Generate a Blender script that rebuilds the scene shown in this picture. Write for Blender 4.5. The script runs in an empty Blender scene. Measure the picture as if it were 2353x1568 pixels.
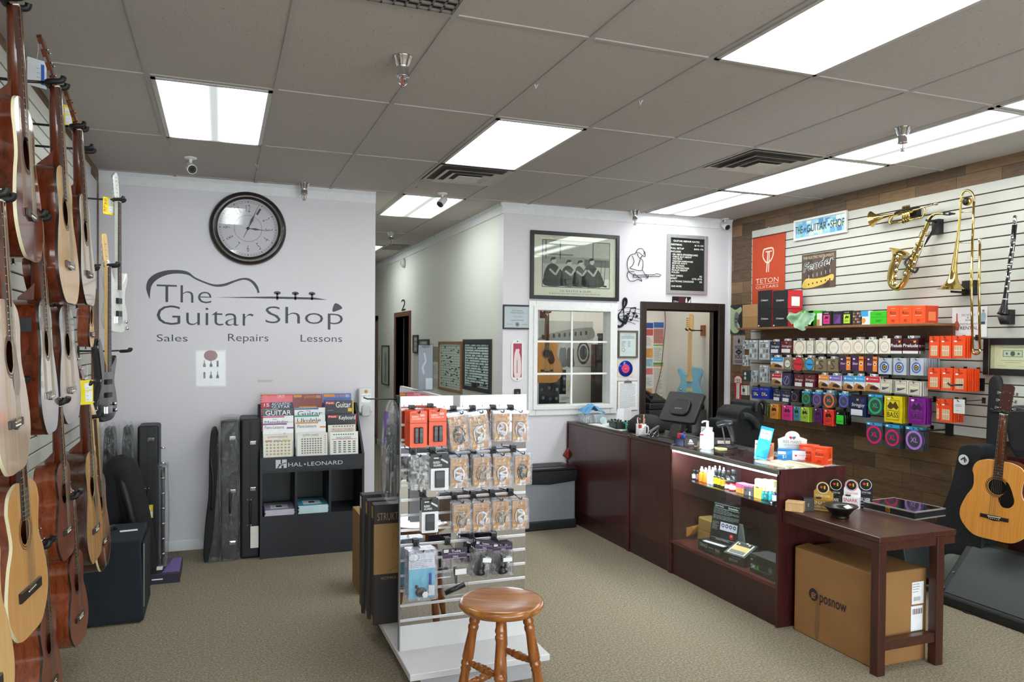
import bpy,math,random
from mathutils import Vector,Matrix
R = math.radians
PI = math.pi
random.seed(7)
S = bpy.context.scene
COL = S.collection

# ------------------------------------------------------------------ camera
FPX,YAW,PIT,ROL,CYO,CAMZ = 1750.6,.3655,-.017,.0079,35.9,1.70
cy_,sy_ = math.cos(YAW),math.sin(YAW)
_F = Vector((sy_*math.cos(PIT),cy_*math.cos(PIT),math.sin(PIT)))
_U = Vector((-sy_*math.sin(PIT),-cy_*math.sin(PIT),math.cos(PIT)))
_R = Vector((cy_,-sy_,0))
CR = _R*math.cos(ROL)+_U*math.sin(ROL)
CU = -_R*math.sin(ROL)+_U*math.cos(ROL)
cd = bpy.data.cameras.new('camera')
cam = bpy.data.objects.new('camera',cd)
COL.objects.link(cam)
cam.matrix_world = Matrix(((CR.x,CU.x,-_F.x,0),(CR.y,CU.y,-_F.y,0),(CR.z,CU.z,-_F.z,CAMZ),(0,0,0,1)))
cd.sensor_width = 36
cd.sensor_fit = 'HORIZONTAL'
cd.lens = FPX/2353*36
cd.shift_y = CYO/2353
cd.clip_start = .05
S.camera = cam

# ------------------------------------------------------------------ world, exposure
W = bpy.data.worlds.new('daylight')
S.world = W
W.use_nodes = True
W.node_tree.nodes['Background'].inputs[0].default_value = (.95,.95,1,1)
W.node_tree.nodes['Background'].inputs[1].default_value = 8.0
S.view_settings.view_transform = 'Standard'
S.view_settings.look = 'None'
S.view_settings.exposure = 0.6
S.view_settings.gamma = 1
S.view_settings.use_curve_mapping = False
LIGHT_BRIGHT,LIGHT_SOFT,LED = 8.0,5.0,140.0   # strengths of the ceiling panels and the case lamp

# ------------------------------------------------------------------ from a photo pixel to a point on a known wall, floor or shelf plane
def ray(x,y):
    return CR*((x-1176.5)/FPX)+CU*((784+CYO-y)/FPX)+_F
def aX(x,y,X):
    r = ray(x,y);r = r*(X/r.x);return Vector((r.x,r.y,r.z+CAMZ))
def aY(x,y,Y):
    r = ray(x,y);r = r*(Y/r.y);return Vector((r.x,r.y,r.z+CAMZ))
def aZ(x,y,Z):
    r = ray(x,y);r = r*((Z-CAMZ)/r.z);return Vector((r.x,r.y,r.z+CAMZ))

# ------------------------------------------------------------------ materials
def lin(h):
    if not isinstance(h,str): return tuple(h)+(1,) if len(h) == 3 else h
    h = h.lstrip('#')
    o = []
    for i in (0,2,4):
        c = int(h[i:i+2],16)/255
        o.append(c/12.92 if c <= .04045 else ((c+.055)/1.055)**2.4)
    return tuple(o)+(1,)
MATS = {}
def _new(name):
    m = bpy.data.materials.new(name);m.use_nodes = True
    nt = m.node_tree
    return m,nt,nt.nodes['Principled BSDF']
def mix(nt,a,b,fac):
    n = nt.nodes.new('ShaderNodeMix');n.data_type = 'RGBA'
    for i,v in ((0,fac),(6,a),(7,b)):
        if hasattr(v,'is_linked'): nt.links.new(v,n.inputs[i])
        else: n.inputs[i].default_value = v
    return n.outputs[2]
def coords(nt,scale=(1,1,1),rot=(0,0,0)):
    t = nt.nodes.new('ShaderNodeTexCoord');mp = nt.nodes.new('ShaderNodeMapping')
    nt.links.new(t.outputs['Object'],mp.inputs[0])
    mp.inputs['Scale'].default_value = scale;mp.inputs['Rotation'].default_value = rot
    return mp.outputs[0]
def noise(nt,vec,scale,detail=4,rough=.5,dist=0):
    n = nt.nodes.new('ShaderNodeTexNoise')
    nt.links.new(vec,n.inputs['Vector'])
    n.inputs['Scale'].default_value = scale;n.inputs['Detail'].default_value = detail
    n.inputs['Roughness'].default_value = rough;n.inputs['Distortion'].default_value = dist
    return n.outputs[0]
def ramp(nt,fac,stops):
    n = nt.nodes.new('ShaderNodeValToRGB');nt.links.new(fac,n.inputs[0])
    e = n.color_ramp.elements
    while len(e) < len(stops): e.new(.5)
    for i,(p,c) in enumerate(stops): e[i].position = p;e[i].color = lin(c)
    return n.outputs[0]
def bump(nt,p,h,strength,dist=.01):
    b = nt.nodes.new('ShaderNodeBump');b.inputs['Strength'].default_value = strength;b.inputs['Distance'].default_value = dist
    nt.links.new(h,b.inputs['Height']);nt.links.new(b.outputs[0],p.inputs['Normal'])
def mt(col,rough=.5,metal=0,var=.06,sc=30,bmp=0,coat=0,name=None):
    """plain surface: colour with a little procedural mottling"""
    k = (col,rough,metal,var,sc,bmp,coat)
    if k in MATS: return MATS[k]
    m,nt,p = _new(name or 'surface_'+str(col).strip('#'))
    c = lin(col)
    v = coords(nt);nz = noise(nt,v,sc,3)
    lo = tuple(x*(1-var*2) for x in c[:3])+(1,);hi = tuple(min(1,x*(1+var)+.0005) for x in c[:3])+(1,)
    nt.links.new(mix(nt,lo,hi,nz),p.inputs['Base Color'])
    p.inputs['Roughness'].default_value = rough;p.inputs['Metallic'].default_value = metal
    if coat: p.inputs['Coat Weight'].default_value = coat;p.inputs['Coat Roughness'].default_value = .06
    if bmp: bump(nt,p,nz,bmp)
    MATS[k] = m
    return m
def wood(c1,c2,stretch=(1,1,.06),sc=60,rough=.35,coat=0,c3=None):
    k = ('wood',c1,c2,stretch,sc,rough,coat)
    if k in MATS: return MATS[k]
    m,nt,p = _new('wood_grain')
    v = coords(nt,stretch)
    n1 = noise(nt,v,sc,6,.6,.6);n2 = noise(nt,v,sc*.18,2)
    a = ramp(nt,n1,((.3,c1),(.7,c2)))
    nt.links.new(mix(nt,a,lin(c3 or c1),n2) if c3 else a,p.inputs['Base Color'])
    p.inputs['Roughness'].default_value = rough
    if coat: p.inputs['Coat Weight'].default_value = coat;p.inputs['Coat Roughness'].default_value = .05
    bump(nt,p,n1,.05,.002)
    MATS[k] = m
    return m
def clear(tint='#ffffff',gloss=.12,rough=.03,cloud=0.0,k=None):
    """glass or clear plastic film: see-through with a reflecting surface, optionally a little milky, which also paints pale glare"""
    key = ('clear',tint,gloss,rough,cloud)
    if key in MATS: return MATS[key]
    m = bpy.data.materials.new('clear_sheet');m.use_nodes = True
    nt = m.node_tree;nt.nodes.clear()
    o = nt.nodes.new('ShaderNodeOutputMaterial');t = nt.nodes.new('ShaderNodeBsdfTransparent');g = nt.nodes.new('ShaderNodeBsdfGlossy')
    t.inputs[0].default_value = lin(tint);g.inputs['Roughness'].default_value = rough
    lw = nt.nodes.new('ShaderNodeLayerWeight')
    pw = nt.nodes.new('ShaderNodeMath');pw.operation = 'POWER';pw.inputs[1].default_value = 4.5;nt.links.new(lw.outputs['Facing'],pw.inputs[0])
    ad = nt.nodes.new('ShaderNodeMath');ad.operation = 'MULTIPLY_ADD';ad.inputs[1].default_value = .8;ad.inputs[2].default_value = gloss+.022;ad.use_clamp = True
    nt.links.new(pw.outputs[0],ad.inputs[0])
    mx = nt.nodes.new('ShaderNodeMixShader')
    nt.links.new(ad.outputs[0],mx.inputs[0]);nt.links.new(t.outputs[0],mx.inputs[1]);nt.links.new(g.outputs[0],mx.inputs[2])
    out = mx
    if cloud:
        d = nt.nodes.new('ShaderNodeBsdfDiffuse');d.inputs[0].default_value = (.85,.85,.88,1)
        v = coords(nt,(3,3,1));nz = noise(nt,v,14,3,.5,1.5)
        mr = nt.nodes.new('ShaderNodeMapRange');nt.links.new(nz,mr.inputs[0])
        mr.inputs[1].default_value = .4;mr.inputs[2].default_value = .75;mr.inputs[3].default_value = cloud*.3;mr.inputs[4].default_value = min(1,cloud*2)
        m2 = nt.nodes.new('ShaderNodeMixShader')
        nt.links.new(mr.outputs[0],m2.inputs[0]);nt.links.new(mx.outputs[0],m2.inputs[1]);nt.links.new(d.outputs[0],m2.inputs[2])
        b = nt.nodes.new('ShaderNodeBump');b.inputs['Strength'].default_value = .6;b.inputs['Distance'].default_value = .02
        nt.links.new(nz,b.inputs['Height']);nt.links.new(b.outputs[0],g.inputs['Normal'])
        out = m2
    nt.links.new(out.outputs[0],o.inputs[0])
    MATS[key] = m
    return m
def emis(col,strength,stripes=0):
    """glowing diffuser; stripes = tubes showing through it, along local y"""
    key = ('em',col,strength,stripes)
    if key in MATS: return MATS[key]
    m,nt,p = _new('glowing_diffuser')
    p.inputs['Base Color'].default_value = (.15,.15,.15,1);p.inputs['Roughness'].default_value = .6
    p.inputs['Emission Color'].default_value = lin(col)
    p.inputs['Emission Strength'].default_value = strength
    if stripes:
        t = nt.nodes.new('ShaderNodeTexCoord');sx = nt.nodes.new('ShaderNodeSeparateXYZ');nt.links.new(t.outputs['Object'],sx.inputs[0])
        ab = nt.nodes.new('ShaderNodeMath');ab.operation = 'ABSOLUTE';nt.links.new(sx.outputs[0],ab.inputs[0])
        su = nt.nodes.new('ShaderNodeMath');su.operation = 'SUBTRACT';su.inputs[1].default_value = .15;nt.links.new(ab.outputs[0],su.inputs[0])
        a2 = nt.nodes.new('ShaderNodeMath');a2.operation = 'ABSOLUTE';nt.links.new(su.outputs[0],a2.inputs[0])
        mr = nt.nodes.new('ShaderNodeMapRange');mr.interpolation_type = 'SMOOTHSTEP';nt.links.new(a2.outputs[0],mr.inputs[0])
        mr.inputs[1].default_value = 0;mr.inputs[2].default_value = .14;mr.inputs[3].default_value = strength*2.2;mr.inputs[4].default_value = strength*.085
        nt.links.new(mr.outputs[0],p.inputs['Emission Strength'])
    MATS[key] = m
    return m

# ------------------------------------------------------------------ mesh builder
TXT = {}
def text_mesh(s,off=0.0,res=3):
    k = (s,off)
    if k not in TXT:
        c = bpy.data.curves.new('t','FONT');c.body = s;c.resolution_u = res;c.offset = off;c.fill_mode = 'FRONT'
        o = bpy.data.objects.new('t',c)
        me = bpy.data.meshes.new_from_object(o)
        v = [(p.co.x,p.co.y) for p in me.vertices];f = [tuple(q.vertices) for q in me.polygons]
        bpy.data.objects.remove(o);bpy.data.meshes.remove(me);bpy.data.curves.remove(c)
        if not v: v = [(0,0)]
        x0 = min(p[0] for p in v);x1 = max(p[0] for p in v);y0 = min(p[1] for p in v);y1 = max(p[1] for p in v)
        TXT[k] = ([(p[0]-x0,p[1]-y0) for p in v],f,max(x1-x0,1e-3),max(y1-y0,1e-3))
    return TXT[k]
class B:
    def __init__(s,m=None):
        s.v = [];s.f = [];s.mi = [];s.sm = [];s.mats = [];s.T = None;s.cur = 0
        if m: s.m(m)
    def m(s,mat):
        if mat not in s.mats: s.mats.append(mat)
        s.cur = s.mats.index(mat);return s
    def add(s,vs,fs,smooth=False):
        n = len(s.v)
        s.v += [tuple(s.T @ Vector(q)) for q in vs] if s.T else [tuple(q) for q in vs]
        for q in fs: s.f.append(tuple(i+n for i in q));s.mi.append(s.cur);s.sm.append(smooth)
        return s
    def box(s,x0,y0,z0,x1,y1,z1):
        x0,x1 = min(x0,x1),max(x0,x1);y0,y1 = min(y0,y1),max(y0,y1);z0,z1 = min(z0,z1),max(z0,z1)
        return s.add([(x0,y0,z0),(x1,y0,z0),(x1,y1,z0),(x0,y1,z0),(x0,y0,z1),(x1,y0,z1),(x1,y1,z1),(x0,y1,z1)],
                     [(0,3,2,1),(4,5,6,7),(0,1,5,4),(1,2,6,5),(2,3,7,6),(3,0,4,7)])
    def poly(s,pts): return s.add(pts,[tuple(range(len(pts)))])
    def tube(s,pts,r,n=8,closed=False,caps=True):
        pts = [Vector(p) for p in pts];m = len(pts)
        rs = r if isinstance(r,(list,tuple)) else [r]*m
        vs = [];ref = None
        for i,p in enumerate(pts):
            a = pts[(i-1) % m] if (i or closed) else p;b = pts[(i+1) % m] if (i < m-1 or closed) else p
            d = (b-a).normalized() if (b-a).length > 1e-9 else Vector((0,0,1))
            if ref is None:
                ref = d.orthogonal().normalized()
            ref = (ref-d*ref.dot(d));ref = ref.normalized() if ref.length > 1e-6 else d.orthogonal().normalized()
            o = d.cross(ref)
            for k in range(n):
                t = 2*PI*k/n;vs.append(p+(ref*math.cos(t)+o*math.sin(t))*rs[i])
        fs = []
        for i in range(m if closed else m-1):
            j = (i+1) % m
            for k in range(n): fs.append((i*n+k,i*n+(k+1) % n,j*n+(k+1) % n,j*n+k))
        s.add(vs,fs,True)
        if caps and not closed:
            n0 = len(s.v)-len(vs)
            for ring,rev in ((0,True),(m-1,False)):
                q = tuple(n0+ring*n+k for k in range(n))
                s.f.append(q[::-1] if rev else q);s.mi.append(s.cur);s.sm.append(False)
        return s
    def cyl(s,p,q,r,r2=None,n=16): return s.tube([p,q],[r,r if r2 is None else r2],n)
    def lathe(s,prof,c=(0,0,0),n=24,ax='z',caps=True):
        vs = []
        for r,z in prof:
            for k in range(n):
                t = 2*PI*k/n;x,y = r*math.cos(t),r*math.sin(t)
                vs.append((c[0]+x,c[1]+y,c[2]+z) if ax == 'z' else (c[0]+x,c[1]+z,c[2]-y) if ax == 'y' else (c[0]+z,c[1]+x,c[2]+y))
        fs = []
        for i in range(len(prof)-1):
            for k in range(n): fs.append((i*n+k,i*n+(k+1) % n,(i+1)*n+(k+1) % n,(i+1)*n+k))
        for i,rev in ((0,True),(len(prof)-1,False)):
            if caps and prof[i][0] > 1e-5:
                q = tuple(i*n+k for k in range(n));fs.append(q[::-1] if rev else q)
        return s.add(vs,fs,True)
    def ball(s,c,r,n=12):
        r = r if isinstance(r,(tuple,list)) else (r,r,r)
        vs = [];fs = [];h = max(4,n//2)
        for i in range(h+1):
            a = PI*i/h
            for k in range(n):
                t = 2*PI*k/n;vs.append((c[0]+r[0]*math.sin(a)*math.cos(t),c[1]+r[1]*math.sin(a)*math.sin(t),c[2]-r[2]*math.cos(a)))
        for i in range(h):
            for k in range(n): fs.append((i*n+k,i*n+(k+1) % n,(i+1)*n+(k+1) % n,(i+1)*n+k))
        return s.add(vs,fs,True)
    def prism(s,pts,y0,y1,smooth=False):
        """outline in (x,z), anticlockwise seen from the front (-y), extruded from y0 to y1"""
        n = len(pts)
        a = sum(pts[i][0]*pts[(i+1) % n][1]-pts[(i+1) % n][0]*pts[i][1] for i in range(n))
        if a < 0: pts = pts[::-1]
        vs = [(p[0],y0,p[1]) for p in pts]+[(p[0],y1,p[1]) for p in pts]
        s.add(vs,[tuple(range(n)),tuple(range(2*n-1,n-1,-1))])
        n0 = len(s.v)-2*n
        for i in range(n):
            j = (i+1) % n
            s.f.append((n0+i,n0+n+i,n0+n+j,n0+j));s.mi.append(s.cur);s.sm.append(smooth)
        return s
    def rect(s,x0,z0,x1,z1,y=-.0008):
        return s.add([(x0,y,z0),(x1,y,z0),(x1,y,z1),(x0,y,z1)],[(0,1,2,3)])
    def flat(s,pts,y=-.0008):
        n = len(pts);a = sum(pts[i][0]*pts[(i+1) % n][1]-pts[(i+1) % n][0]*pts[i][1] for i in range(n))
        if a < 0: pts = pts[::-1]
        return s.add([(p[0],y,p[1]) for p in pts],[tuple(range(n))])
    def ring(s,cx,cz,r0,r1,y=-.0008,n=28,sx=1,a0=0,a1=2*PI):
        full = a1-a0 > 6.28;vs = [];fs = [];k_ = n if full else n+1
        for k in range(k_):
            t = a0+(a1-a0)*k/n
            for r in (r0,r1): vs.append((cx+r*sx*math.cos(t),y,cz+r*math.sin(t)))
        for k in range(n):
            j = (k+1) % k_;fs.append((2*k,2*k+1,2*j+1,2*j))
        return s.add(vs,fs)
    def disc(s,cx,cz,r,y=-.0008,n=24,sx=1):
        return s.add([(cx+r*sx*math.cos(2*PI*k/n),y,cz+r*math.sin(2*PI*k/n)) for k in range(n)],[tuple(range(n))])
    def line(s,pts,w,y=-.0008):
        """flat stroke of width w along (x,z) points"""
        for a,b in zip(pts,pts[1:]):
            dx,dz = b[0]-a[0],b[1]-a[1];l = math.hypot(dx,dz) or 1;nx,nz = -dz/l*w/2,dx/l*w/2
            s.add([(a[0]-nx,y,a[1]-nz),(b[0]-nx,y,b[1]-nz),(b[0]+nx,y,b[1]+nz),(a[0]+nx,y,a[1]+nz)],[(0,1,2,3)])
        return s
    def text(s,t,x,z,w,h,y=-.001,off=0.0,slant=0,rise=0):
        """letters facing -y fitted in the box (x,z,w,h); w or h None keeps the shape"""
        v,f,tw,th = text_mesh(t,off)
        kx = (w/tw) if w else None;kz = (h/th) if h else None
        kx = kx or kz;kz = kz or kx
        return s.add([(x+p[0]*kx+slant*p[1]*kz,y,z+p[1]*kz+rise*p[0]*kx) for p in v],f)
    def ctext(s,t,cx,z,h,y=-.001,maxw=None,off=0.0,wide=1.0):
        v,f,tw,th = text_mesh(t,off);k = h/th;w = tw*k*wide
        if maxw and w > maxw: w = maxw
        return s.text(t,cx-w/2,z,w,h,y,off)
    def build(s,name,parent=None,loc=(0,0,0),rz=0,bev=0,seg=2,sub=0,smooth=None):
        me = bpy.data.meshes.new(name);me.from_pydata(s.v,[],s.f)
        for q in s.mats: me.materials.append(q)
        me.polygons.foreach_set('material_index',s.mi)
        me.polygons.foreach_set('use_smooth',s.sm if smooth is None else [smooth]*len(s.f))
        me.update()
        o = bpy.data.objects.new(name,me);COL.objects.link(o)
        o.location = loc;o.rotation_euler = (0,0,rz)
        if parent: o.parent = parent
        if bev:
            q = o.modifiers.new('soft_edges','BEVEL');q.width = bev;q.segments = seg;q.limit_method = 'ANGLE';q.angle_limit = R(40)
        if sub:
            q = o.modifiers.new('smooth','SUBSURF');q.levels = q.render_levels = sub
        return o
LABELS = {}
def tag(o,label,cat,group=None,kind=None):
    o['label'] = label;o['category'] = cat
    if group: o['group'] = group
    if kind: o['kind'] = kind
    return o
def thing(name,label,cat,loc=(0,0,0),rz=0,group=None):
    o = bpy.data.objects.new(name,None);COL.objects.link(o);o.empty_display_size = .05
    o.location = loc;o.rotation_euler = (0,0,rz)
    return tag(o,label,cat,group)
def dup(root,loc,rz=None,label=None,group=None):
    r = root.copy();COL.objects.link(r);r.location = loc
    if rz is not None: r.rotation_euler = (0,0,rz)
    if label: r['label'] = label
    if group: r['group'] = group
    for ch in root.children:
        c = ch.copy();COL.objects.link(c);c.parent = r
        for g in ch.children:
            d = g.copy();COL.objects.link(d);d.parent = c
    return r
def struct(name,b,**k):
    o = b.build(name,**k);o['kind'] = 'structure'
    o['label'] = k.get('label',name.replace('_',' '));return o
def curve(ctrl,n=8,closed=False):
    """smooth curve through control points (Catmull-Rom), 2D or 3D"""
    m = len(ctrl);out = []
    dim = len(ctrl[0])
    for i in range(m if closed else m-1):
        p = [ctrl[(i+k) % m] if closed else ctrl[min(max(i+k,0),m-1)] for k in (-1,0,1,2)]
        for j in range(n):
            t = j/n
            out.append(tuple(.5*((2*p[1][d])+(-p[0][d]+p[2][d])*t+(2*p[0][d]-5*p[1][d]+4*p[2][d]-p[3][d])*t*t+(-p[0][d]+3*p[1][d]-3*p[2][d]+p[3][d])*t**3) for d in range(dim)))
    if not closed: out.append(tuple(ctrl[-1]))
    return out
def rrect(x0,z0,x1,z1,r,n=5):
    o = []
    for cx,cz,a in ((x1-r,z0+r,-90),(x1-r,z1-r,0),(x0+r,z1-r,90),(x0+r,z0+r,180)):
        for k in range(n+1):
            t = R(a+90*k/n);o.append((cx+r*math.cos(t),cz+r*math.sin(t)))
    return o
BLACK = mt('#17171a',.45)
DARK = mt('#0d0d0f',.55)
WHITE = mt('#e9e9ea',.5)
PAPER = mt('#e8e8ec',.7)
INK = mt('#16161a',.6)
GREYINK = mt('#6d6d74',.6)
CHROME = mt('#d8d8dc',.12,1)
STEEL = mt('#9a9aa0',.3,1)
GOLD = mt('#d8b052',.16,1)
BRASS = mt('#d2b870',.12,1,.03)
GLASS = clear('#fbfefd',.01,.0)
FILM = clear('#f4f5f7',.03,.08,.05)
FILM_GLARE = clear('#fafaff',.06,.1,.13)  # stronger white cloud paints pale glare into the pack film
BLUEP = mt('#2f5fc0',.5);REDP = mt('#c4202c',.45);ORANGE = mt('#f0541c',.45);YEL = mt('#f5d21a',.5)
# ------------------------------------------------------------------ the room
XL,XR,YB,YF,ZC = -.885,5.03,6.70,-2.6,3.02
XH,YH = 2.47,14.0        # hall: its right wall and its far end
GX,GY,TW,TL = -.9508,1.7499,.6096,1.2192   # ceiling grid
def wallmat(c,rough=.6):
    m,nt,p = _new('painted_wall')
    v = coords(nt);n1 = noise(nt,v,90,3);n2 = noise(nt,v,1.3,2)
    a = lin(c);b = tuple(x*.94 for x in a[:3])+(1,)
    nt.links.new(mix(nt,a,b,n2),p.inputs['Base Color']);p.inputs['Roughness'].default_value = rough
    bump(nt,p,n1,.12,.003);return m
WALL = wallmat('#d9d5dc');HALLW = wallmat('#d9d9d2');OFFW = wallmat('#e2e2df')
TRIM = mt('#e0e0e4',.4)
def carpet():
    m,nt,p = _new('carpet')
    v = coords(nt)
    n1 = noise(nt,v,85,3,.75);n2 = noise(nt,v,30,3);n3 = noise(nt,v,1.2,2)
    a = ramp(nt,n1,((.34,'#544b3e'),(.5,'#857a69'),(.66,'#b3a68f')))
    b = mix(nt,a,lin('#7d7362'),mix(nt,(0,0,0,1),(.45,.45,.45,1),n2))
    nt.links.new(mix(nt,b,lin('#827764'),mix(nt,(0,0,0,1),(.35,.35,.35,1),n3)),p.inputs['Base Color']);p.inputs['Roughness'].default_value = .95
    bump(nt,p,n1,.8,.006);return m
def tilemat():
    m,nt,p = _new('ceiling_tile')
    v = coords(nt);v2 = coords(nt,(1,.45,1))
    n1 = noise(nt,v2,130,3,.6);n2 = noise(nt,v,400,2);n3 = noise(nt,v,.8,2)
    a = ramp(nt,n1,((.30,'#6f6966'),(.37,'#b3aba7')))
    nt.links.new(mix(nt,a,lin('#aaa39d'),n3),p.inputs['Base Color']);p.inputs['Roughness'].default_value = .9
    bump(nt,p,n1,.3,.004);return m
def plankmat():
    m,nt,p = _new('reclaimed_planks')
    t = nt.nodes.new('ShaderNodeTexCoord');sx = nt.nodes.new('ShaderNodeSeparateXYZ');nt.links.new(t.outputs['Object'],sx.inputs[0])
    mp = nt.nodes.new('ShaderNodeCombineXYZ');nt.links.new(sx.outputs[1],mp.inputs[0]);nt.links.new(sx.outputs[2],mp.inputs[1])
    br = nt.nodes.new('ShaderNodeTexBrick');nt.links.new(mp.outputs[0],br.inputs[0])
    br.inputs['Color1'].default_value = (0,0,0,1);br.inputs['Color2'].default_value = (1,1,1,1);br.inputs['Mortar'].default_value = (.0,.0,.0,1)
    br.inputs['Scale'].default_value = 1;br.inputs['Brick Width'].default_value = .5;br.inputs['Row Height'].default_value = .118
    br.inputs['Mortar Size'].default_value = .0016;br.offset = .37;br.squash = .7;br.squash_frequency = 3
    c = ramp(nt,br.outputs[0],((.0,'#20170f'),(.2,'#4d3826'),(.4,'#74563a'),(.58,'#32271e'),(.8,'#8d6b48'),(1,'#4a3c2e')))
    mp2 = nt.nodes.new('ShaderNodeMapping');nt.links.new(mp.outputs[0],mp2.inputs[0]);mp2.inputs['Scale'].default_value = (.12,1,1)
    g = noise(nt,mp2.outputs[0],60,7,.65,1.2);g2 = noise(nt,mp2.outputs[0],12,3)
    dark = ramp(nt,g,((.25,'#1c140f'),(.6,'#8a6f52')))
    c2 = mix(nt,c,dark,.34)
    mo = mix(nt,c2,lin('#17110d'),br.outputs['Fac'])
    nt.links.new(mo,p.inputs['Base Color']);p.inputs['Roughness'].default_value = .6
    bump(nt,p,g,.25,.004);return m
CARPET = carpet()
struct('floor',B(CARPET).box(XL-.3,YF,-.05,XR+.2,YH,0))
# ceiling: tile field, grid of tees, all one shell
b = B(tilemat());b.box(XL-.3,YF,ZC,XR+.2,YH,ZC+.05)
ceil_o = struct('ceiling',b)
g = B(mt('#a8a29e',.6))
for i in range(0,11):
    x = GX+TW*i
    if XL < x < XR: g.box(x-.012,YF,ZC-.006,x+.012,YB if (x < 1.2 or x > XH) else YH,ZC)
for j in range(-4,11):
    y = GY+TL*j
    if y > YF: g.box(XL if y < YB else 1.2,y-.012,ZC-.0055,XR if y < YB else XH,y+.012,ZC)
# shorter tiles at the air diffusers
for i in (4,7): g.box(GX+TW*i,GY+TL*3+TL/2-.012,ZC-.0055,GX+TW*(i+1),GY+TL*3+TL/2+.012,ZC) if i == 4 else g.box(GX+TW*i,GY+TL*2+TL/2-.012,ZC-.0055,GX+TW*(i+1),GY+TL*2+TL/2+.012,ZC)
go = g.build('ceiling_grid');go.parent = ceil_o
# walls
PLR = plankmat()
wr = B(PLR).box(XR,YF,0,XR+.12,YB+.0,ZC);struct('wall_right',wr)
wl = B(PLR).box(XL-.12,YF,0,XL,YB,ZC);struct('wall_left',wl)
PX1 = 1.27                                   # free edge of the partition
b = B(WALL);b.box(XL-.12,YB,0,PX1,YB+.13,ZC);struct('wall_partition',b)
# back wall of the shop with its window and door openings
WX0,WX1,WZ0,WZ1 = 2.80,3.60,1.10,2.035
DX0,DX1,DZ1 = 4.005,4.875,2.06
b = B(WALL)
b.box(XH,YB,0,WX0,YB+.13,ZC).box(WX0,YB,0,WX1,YB+.13,WZ0).box(WX0,YB,WZ1,WX1,YB+.13,ZC).box(WX1,YB,0,DX0,YB+.13,ZC).box(DX0,YB,DZ1,DX1,YB+.13,ZC).box(DX1,YB,0,XR,YB+.13,ZC)
struct('wall_back',b)
b = B(HALLW);HD0,HD1,HDZ = 10.45,11.35,2.08
b.box(XH,YB+.13,0,XH+.12,HD0,ZC).box(XH,HD1,0,XH+.12,YH,ZC).box(XH,HD0,HDZ,XH+.12,HD1,ZC);struct('wall_hall',b)
struct('wall_hall_left',B(HALLW).box(1.14,YB+.13,0,PX1,YH,ZC))
struct('wall_hall_end',B(HALLW).box(1.14,YH,0,XH+.12,YH+.1,ZC))
YO = 8.0
struct('wall_office_back',B(OFFW).box(XH+.12,YO,0,XR+.2,YO+.1,ZC))
struct('wall_office_right',B(OFFW).box(XR+.05,YB+.13,0,XR+.15,YO,ZC))
# dark room behind the hall door
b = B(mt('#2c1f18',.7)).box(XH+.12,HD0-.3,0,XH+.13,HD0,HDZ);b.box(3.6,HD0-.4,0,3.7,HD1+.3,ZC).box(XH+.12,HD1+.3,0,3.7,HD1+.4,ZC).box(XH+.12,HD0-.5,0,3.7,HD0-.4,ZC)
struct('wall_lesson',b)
# shop front behind the camera: big panes that let the daylight in
b = B(WALL);b.box(XL-.12,YF-.12,0,XR+.12,YF,.45).box(XL-.12,YF-.12,2.5,XR+.12,YF,ZC)
for x in (XL-.12,1.0,3.0,XR): b.box(x,YF-.12,.45,x+.12,YF,2.5)
struct('wall_front',b)
b = B(clear('#f0f6f4',.0,.0));b.box(XL,YF-.07,.45,XR,YF-.06,2.5);struct('window_1',b)
# mouldings
def crown(x0,x1,name):
    b = B(TRIM);b.add([(x,y,z) for x in (x0,x1) for (y,z) in ((YB,ZC-.10),(YB-.010,ZC-.10),(YB-.014,ZC-.03),(YB-.03,ZC-.0),(YB,ZC))],
                       [(0,1,6,5),(1,2,7,6),(2,3,8,7),(3,4,9,8),(4,3,2,1,0),(5,6,7,8,9)])
    struct(name,b)
crown(XL,PX1,'trim_1');crown(XH-.02,XR,'trim_2')
b = B(TRIM).box(XH-.014,YB,ZC-.10,XH,YH,ZC).box(XH-.03,YB-.01,ZC-.03,XH,YH,ZC);struct('trim_3',b)
struct('baseboard_partition',B(TRIM).box(XL,YB-.014,0,PX1,YB,.085).box(PX1,YB-.014,0,PX1+.014,YB+.14,.085),bev=.004)
struct('baseboard_back',B(TRIM).box(XH,YB-.014,0,3.95,YB,.085),bev=.004)
struct('baseboard_hall',B(TRIM).box(XH-.014,YB-.014,0,XH,HD0-.08,.085).box(XH-.014,HD1+.08,0,XH,YH,.085),bev=.004)
# window in the back wall: white casing, grille bars, glass
b = B(mt('#e6e6e8',.35))
P0,P1 = WX0-.075,WX1+.075;Q0,Q1 = WZ0-.085,WZ1+.075
for (x0,z0,x1,z1) in ((P0,Q0,WX0,Q1),(WX1,Q0,P1,Q1),(WX0,Q0,WX1,WZ0),(WX0,WZ1,WX1,Q1)): b.box(x0,YB-.022,z0,x1,YB,z1)
for (x0,z0,x1,z1) in ((WX0-.03,WZ0-.03,WX0+.012,WZ1+.03),(WX1-.012,WZ0-.03,WX1+.03,WZ1+.03),(WX0,WZ0-.03,WX1,WZ0+.014),(WX0,WZ1-.014,WX1,WZ1+.03)): b.box(x0,YB-.036,z0,x1,YB+.13,z1)
wo = struct('window_2',b,bev=.006)
b = B(mt('#eeeef0',.4))
mid = (WX0+WX1)/2;b.box(mid-.009,YB+.03,WZ0,mid+.009,YB+.045,WZ1)
for k in (1,2): z = WZ0+(WZ1-WZ0)*k/3;b.box(WX0,YB+.031,z-.009,WX1,YB+.044,z+.009)
q = b.build('window_grille');q.parent = wo
q = B(GLASS).box(WX0,YB+.05,WZ0,WX1,YB+.056,WZ1).build('window_pane');q.parent = wo
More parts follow.
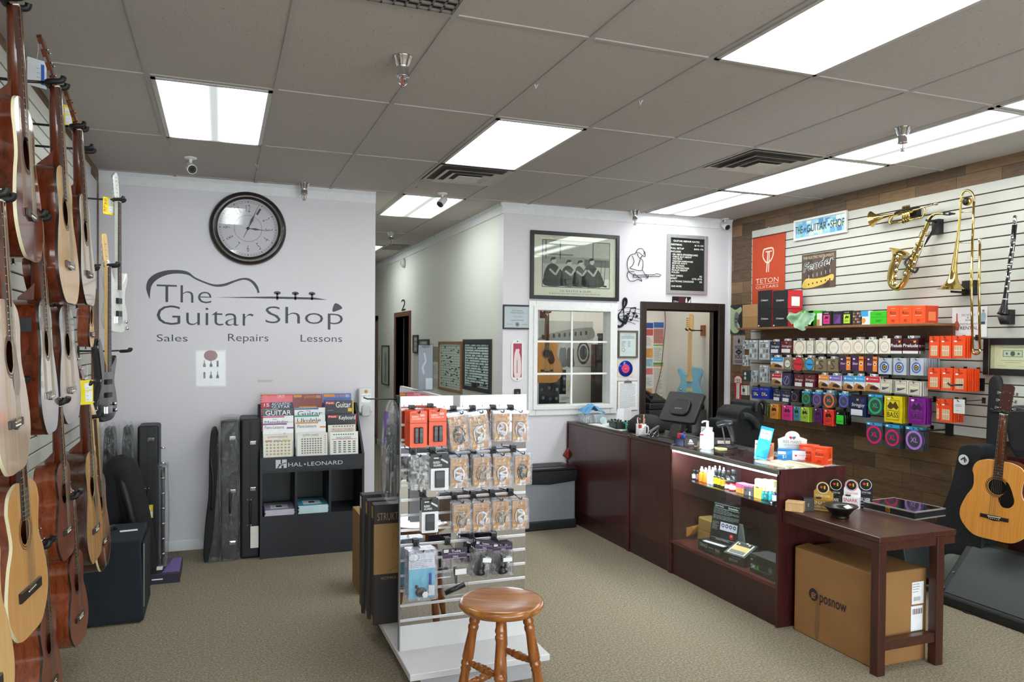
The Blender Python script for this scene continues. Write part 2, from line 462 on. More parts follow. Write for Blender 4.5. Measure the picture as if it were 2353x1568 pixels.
# office door frame, dark brown, no leaf
BR = wood('#1f1613','#30221c',(1,1,.1),40,.4)
b = B(BR);b.box(DX0-.065,YB-.02,0,DX0,YB+.15,DZ1+.075).box(DX1,YB-.02,0,DX1+.075,YB+.15,DZ1+.075).box(DX0,YB-.02,DZ1,DX1,YB+.15,DZ1+.075)
b.box(DX0,YB+.07,0,DX0+.012,YB+.11,DZ1).box(DX1-.014,YB+.07,0,DX1,YB+.11,DZ1).box(DX0,YB+.07,DZ1-.012,DX1,YB+.11,DZ1)
struct('door_1',b,bev=.004)
# hall door
b = B(wood('#5a3324','#713f2c',(1,1,.1),30,.4))
b.box(XH-.018,HD0-.07,0,XH+.12,HD0,HDZ+.07).box(XH-.018,HD1,0,XH+.12,HD1+.07,HDZ+.07).box(XH-.018,HD0,HDZ,XH+.12,HD1,HDZ+.07)
do = struct('door_2',b,bev=.004)
q = B(wood('#4a2c1c','#5d3a26',(1,1,.08),30,.4)).box(XH+.10,HD0+.02,.01,XH+.9,HD0+.06,HDZ-.02).build('door_leaf');q.parent = do
q = B(mt('#b9b9b6',.6)).box(XH+.3,HD0+.018,1.35,XH+.44,HD0+.019,1.6).build('door_notice');q.parent = do
b = B(wood('#5a3324','#713f2c',(1,1,.1),30,.4)).box(XH-.02,12.75,0,XH,12.87,2.15).box(XH-.02,12.75,2.07,XH,13.8,2.15).box(XH-.01,12.87,0,XH,13.8,2.07);struct('door_3',b)
# plain white corner bead in the right-hand corner
struct('trim_4',B(TRIM).box(XR-.025,YB-.012,0,XR,YB,ZC))

# slat panels on both side walls
SLAT = mt('#c0bfb8',.42,0,.03,6);GROOVE = mt('#5d3a30',.7)
def slat_panel(name,label,side,y0,y1,z0,z1,step=.0785):
    x = XR if side > 0 else XL
    r = thing(name,label,'wall panel',(x,(y0+y1)/2,z0))
    yc = (y0+y1)/2;s = -1 if side > 0 else 1
    b = B(GROOVE).box(0,y0-yc,0,s*.006,y1-yc,z1-z0);b.build('groove_backing',r)
    b = B(SLAT);z = z1-z0
    while z > 0.01:
        b.box(s*.006,y0-yc,max(0,z-step+.008),s*.02,y1-yc,z);z -= step
    b.build('slats',r,bev=.002,seg=1)
    return r
slat_panel('slat_wall_panel','white slatted wall panel behind the brass instruments and string packs',1,2.3,6.34,1.06,2.855)
slat_panel('slat_wall_panel','white slatted wall panel behind the hanging guitars',-1,.3,6.17,.45,2.94,.0785)

# ------------------------------------------------------------------ things on the ceiling
def panel_light(i,j,label,bright,n=1):
    x,y = GX+TW*(i+.5),GY+TL*(j+.5)
    r = thing('ceiling_light',label,'ceiling light',(x,y,ZC),0,'lit ceiling panels')
    hx,hy = TW/2-.014,TL/2-.014
    b = B(mt('#b5b1ae',.4));
    for (x0,y0,x1,y1) in ((-hx,-hy,-hx+.022,hy),(hx-.022,-hy,hx,hy),(-hx,-hy,hx,-hy+.022),(-hx,hy-.022,hx,hy)): b.box(x0,y0,-.012,x1,y1,0)
    b.build('frame',r)
    e = emis('#fbfff8',LIGHT_BRIGHT) if bright else emis('#f3fbf8',LIGHT_SOFT,1)
    B(e).box(-hx+.022,-hy+.022,-.007,hx-.022,hy-.022,-.001).build('diffuser',r)
panel_light(1,2,'lit ceiling panel left of the room, above the wall clock',0)
panel_light(4,2,'lit ceiling panel in the middle, beside the square air diffuser',1)
panel_light(5,0,'large lit ceiling panel at the top right of the photo',1)
panel_light(8,0,'lit ceiling panel cut off by the right edge of the photo',0)
panel_light(8,1,'lit ceiling panel over the saxophone, beside the sprinkler',0)
panel_light(8,2,'brightest lit ceiling panel of the row along the slatted wall',1)
panel_light(8,3,'lit ceiling panel above the office door corner',0)
panel_light(4,4,'lit ceiling panel over the hallway entrance',0)
panel_light(4,7,'lit ceiling panel deep inside the hallway',0)
for (i,j) in ((1,-1),(5,-3),(1,-3),(8,-2),(8,-3)):
    panel_light(i,j,'lit ceiling panel behind the viewpoint near the shop front',0)
# office lamp
r = thing('ceiling_light','lit ceiling panel inside the office','ceiling light',(3.9,7.4,ZC-.02),0,'lit ceiling panels')
B(emis('#fff6e0',6.0)).box(-.55,-.25,-.007,.55,.25,0).build('diffuser',r);B(mt('#b5b1ae',.4)).box(-.6,-.3,-.003,.6,.3,.02).build('frame',r)

def vent(x,y,label,s=.58,lx=1.0):
    r = thing('air_diffuser',label,'air vent',(x,y,ZC),0)
    v = mt('#c4beb6',.5);dk = mt('#4a4642',.8)
    B(dk).box(-s/2*lx,-s/2,-.004,s/2*lx,s/2,-.002).build('backing',r)
    for k,(a,z0,z1) in enumerate(((.5,-.001,-.012),(.39,-.016,-.03),(.275,-.02,-.036),(.16,-.024,-.04))):
        b = B(v);a0 = a*s;a1 = a0-.045
        if k == 3: b.box(-a0*lx,-a0,z1,a0*lx,a0,z1+.004)
        else:
            o = [(-a0*lx,-a0),(a0*lx,-a0),(a0*lx,a0),(-a0*lx,a0)];i = [(p[0]*a1/a0,p[1]*a1/a0) for p in o]
            b.add([(p[0],p[1],z1) for p in o]+[(p[0],p[1],z0) for p in i],[(q,4+q,4+(q+1) % 4,(q+1) % 4) for q in range(4)])
            b.add([(p[0],p[1],z1-.001) for p in o]+[(p[0]*.97,p[1]*.97,z1-.001) for p in o],[(q,(q+1) % 4,4+(q+1) % 4,4+q) for q in range(4)])
        b.build('vane_ring',r)
vent(GX+TW*4.5,GY+TL*3.25,'square ceiling diffuser next to the bright middle light panel')
vent(GX+TW*7.5,GY+TL*2.25,'square ceiling diffuser over the sales counter beside the light row')
r = thing('return_grille','dark slotted return air grille at the top edge of the photo','air vent',(GX+TW*2.5,GY+TL*.5,ZC))
b = B(mt('#2a2826',.8)).box(-.29,-.59,-.003,.29,.59,-.001);b.build('backing',r)
b = B(mt('#77726d',.5))
for k in range(24): b.box(-.285,-.58+k*.05,-.012,.285,-.568+k*.05,-.003)
for k in range(13): b.box(-.285+k*.047,-.585,-.012,-.277+k*.047,.585,-.003)
b.build('louvre_grid',r)
r = thing('return_grille','small grey vent in the hallway ceiling','air vent',(2.25,10.4,ZC))
B(mt('#6d6a62',.7)).box(-.13,-.3,-.008,.13,.3,-.001).build('louvre_grid',r)
def sprinkler(x,y,label,s=1.0):
    r = thing('sprinkler_head',label,'sprinkler',(x,y,ZC),0,'fire sprinklers')
    B(CHROME).lathe([(.047*s,0),(.047*s,-.004),(.041*s,-.01),(.032*s,-.04*s),(.029*s,-.045*s),(.027*s,-.05*s),(.027*s,-.088*s),(.03*s,-.09*s),(.03*s,-.094*s),(.0,-.094*s)],n=20).build('cup',r)
    b = B(CHROME);z = -.094*s
    for q in (-1,1): b.tube([(q*.006*s,0,z),(q*.018*s,0,z-.012*s),(q*.018*s,0,z-.028*s),(q*.004*s,0,z-.045*s)],.003*s,6)
    b.build('yoke',r)
    B(mt('#c43a2a',.2)).cyl((0,0,z),(0,0,z-.04*s),.003*s,n=6).build('bulb',r)
    B(STEEL).lathe([(0,z-.044*s),(.012*s,z-.046*s),(.013*s,z-.049*s),(0,z-.049*s)],n=14).build('deflector',r)
def topat(px,py): return aZ(px,py,ZC)
for (px,py,l) in ((926,130,'chrome sprinkler head nearest the viewer, beside a ceiling seam'),(699,421,'chrome sprinkler head just right of the wall clock'),
                    (899,534,'chrome sprinkler head in the hallway ceiling'),(1459,484,'chrome sprinkler head above the letter board wall'),
                    (2075,293,'chrome sprinkler head in front of the right light row')):
    q = topat(px,py);sprinkler(q.x,min(q.y,YB-.07) if px != 899 else q.y,l)
def camera_dome(px,py,label,az,dn,s=1.0):
    q = topat(px,py);q.y = min(q.y,YB-.06)
    r = thing('security_camera',label,'security camera',q,0,'white security cameras')
    B(WHITE).lathe([(.042*s,0),(.042*s,-.008),(.034*s,-.013),(0,-.013)],n=20).build('mount_plate',r)
    d = Vector((math.sin(az)*math.cos(dn),-math.cos(az)*math.cos(dn),-math.sin(dn)))
    c = Vector((0,0,-.072*s))
    B(WHITE).tube([(0,0,-.01),(0,0,-.04*s),c],.011*s,8).build('arm',r)
    B(WHITE).tube([c-d*.045*s,c-d*.04*s,c+d*.05*s,c+d*.053*s],[.02*s,.031*s,.034*s,.033*s],18).build('housing',r)
    l_ = B(DARK).tube([c+d*.0535*s,c+d*.057*s],[.029*s,.027*s],18).build('lens',r)
    b = B(mt('#8d8d93',.3));o1 = d.orthogonal().normalized();o2 = d.cross(o1)
    for k in range(10):
        t = 2*PI*k/10;p = c+d*.0572*s+(o1*math.cos(t)+o2*math.sin(t))*.02*s;b.tube([p,p+d*.001],.0025*s,6)
    b.build('led_ring',l_)
camera_dome(438,362,'white security camera facing the viewer above the wall clock',R(15),R(25))
camera_dome(1017,444,'white security camera under the hallway light panel',R(-50),R(40))
camera_dome(1664,503,'white security camera in the corner above the letter board',R(0),R(30))
# little wires poking out of the grid
for (px,py,l,z) in ((1232,192,'white bent ceiling hook left of centre in the tile field',0),(1472,230,'white bent ceiling hook nearer the top right light',0),(591,378,'small white ceiling hook right of the clock camera',0)):
    q = topat(px,py)
    b = B(WHITE).tube([(-.014,0,0),(-.008,0,-.004),(0,0,-.026),(.008,0,-.004),(.014,0,0)],.002,6);tag(b.build('ceiling_hook',loc=q),l,'hook','bent hooks in the ceiling grid')
q = topat(957,420)
tag(B(STEEL).tube([(.0,0,0),(-.012,0,-.008),(-.006,0,-.018),(.008,0,-.024),(.008,0,-.036),(-.008,0,-.04)],.002,6).build('ceiling_hook',loc=q),'grey S-shaped ceiling hook beside the square diffuser','hook')
# ------------------------------------------------------------------ guitars
MAHOG = wood('#3a150a','#6a2a12',(1,1,.07),55,.18,.6)
MAHOGL = wood('#5c2513','#8a4425',(1,1,.07),55,.22,.5)
ROSE = wood('#2a150e','#4a281a',(1,1,.06),60,.25,.5)
SPRUCE = wood('#d9a765','#e8bf82',(1,1,.03),130,.25,.45)
SPRUCED = wood('#b9772e','#cd8f45',(1,1,.03),130,.25,.45)
CEDAR = wood('#cf9453','#dba768',(1,1,.03),130,.2,.6)
MAHTOP = wood('#5f2a1a','#7d3e2a',(1,1,.04),110,.3,.3)
REDTOP = wood('#7a3a22','#96513a',(1,1,.04),110,.12,.9)
PALETOP = wood('#caa789','#dcc0a4',(1,1,.03),130,.12,.8)
EBONY = wood('#17110f','#2a1d18',(1,1,.08),60,.35)
FRETB = wood('#2c1911','#48291b',(1,1,.08),70,.4)
MAPLE = wood('#d6ab6a','#e3bf86',(1,1,.06),60,.25,.4)
NECKM = wood('#4a1d10','#6c3019',(1,1,.07),50,.25,.4)
NECKL = wood('#8a4f28','#a5673a',(1,1,.07),50,.25,.4)
BONE = mt('#e9e2cf',.35);CREAM = mt('#e8dcb8',.35);STRG = mt('#8f8674',.35,1)
def burst(c0,c1,c2):
    """sunburst finish: lighter in the middle of the body"""
    k = ('burst',c0,c1,c2)
    if k in MATS: return MATS[k]
    m,nt,p = _new('sunburst_finish')
    t = nt.nodes.new('ShaderNodeTexCoord');mp = nt.nodes.new('ShaderNodeMapping');nt.links.new(t.outputs['Object'],mp.inputs[0])
    mp.inputs['Location'].default_value = (0,0,-1.05);mp.inputs['Scale'].default_value = (4.6,0,4.4)
    g = nt.nodes.new('ShaderNodeTexGradient');g.gradient_type = 'SPHERICAL';nt.links.new(mp.outputs[0],g.inputs[0])
    a = ramp(nt,g.outputs[0],((.0,c2),(.3,c1),(.75,c0)))
    n = noise(nt,coords(nt,(1,1,.03)),130,4)
    nt.links.new(mix(nt,a,lin(c1),mix(nt,(0,0,0,1),(.3,.3,.3,1),n)),p.inputs['Base Color'])
    p.inputs['Roughness'].default_value = .12;p.inputs['Coat Weight'].default_value = .8
    MATS[k] = m;return m
BURST = burst('#d9a25c','#a85a22','#2a0f08');GREYBURST = burst('#d6b48e','#b9a596','#6a6468')
def outline(low,waist,up,L,cut=0,n=10):
    pts = [(0,0),(low*.55,.008*L/.49),(low*.92,.075*L/.49),(low,.145*L/.49),(low*.86,.235*L/.49),(waist,.305*L/.49),(up*.93,.37*L/.49),(up,.415*L/.49),(up*.86,.463*L/.49),(up*.5,.487*L/.49),(.03,L)]
    right = curve(pts,n)
    left = [(-p[0],p[1]) for p in right][::-1]
    if cut:
        rc = [q for q in pts[:7]]+[(up*.98,.395*L/.49),(up*.93,.42*L/.49),(up*.72,.428*L/.49),(up*.42,.405*L/.49),(.035,.40*L/.49)]
        right = curve(rc,n)
    return right+left[:-1]
def tuner(b,x,y,z,side,post=True):
    b.tube([(x,y,z),(x+side*.016,y,z)],.003,6);b.box(x+side*.014,y-.003,z-.009,x+side*.026,y+.004,z+.009)
def acoustic(label,loc,rz,top=SPRUCE,body=MAHOG,neck=NECKM,board=FRETB,sc=1.0,L=.495,low=.198,waist=.135,up=.145,depth=.105,cut=0,guard=None,head=None,pegs=CHROME,bind=None,
             nfret=20,classical=0,scale=.645,tilt=0,panel=0,name='acoustic_guitar',group=None,logo=None,twelve=0,bridge=None,strings=1):
    """hangs upright: z up from the bottom of the body, soundboard facing local -y"""
    r = thing(name,label,'guitar',loc,rz,group)
    r.rotation_euler = (0,tilt,rz);r.scale = (sc,sc,sc)
    o = outline(low,waist,up,L,cut)
    n = len(o)
    b = B(body)                                    # rim and back as one shell, slightly arched back
    vs = [(p[0],0,p[1]) for p in o]+[(p[0],depth,p[1]) for p in o]
    b.add(vs,[(i,n+i,n+(i+1) % n,(i+1) % n) for i in range(n)],True)
    b.add([(p[0],depth,p[1]) for p in o]+[(p[0]*.6,depth+.012,L*.45+(p[1]-L*.45)*.6) for p in o]+[(0,depth+.015,L*.45)],
          [(i,n+i,n+(i+1) % n,(i+1) % n) for i in range(n)]+[(n+i,2*n,n+(i+1) % n) for i in range(n)],True)
    b.build('body',r)
    hz = L*.675;hr = .05 if not classical else .043
    c = []
    for p in o:
        a = math.atan2(p[1]-hz,p[0]);c.append((hr*math.cos(a),hz+hr*math.sin(a)))
    b = B(top);b.add([(p[0],-.003,p[1]) for p in o]+[(q[0],-.003,q[1]) for q in c]+[(p[0],0,p[1]) for p in o]+[(q[0],.0,q[1]) for q in c],
                      [(i,(i+1) % n,n+(i+1) % n,n+i) for i in range(n)]+[(n+i,n+(i+1) % n,3*n+(i+1) % n,3*n+i) for i in range(n)])
    b.m(bind or EBONY if bind is not False else top);n0 = n
    b.add([(p[0],-.0032,p[1]) for p in o]+[(p[0]*1.004,.006,p[1]+(.001 if p[1] > L/2 else -.001)) for p in o],[(i,n+i,n+(i+1) % n,(i+1) % n) for i in range(n)],True)
    sb = b.build('soundboard',r)
    b = B(mt('#2b2018',.4) if not classical else mt('#7a4f2a',.4));b.ring(0,hz,hr+.004,hr+.009,-.0036,40).ring(0,hz,hr+.013,hr+.016,-.0036,40)
    b.build('rosette',sb)
    B(mt('#0b0705',.9)).disc(0,hz,hr*1.25,.03,20).build('sound_hole_shade',sb)  # near-black disc inside the body, its colour paints the shade behind the hole
    zj = L if not cut else L
    zn = (.0 if 0 else 0)+ (L*.405/1.0*0)          # nut height follows the scale length from the bridge
    bz = L*.285;nut = bz+scale
    b = B(neck)
    b.tube([(0,.012,L-.02),(0,.008,nut-.05),(0,.006,nut)],[.027,.022,.021],12)
    b.add([(-.024,0,L-.012),(.024,0,L-.012),(.014,depth*.8,L-.012),(-.014,depth*.8,L-.012),(-.025,0,L+.09),(.025,0,L+.09),(.012,.022,L+.06),(-.012,.022,L+.06),(.013,depth*.75,L+.012),(-.013,depth*.75,L+.012)],
          [(0,1,2,3),(0,3,9,7,4),(1,5,6,8,2),(3,2,8,9),(9,8,6,7),(7,6,5,4)],False)
    b.build('neck',r)
    w0,w1 = (.0265,.021) if not classical else (.030,.026)
    zb = hz+hr*.9
    b = B(board);b.add([(-w0,-.0085,zb),(w0,-.0085,zb),(w1,-.0085,nut),(-w1,-.0085,nut),(-w0,.004,zb),(w0,.004,zb),(w1,.006,nut),(-w1,.006,nut)],
                        [(0,1,2,3),(0,3,7,4),(1,5,6,2),(0,4,5,1),(3,2,6,7)])
    b.m(mt('#b9b4a6',.3,1))
    for k in range(1,nfret+1):
        z = nut-scale*(1-2**(-k/12))
        if z < zb: break
        w = w1+(w0-w1)*(nut-z)/(nut-zb);b.box(-w,-.0098,z-.001,w,-.0083,z+.001)
    if not classical:
        b.m(BONE)
        for k in (3,5,7,9,12,15): z = nut-scale*(1-2**(-(k-.5)/12));b.disc(0,z,.003,-.0088,8)
    b.build('fretboard',r)
    B(BONE).box(-w1,-.011,nut,w1,.006,nut+.005).build('nut',r)
    hb = B(head or neck)                            # peg head leans back a little
    hb.T = Matrix.Translation((0,.0,nut+.004)) @ Matrix.Rotation(R(-13),4,'X')
    hp = [(-.022,0),(.022,0),(.031,.02),(.034,.17),(.02,.185),(0,.178),(-.02,.185),(-.034,.17),(-.031,.02)]
    hb.prism(hp,-.004,.012)
    ho = hb.build('headstock',r)
    if logo:
        l_ = B(GOLD);l_.T = hb.T;l_.text(logo,-.02,.135,.04,None,-.0048);l_.build('lettering',ho)
    tb = None
    for k in range(6 if not twelve else 12):
        sd = -1 if k % 2 else 1;z = .035+(k//2)*(.047 if not twelve else .024)
        q = B(pegs);q.T = hb.T;tuner(q,sd*.031,.005,z,sd);q.cyl((sd*.019,-.004,z),(sd*.019,-.014,z),.003,n=6)
        q.build('tuning_peg',r)
    b = B(bridge or EBONY)
    if classical: b.box(-.095,-.012,bz-.016,.095,-.003,bz+.016)
    else: b.prism([(-.078,bz-.012),(-.04,bz-.012),(0,bz-.02),(.04,bz-.012),(.078,bz-.012),(.078,bz+.012),(-.078,bz+.012)],-.011,-.003)
    b.m(BONE).add([(-.036,-.014,bz+.002),(.036,-.014,bz+.005),(.036,-.010,bz+.009),(-.036,-.010,bz+.006)],[(0,1,2,3)])
    if not classical:
        for k in range(6): b.ball((-.027+k*.0108,-.012,bz-.006),.0032,6)
    b.build('bridge',r,bev=.0015,seg=1)
    if strings:
        b = B(STRG)
        for k in range(6):
            t = k/5-.5;b.tube([(t*.056,-.0145,bz),(t*.036*(1 if not classical else 1.2),-.0125,nut)],.0006+.0004*(1-k/5),3,caps=False)
        b.build('strings',r)
    if guard:
        q = B(guard);q.flat(curve([(.045,hz+.035),(.05,hz-.01),(.028,hz-.05),(.012,hz-.07),(.035,hz-.115),(.075,hz-.115),(.098,hz-.08),(.088,hz-.03),(.062,hz+.03)],5,True),-.0042);q.build('pickguard',r)
    if panel:
        q = B(DARK).box(-up*1.03,.02,L*.76,-up*.99,.065,L*.86);q.build('preamp_panel',r)
    b = B(CHROME).tube([(0,depth*.5,0),(0,depth*.5,-.008),(0,depth*.5,-.012),(0,depth*.5,-.014)],[.004,.004,.008,.007],8);b.build('strap_button',r)
    return r
def hanger(label,x,y,z,reach,wall=XL,group='black guitar hangers on the slats',yoke=True,s=1):
    """slat-wall bracket, arm and U-shaped padded yoke; (x,y,z) = wall point"""
    r = thing('guitar_hanger',label,'guitar hanger',(wall,y,z),0,group)
    B(DARK).box(s*.021,-.02,-.045,s*.029,.02,.035).build('bracket',r)
    B(STEEL if 0 else BLACK).tube([(s*.025,0,0),(s*reach*.7,0,0),(s*(reach-.01),0,.004)],.0055,8).build('arm',r)
    if yoke:
        b = B(DARK)
        b.tube(curve([(s*(reach+.058),-.036,.02),(s*(reach+.05),-.04,.004),(s*(reach+.01),-.032,0),(s*reach,0,0),(s*(reach+.01),.032,0),(s*(reach+.05),.04,.004),(s*(reach+.058),.036,.02)],5),.0105,8);b.build('padded_yoke',r)
    return r
RZL = R(90)
TILT = R(-3.0)
def ppx(p):
    t = Vector(p)-Vector((0,0,CAMZ));d = t.dot(_F);return 1176.5+FPX*t.dot(CR)/d,784+CYO-FPX*t.dot(CU)/d
def wall_guitar(label,near,far,ytop,ybot,hl=None,sc=1.0,yaw=None,fac=1.0,**k):
    """edges of the body seen in the photo give its distance from the known body length, then where it hangs on its arm"""
    sc *= fac;L = k.get('L',.495)*sc;low = k.get('low',.198)*sc
    m = (near+far)/2;d = FPX*L/(ybot-ytop);r_ = ray(m,ybot);p = Vector((0,0,CAMZ))+r_*d
    best = None
    for y10 in range(-200,201,5):
        t = R(90+y10/10);u = Vector((math.cos(t),math.sin(t),0))*low;c = p+Vector((0,0,L*.3))
        e_ = abs((ppx(c+u)[0]-ppx(c-u)[0])-(far-near))
        if best is None or e_ < best[0]: best = (e_,y10/10)
    yw = best[1]*.8 if yaw is None else yaw
    h = sc*(k.get('L',.495)*.285+k.get('scale',.645))
    g = acoustic(label,p,R(90+yw),sc=sc,**k)
    g.rotation_euler = (TILT,0,R(90+yw))
    n_ = Vector((0,0,h));n_.rotate(g.rotation_euler);n_ += p
    hanger('black hanger arm carrying the '+hl,0,n_.y-.0,n_.z+.013,n_.x-XL-.032)
    if DBG: print(hl,[round(q,2) for q in p],yw)
    return g
DBG = False
wall_guitar('glossy red-brown acoustic guitar at the upper left, nearest of the top row',45,104,238,598,top=REDTOP,body=MAHOG,neck=NECKM,bind=CREAM,fac=1.0,hl='nearest top-row guitar')
wall_guitar('pale spruce-top acoustic guitar second in the top row, white price tag on it',139,186,390,698,top=SPRUCE,body=MAHOG,bind=EBONY,fac=1.0,hl='second top-row guitar',bridge=ROSE,head=NECKM)
wall_guitar('shiny pale acoustic guitar third in the top row, yellow price tag on its pegs',190,223,452,702,top=PALETOP,body=MAHOG,bind=EBONY,fac=1.0,hl='third top-row guitar',pegs=GOLD,up=.14,low=.19)
wall_guitar('natural spruce acoustic guitar cut by the left photo edge, above the big one',-56,12,225,648,top=SPRUCE,body=MAHOGL,bind=CREAM,fac=0.97,hl='guitar at the left photo edge')
wall_guitar('large pale acoustic guitar with black bridge, nearest in the middle row',1,76,690,1085,top=PALETOP,body=MAHOG,bind=CREAM,fac=0.95,hl='nearest middle-row guitar',L=.505,low=.205,guard=mt('#7a5f52',.15),bridge=EBONY)
wall_guitar('acoustic guitar with black preamp panel on its side, middle row',101,137,690,994,top=GREYBURST,body=MAHOG,bind=EBONY,fac=0.92,hl='panel guitar of the middle row',panel=1,bridge=ROSE)
wall_guitar('grey-edged sunburst acoustic guitar third in the middle row',142,190,705,971,top=GREYBURST,body=MAHOG,bind=EBONY,fac=0.95,hl='sunburst guitar of the middle row',bridge=ROSE)
wall_guitar('golden classical guitar with tie bridge, largest of the bottom row',22,120,1105,1455,top=CEDAR,body=MAHOGL,bind=CREAM,classical=1,board=EBONY,fac=1.0,hl='classical guitar',L=.485,low=.185,waist=.12,up=.14)
wall_guitar('pale natural guitar at the lower left corner with white-saddled bridge',-85,46,1215,1740,top=SPRUCE,body=MAHOGL,bind=EBONY,hl='lower left corner guitar',guard=mt('#1c1412',.2))
wall_guitar('small red mahogany guitar behind the classical one, bottom row',135,178,1060,1281,top=MAHTOP,body=MAHOGL,bind=EBONY,fac=0.9,hl='small red mahogany guitar',L=.45,low=.175,waist=.11,up=.13,depth=.09,scale=.58,sc=.9)
wall_guitar('natural spruce guitar with dark pickguard, far end of the bottom row',203,240,1035,1286,top=CEDAR,body=ROSE,bind=EBONY,hl='far natural guitar',guard=mt('#241a16',.2),L=.50)
wall_guitar('dark sunburst guitar at the far end of the wall, behind the natural one',223,257,1090,1304,top=BURST,body=burst('#7a3a1a','#5a2412','#2a0f08'),bind=CREAM,hl='far sunburst guitar',L=.49,low=.19,board=FRETB,neck=MAPLE)
wall_guitar('red mahogany guitar low on the wall, next to the speaker cabinet',163,207,1268,1475,top=MAHTOP,body=MAHOGL,bind=EBONY,fac=0.88,hl='low mahogany guitar',L=.46,low=.17,waist=.11,up=.13,scale=.6,sc=.88)
wall_guitar('red mahogany guitar at the bottom, partly below the photo edge',98,147,1395,1640,top=MAHTOP,body=MAHOGL,bind=EBONY,fac=0.9,hl='bottom edge mahogany guitar',L=.47,low=.17,waist=.11,up=.13,scale=.6,sc=.9)
XT = -.57
# free hanger without a guitar
p = aX(208,346,-.60);hanger('empty black guitar hanger between the top-row necks',0,p.y,p.z,.24)
p = aX(276,835,-.60);hanger('empty black guitar hanger beside the black bass body',0,5.62,1.63,.27)

# price tags
def price_tag(px,py,xt,w,h,col,label,sale=0,band=None):
    p = aX(px,py,xt)
    r = thing('price_tag',label,'price tag',p,R(38))
    t = B(mt(col,.55)).prism([(-w/2,-h/2),(w/2,-h/2),(w/2,h/2),(-w/2,h/2)],0,.0012).build('card',r)
    b = B(PAPER)
    if band: b.m(band).rect(w*.2,-h*.38,w*.38,h*.36).m(GREYINK)
    else: b.rect(-w*.15,h*.1,w*.4,h*.38).rect(-w*.1,-h*.38,w*.42,h*.05).m(GREYINK)
    for k in range(4): b.line([(-w*.05,-h*.3+k*h*.16),(w*.15,-h*.3+k*h*.16)],h*.012,-.0012)
    if sale: b.m(REDP);
    if sale:
        for i,c in enumerate('SALE'): b.text(c,-w*.44,h*.25-i*h*.2,w*.2,h*.15,-.0011)
    b.build('print',t)
    B(WHITE).tube([(0,0,h/2-.004),(.01,.01,h/2+.04),(.012,.015,h/2+.07)],.0008,4).build('string',r)
price_tag(85,168,-.655,.07,.105,'#dfe2e8','white price tag with a blue band hanging from the second top-row guitar',band=BLUEP)
price_tag(153,266,-.685,.055,.1,'#f2dc1e','yellow price tag hanging from the third top-row guitar')
price_tag(253,474,-.645,.09,.105,'#f2dc1e','yellow SALE tag hanging from the white electric guitar',sale=1)
price_tag(199,902,-.56,.06,.11,'#f2dc1e','yellow price tag hanging in the middle of the guitar wall')

# solid-body electrics
def electric(label,loc,rz,ol,col,depth=.045,neck=MAPLE,board=MAPLE,zj=.34,nut=1.0-.19,guard=None,gcol=None,pick=(),knobs=(),head=None,bridge=(.09,),bcol=CHROME,pegs='six',tilt=0,name='electric_guitar',cat='guitar',scale=None,dots=INK,pkcol=DARK):
    r = thing(name,label,cat,loc,rz);r.rotation_euler = (0,tilt,rz)
    B(col).prism(curve(ol,7,True),0,depth,True).build('body',r,bev=.008,seg=3)
    B(neck).add([(-.027,-.006,zj-.07),(.027,-.006,zj-.07),(.021,-.006,nut),(-.021,-.006,nut),(-.024,.012,zj-.07),(.024,.012,zj-.07),(.017,.016,nut),(-.017,.016,nut),(0,.02,nut),(0,.018,zj+.02)],
                [(0,1,2,3),(0,3,7,4),(1,5,6,2),(4,7,8,9),(5,9,8,6),(3,2,6,8,7),(0,4,9,5,1)]).build('neck',r)
    b = B(board);b.add([(-.027,-.010,zj-.07),(.027,-.010,zj-.07),(.021,-.010,nut),(-.021,-.010,nut),(-.027,-.006,zj-.07),(.027,-.006,zj-.07),(.021,-.006,nut),(-.021,-.006,nut)],[(0,1,2,3),(0,3,7,4),(1,5,6,2),(3,2,6,7),(0,4,5,1)])
    L = nut-bridge[0]
    b.m(STEEL)
    for k in range(1,22):
        z = nut-L*(1-2**(-k/12))
        if z > zj-.065: b.box(-.023,-.0112,z-.001,.023,-.0098,z+.001)
    b.m(dots)
    for k in (3,5,7,9,12,15,17): b.disc(0,nut-L*(1-2**(-(k-.5)/12)),.0032,-.0105,8)
    b.build('fretboard',r)
    hp = head or [(-.021,0),(.021,0),(.028,.02),(.032,.1),(.03,.16),(.012,.185),(-.012,.17),(-.035,.15),(-.033,.05),(-.026,.02)]
    hs = B(neck);hs.T = Matrix.Translation((0,.006,nut)) @ Matrix.Rotation(R(-4),4,'X');hs.prism(curve(hp,4,True),-.004,.011,True);hs.build('headstock',r)
    for k in range(6 if pegs == 'six' else 4):
        q = B(bcol);q.T = hs.T;st = .024 if pegs == 'six' else .036;z = .03+k*st
        tuner(q,-.03,.003,z,-1);q.cyl((-.017,-.004,z),(-.017,-.013,z),.0035,n=6);q.build('tuning_peg',r)
    B(BONE).box(-.021,-.012,nut,.021,.006,nut+.004).build('nut',r)
    if guard: B(gcol or WHITE).prism(curve(guard,6,True),-.0025,0).build('pickguard',r)
    for (z,w,h) in pick:
        q = B(pkcol).prism(rrect(-w/2,z-h/2,w/2,z+h/2,.004),-.009,-.001).build('pickup',r)
    for z in bridge: B(bcol).box(-.04,-.012,z-.022,.04,0,z+.022).build('bridge',r,bev=.002)
    for (x,z) in knobs: B(bcol).lathe([(.0,-.019),(.009,-.018),(.0105,-.012),(.0105,-.0),(0,0)],(x,0,z),14,'y').build('control_knob',r)
    b = B(STEEL)
    for k in range(6 if pegs == 'six' else 4):
        t = k/(5 if pegs == 'six' else 3)-.5;b.tube([(t*.052,-.0135,bridge[0]),(t*.034,-.0125,nut)],.0006,3,caps=False)
    b.build('strings',r)
    return r
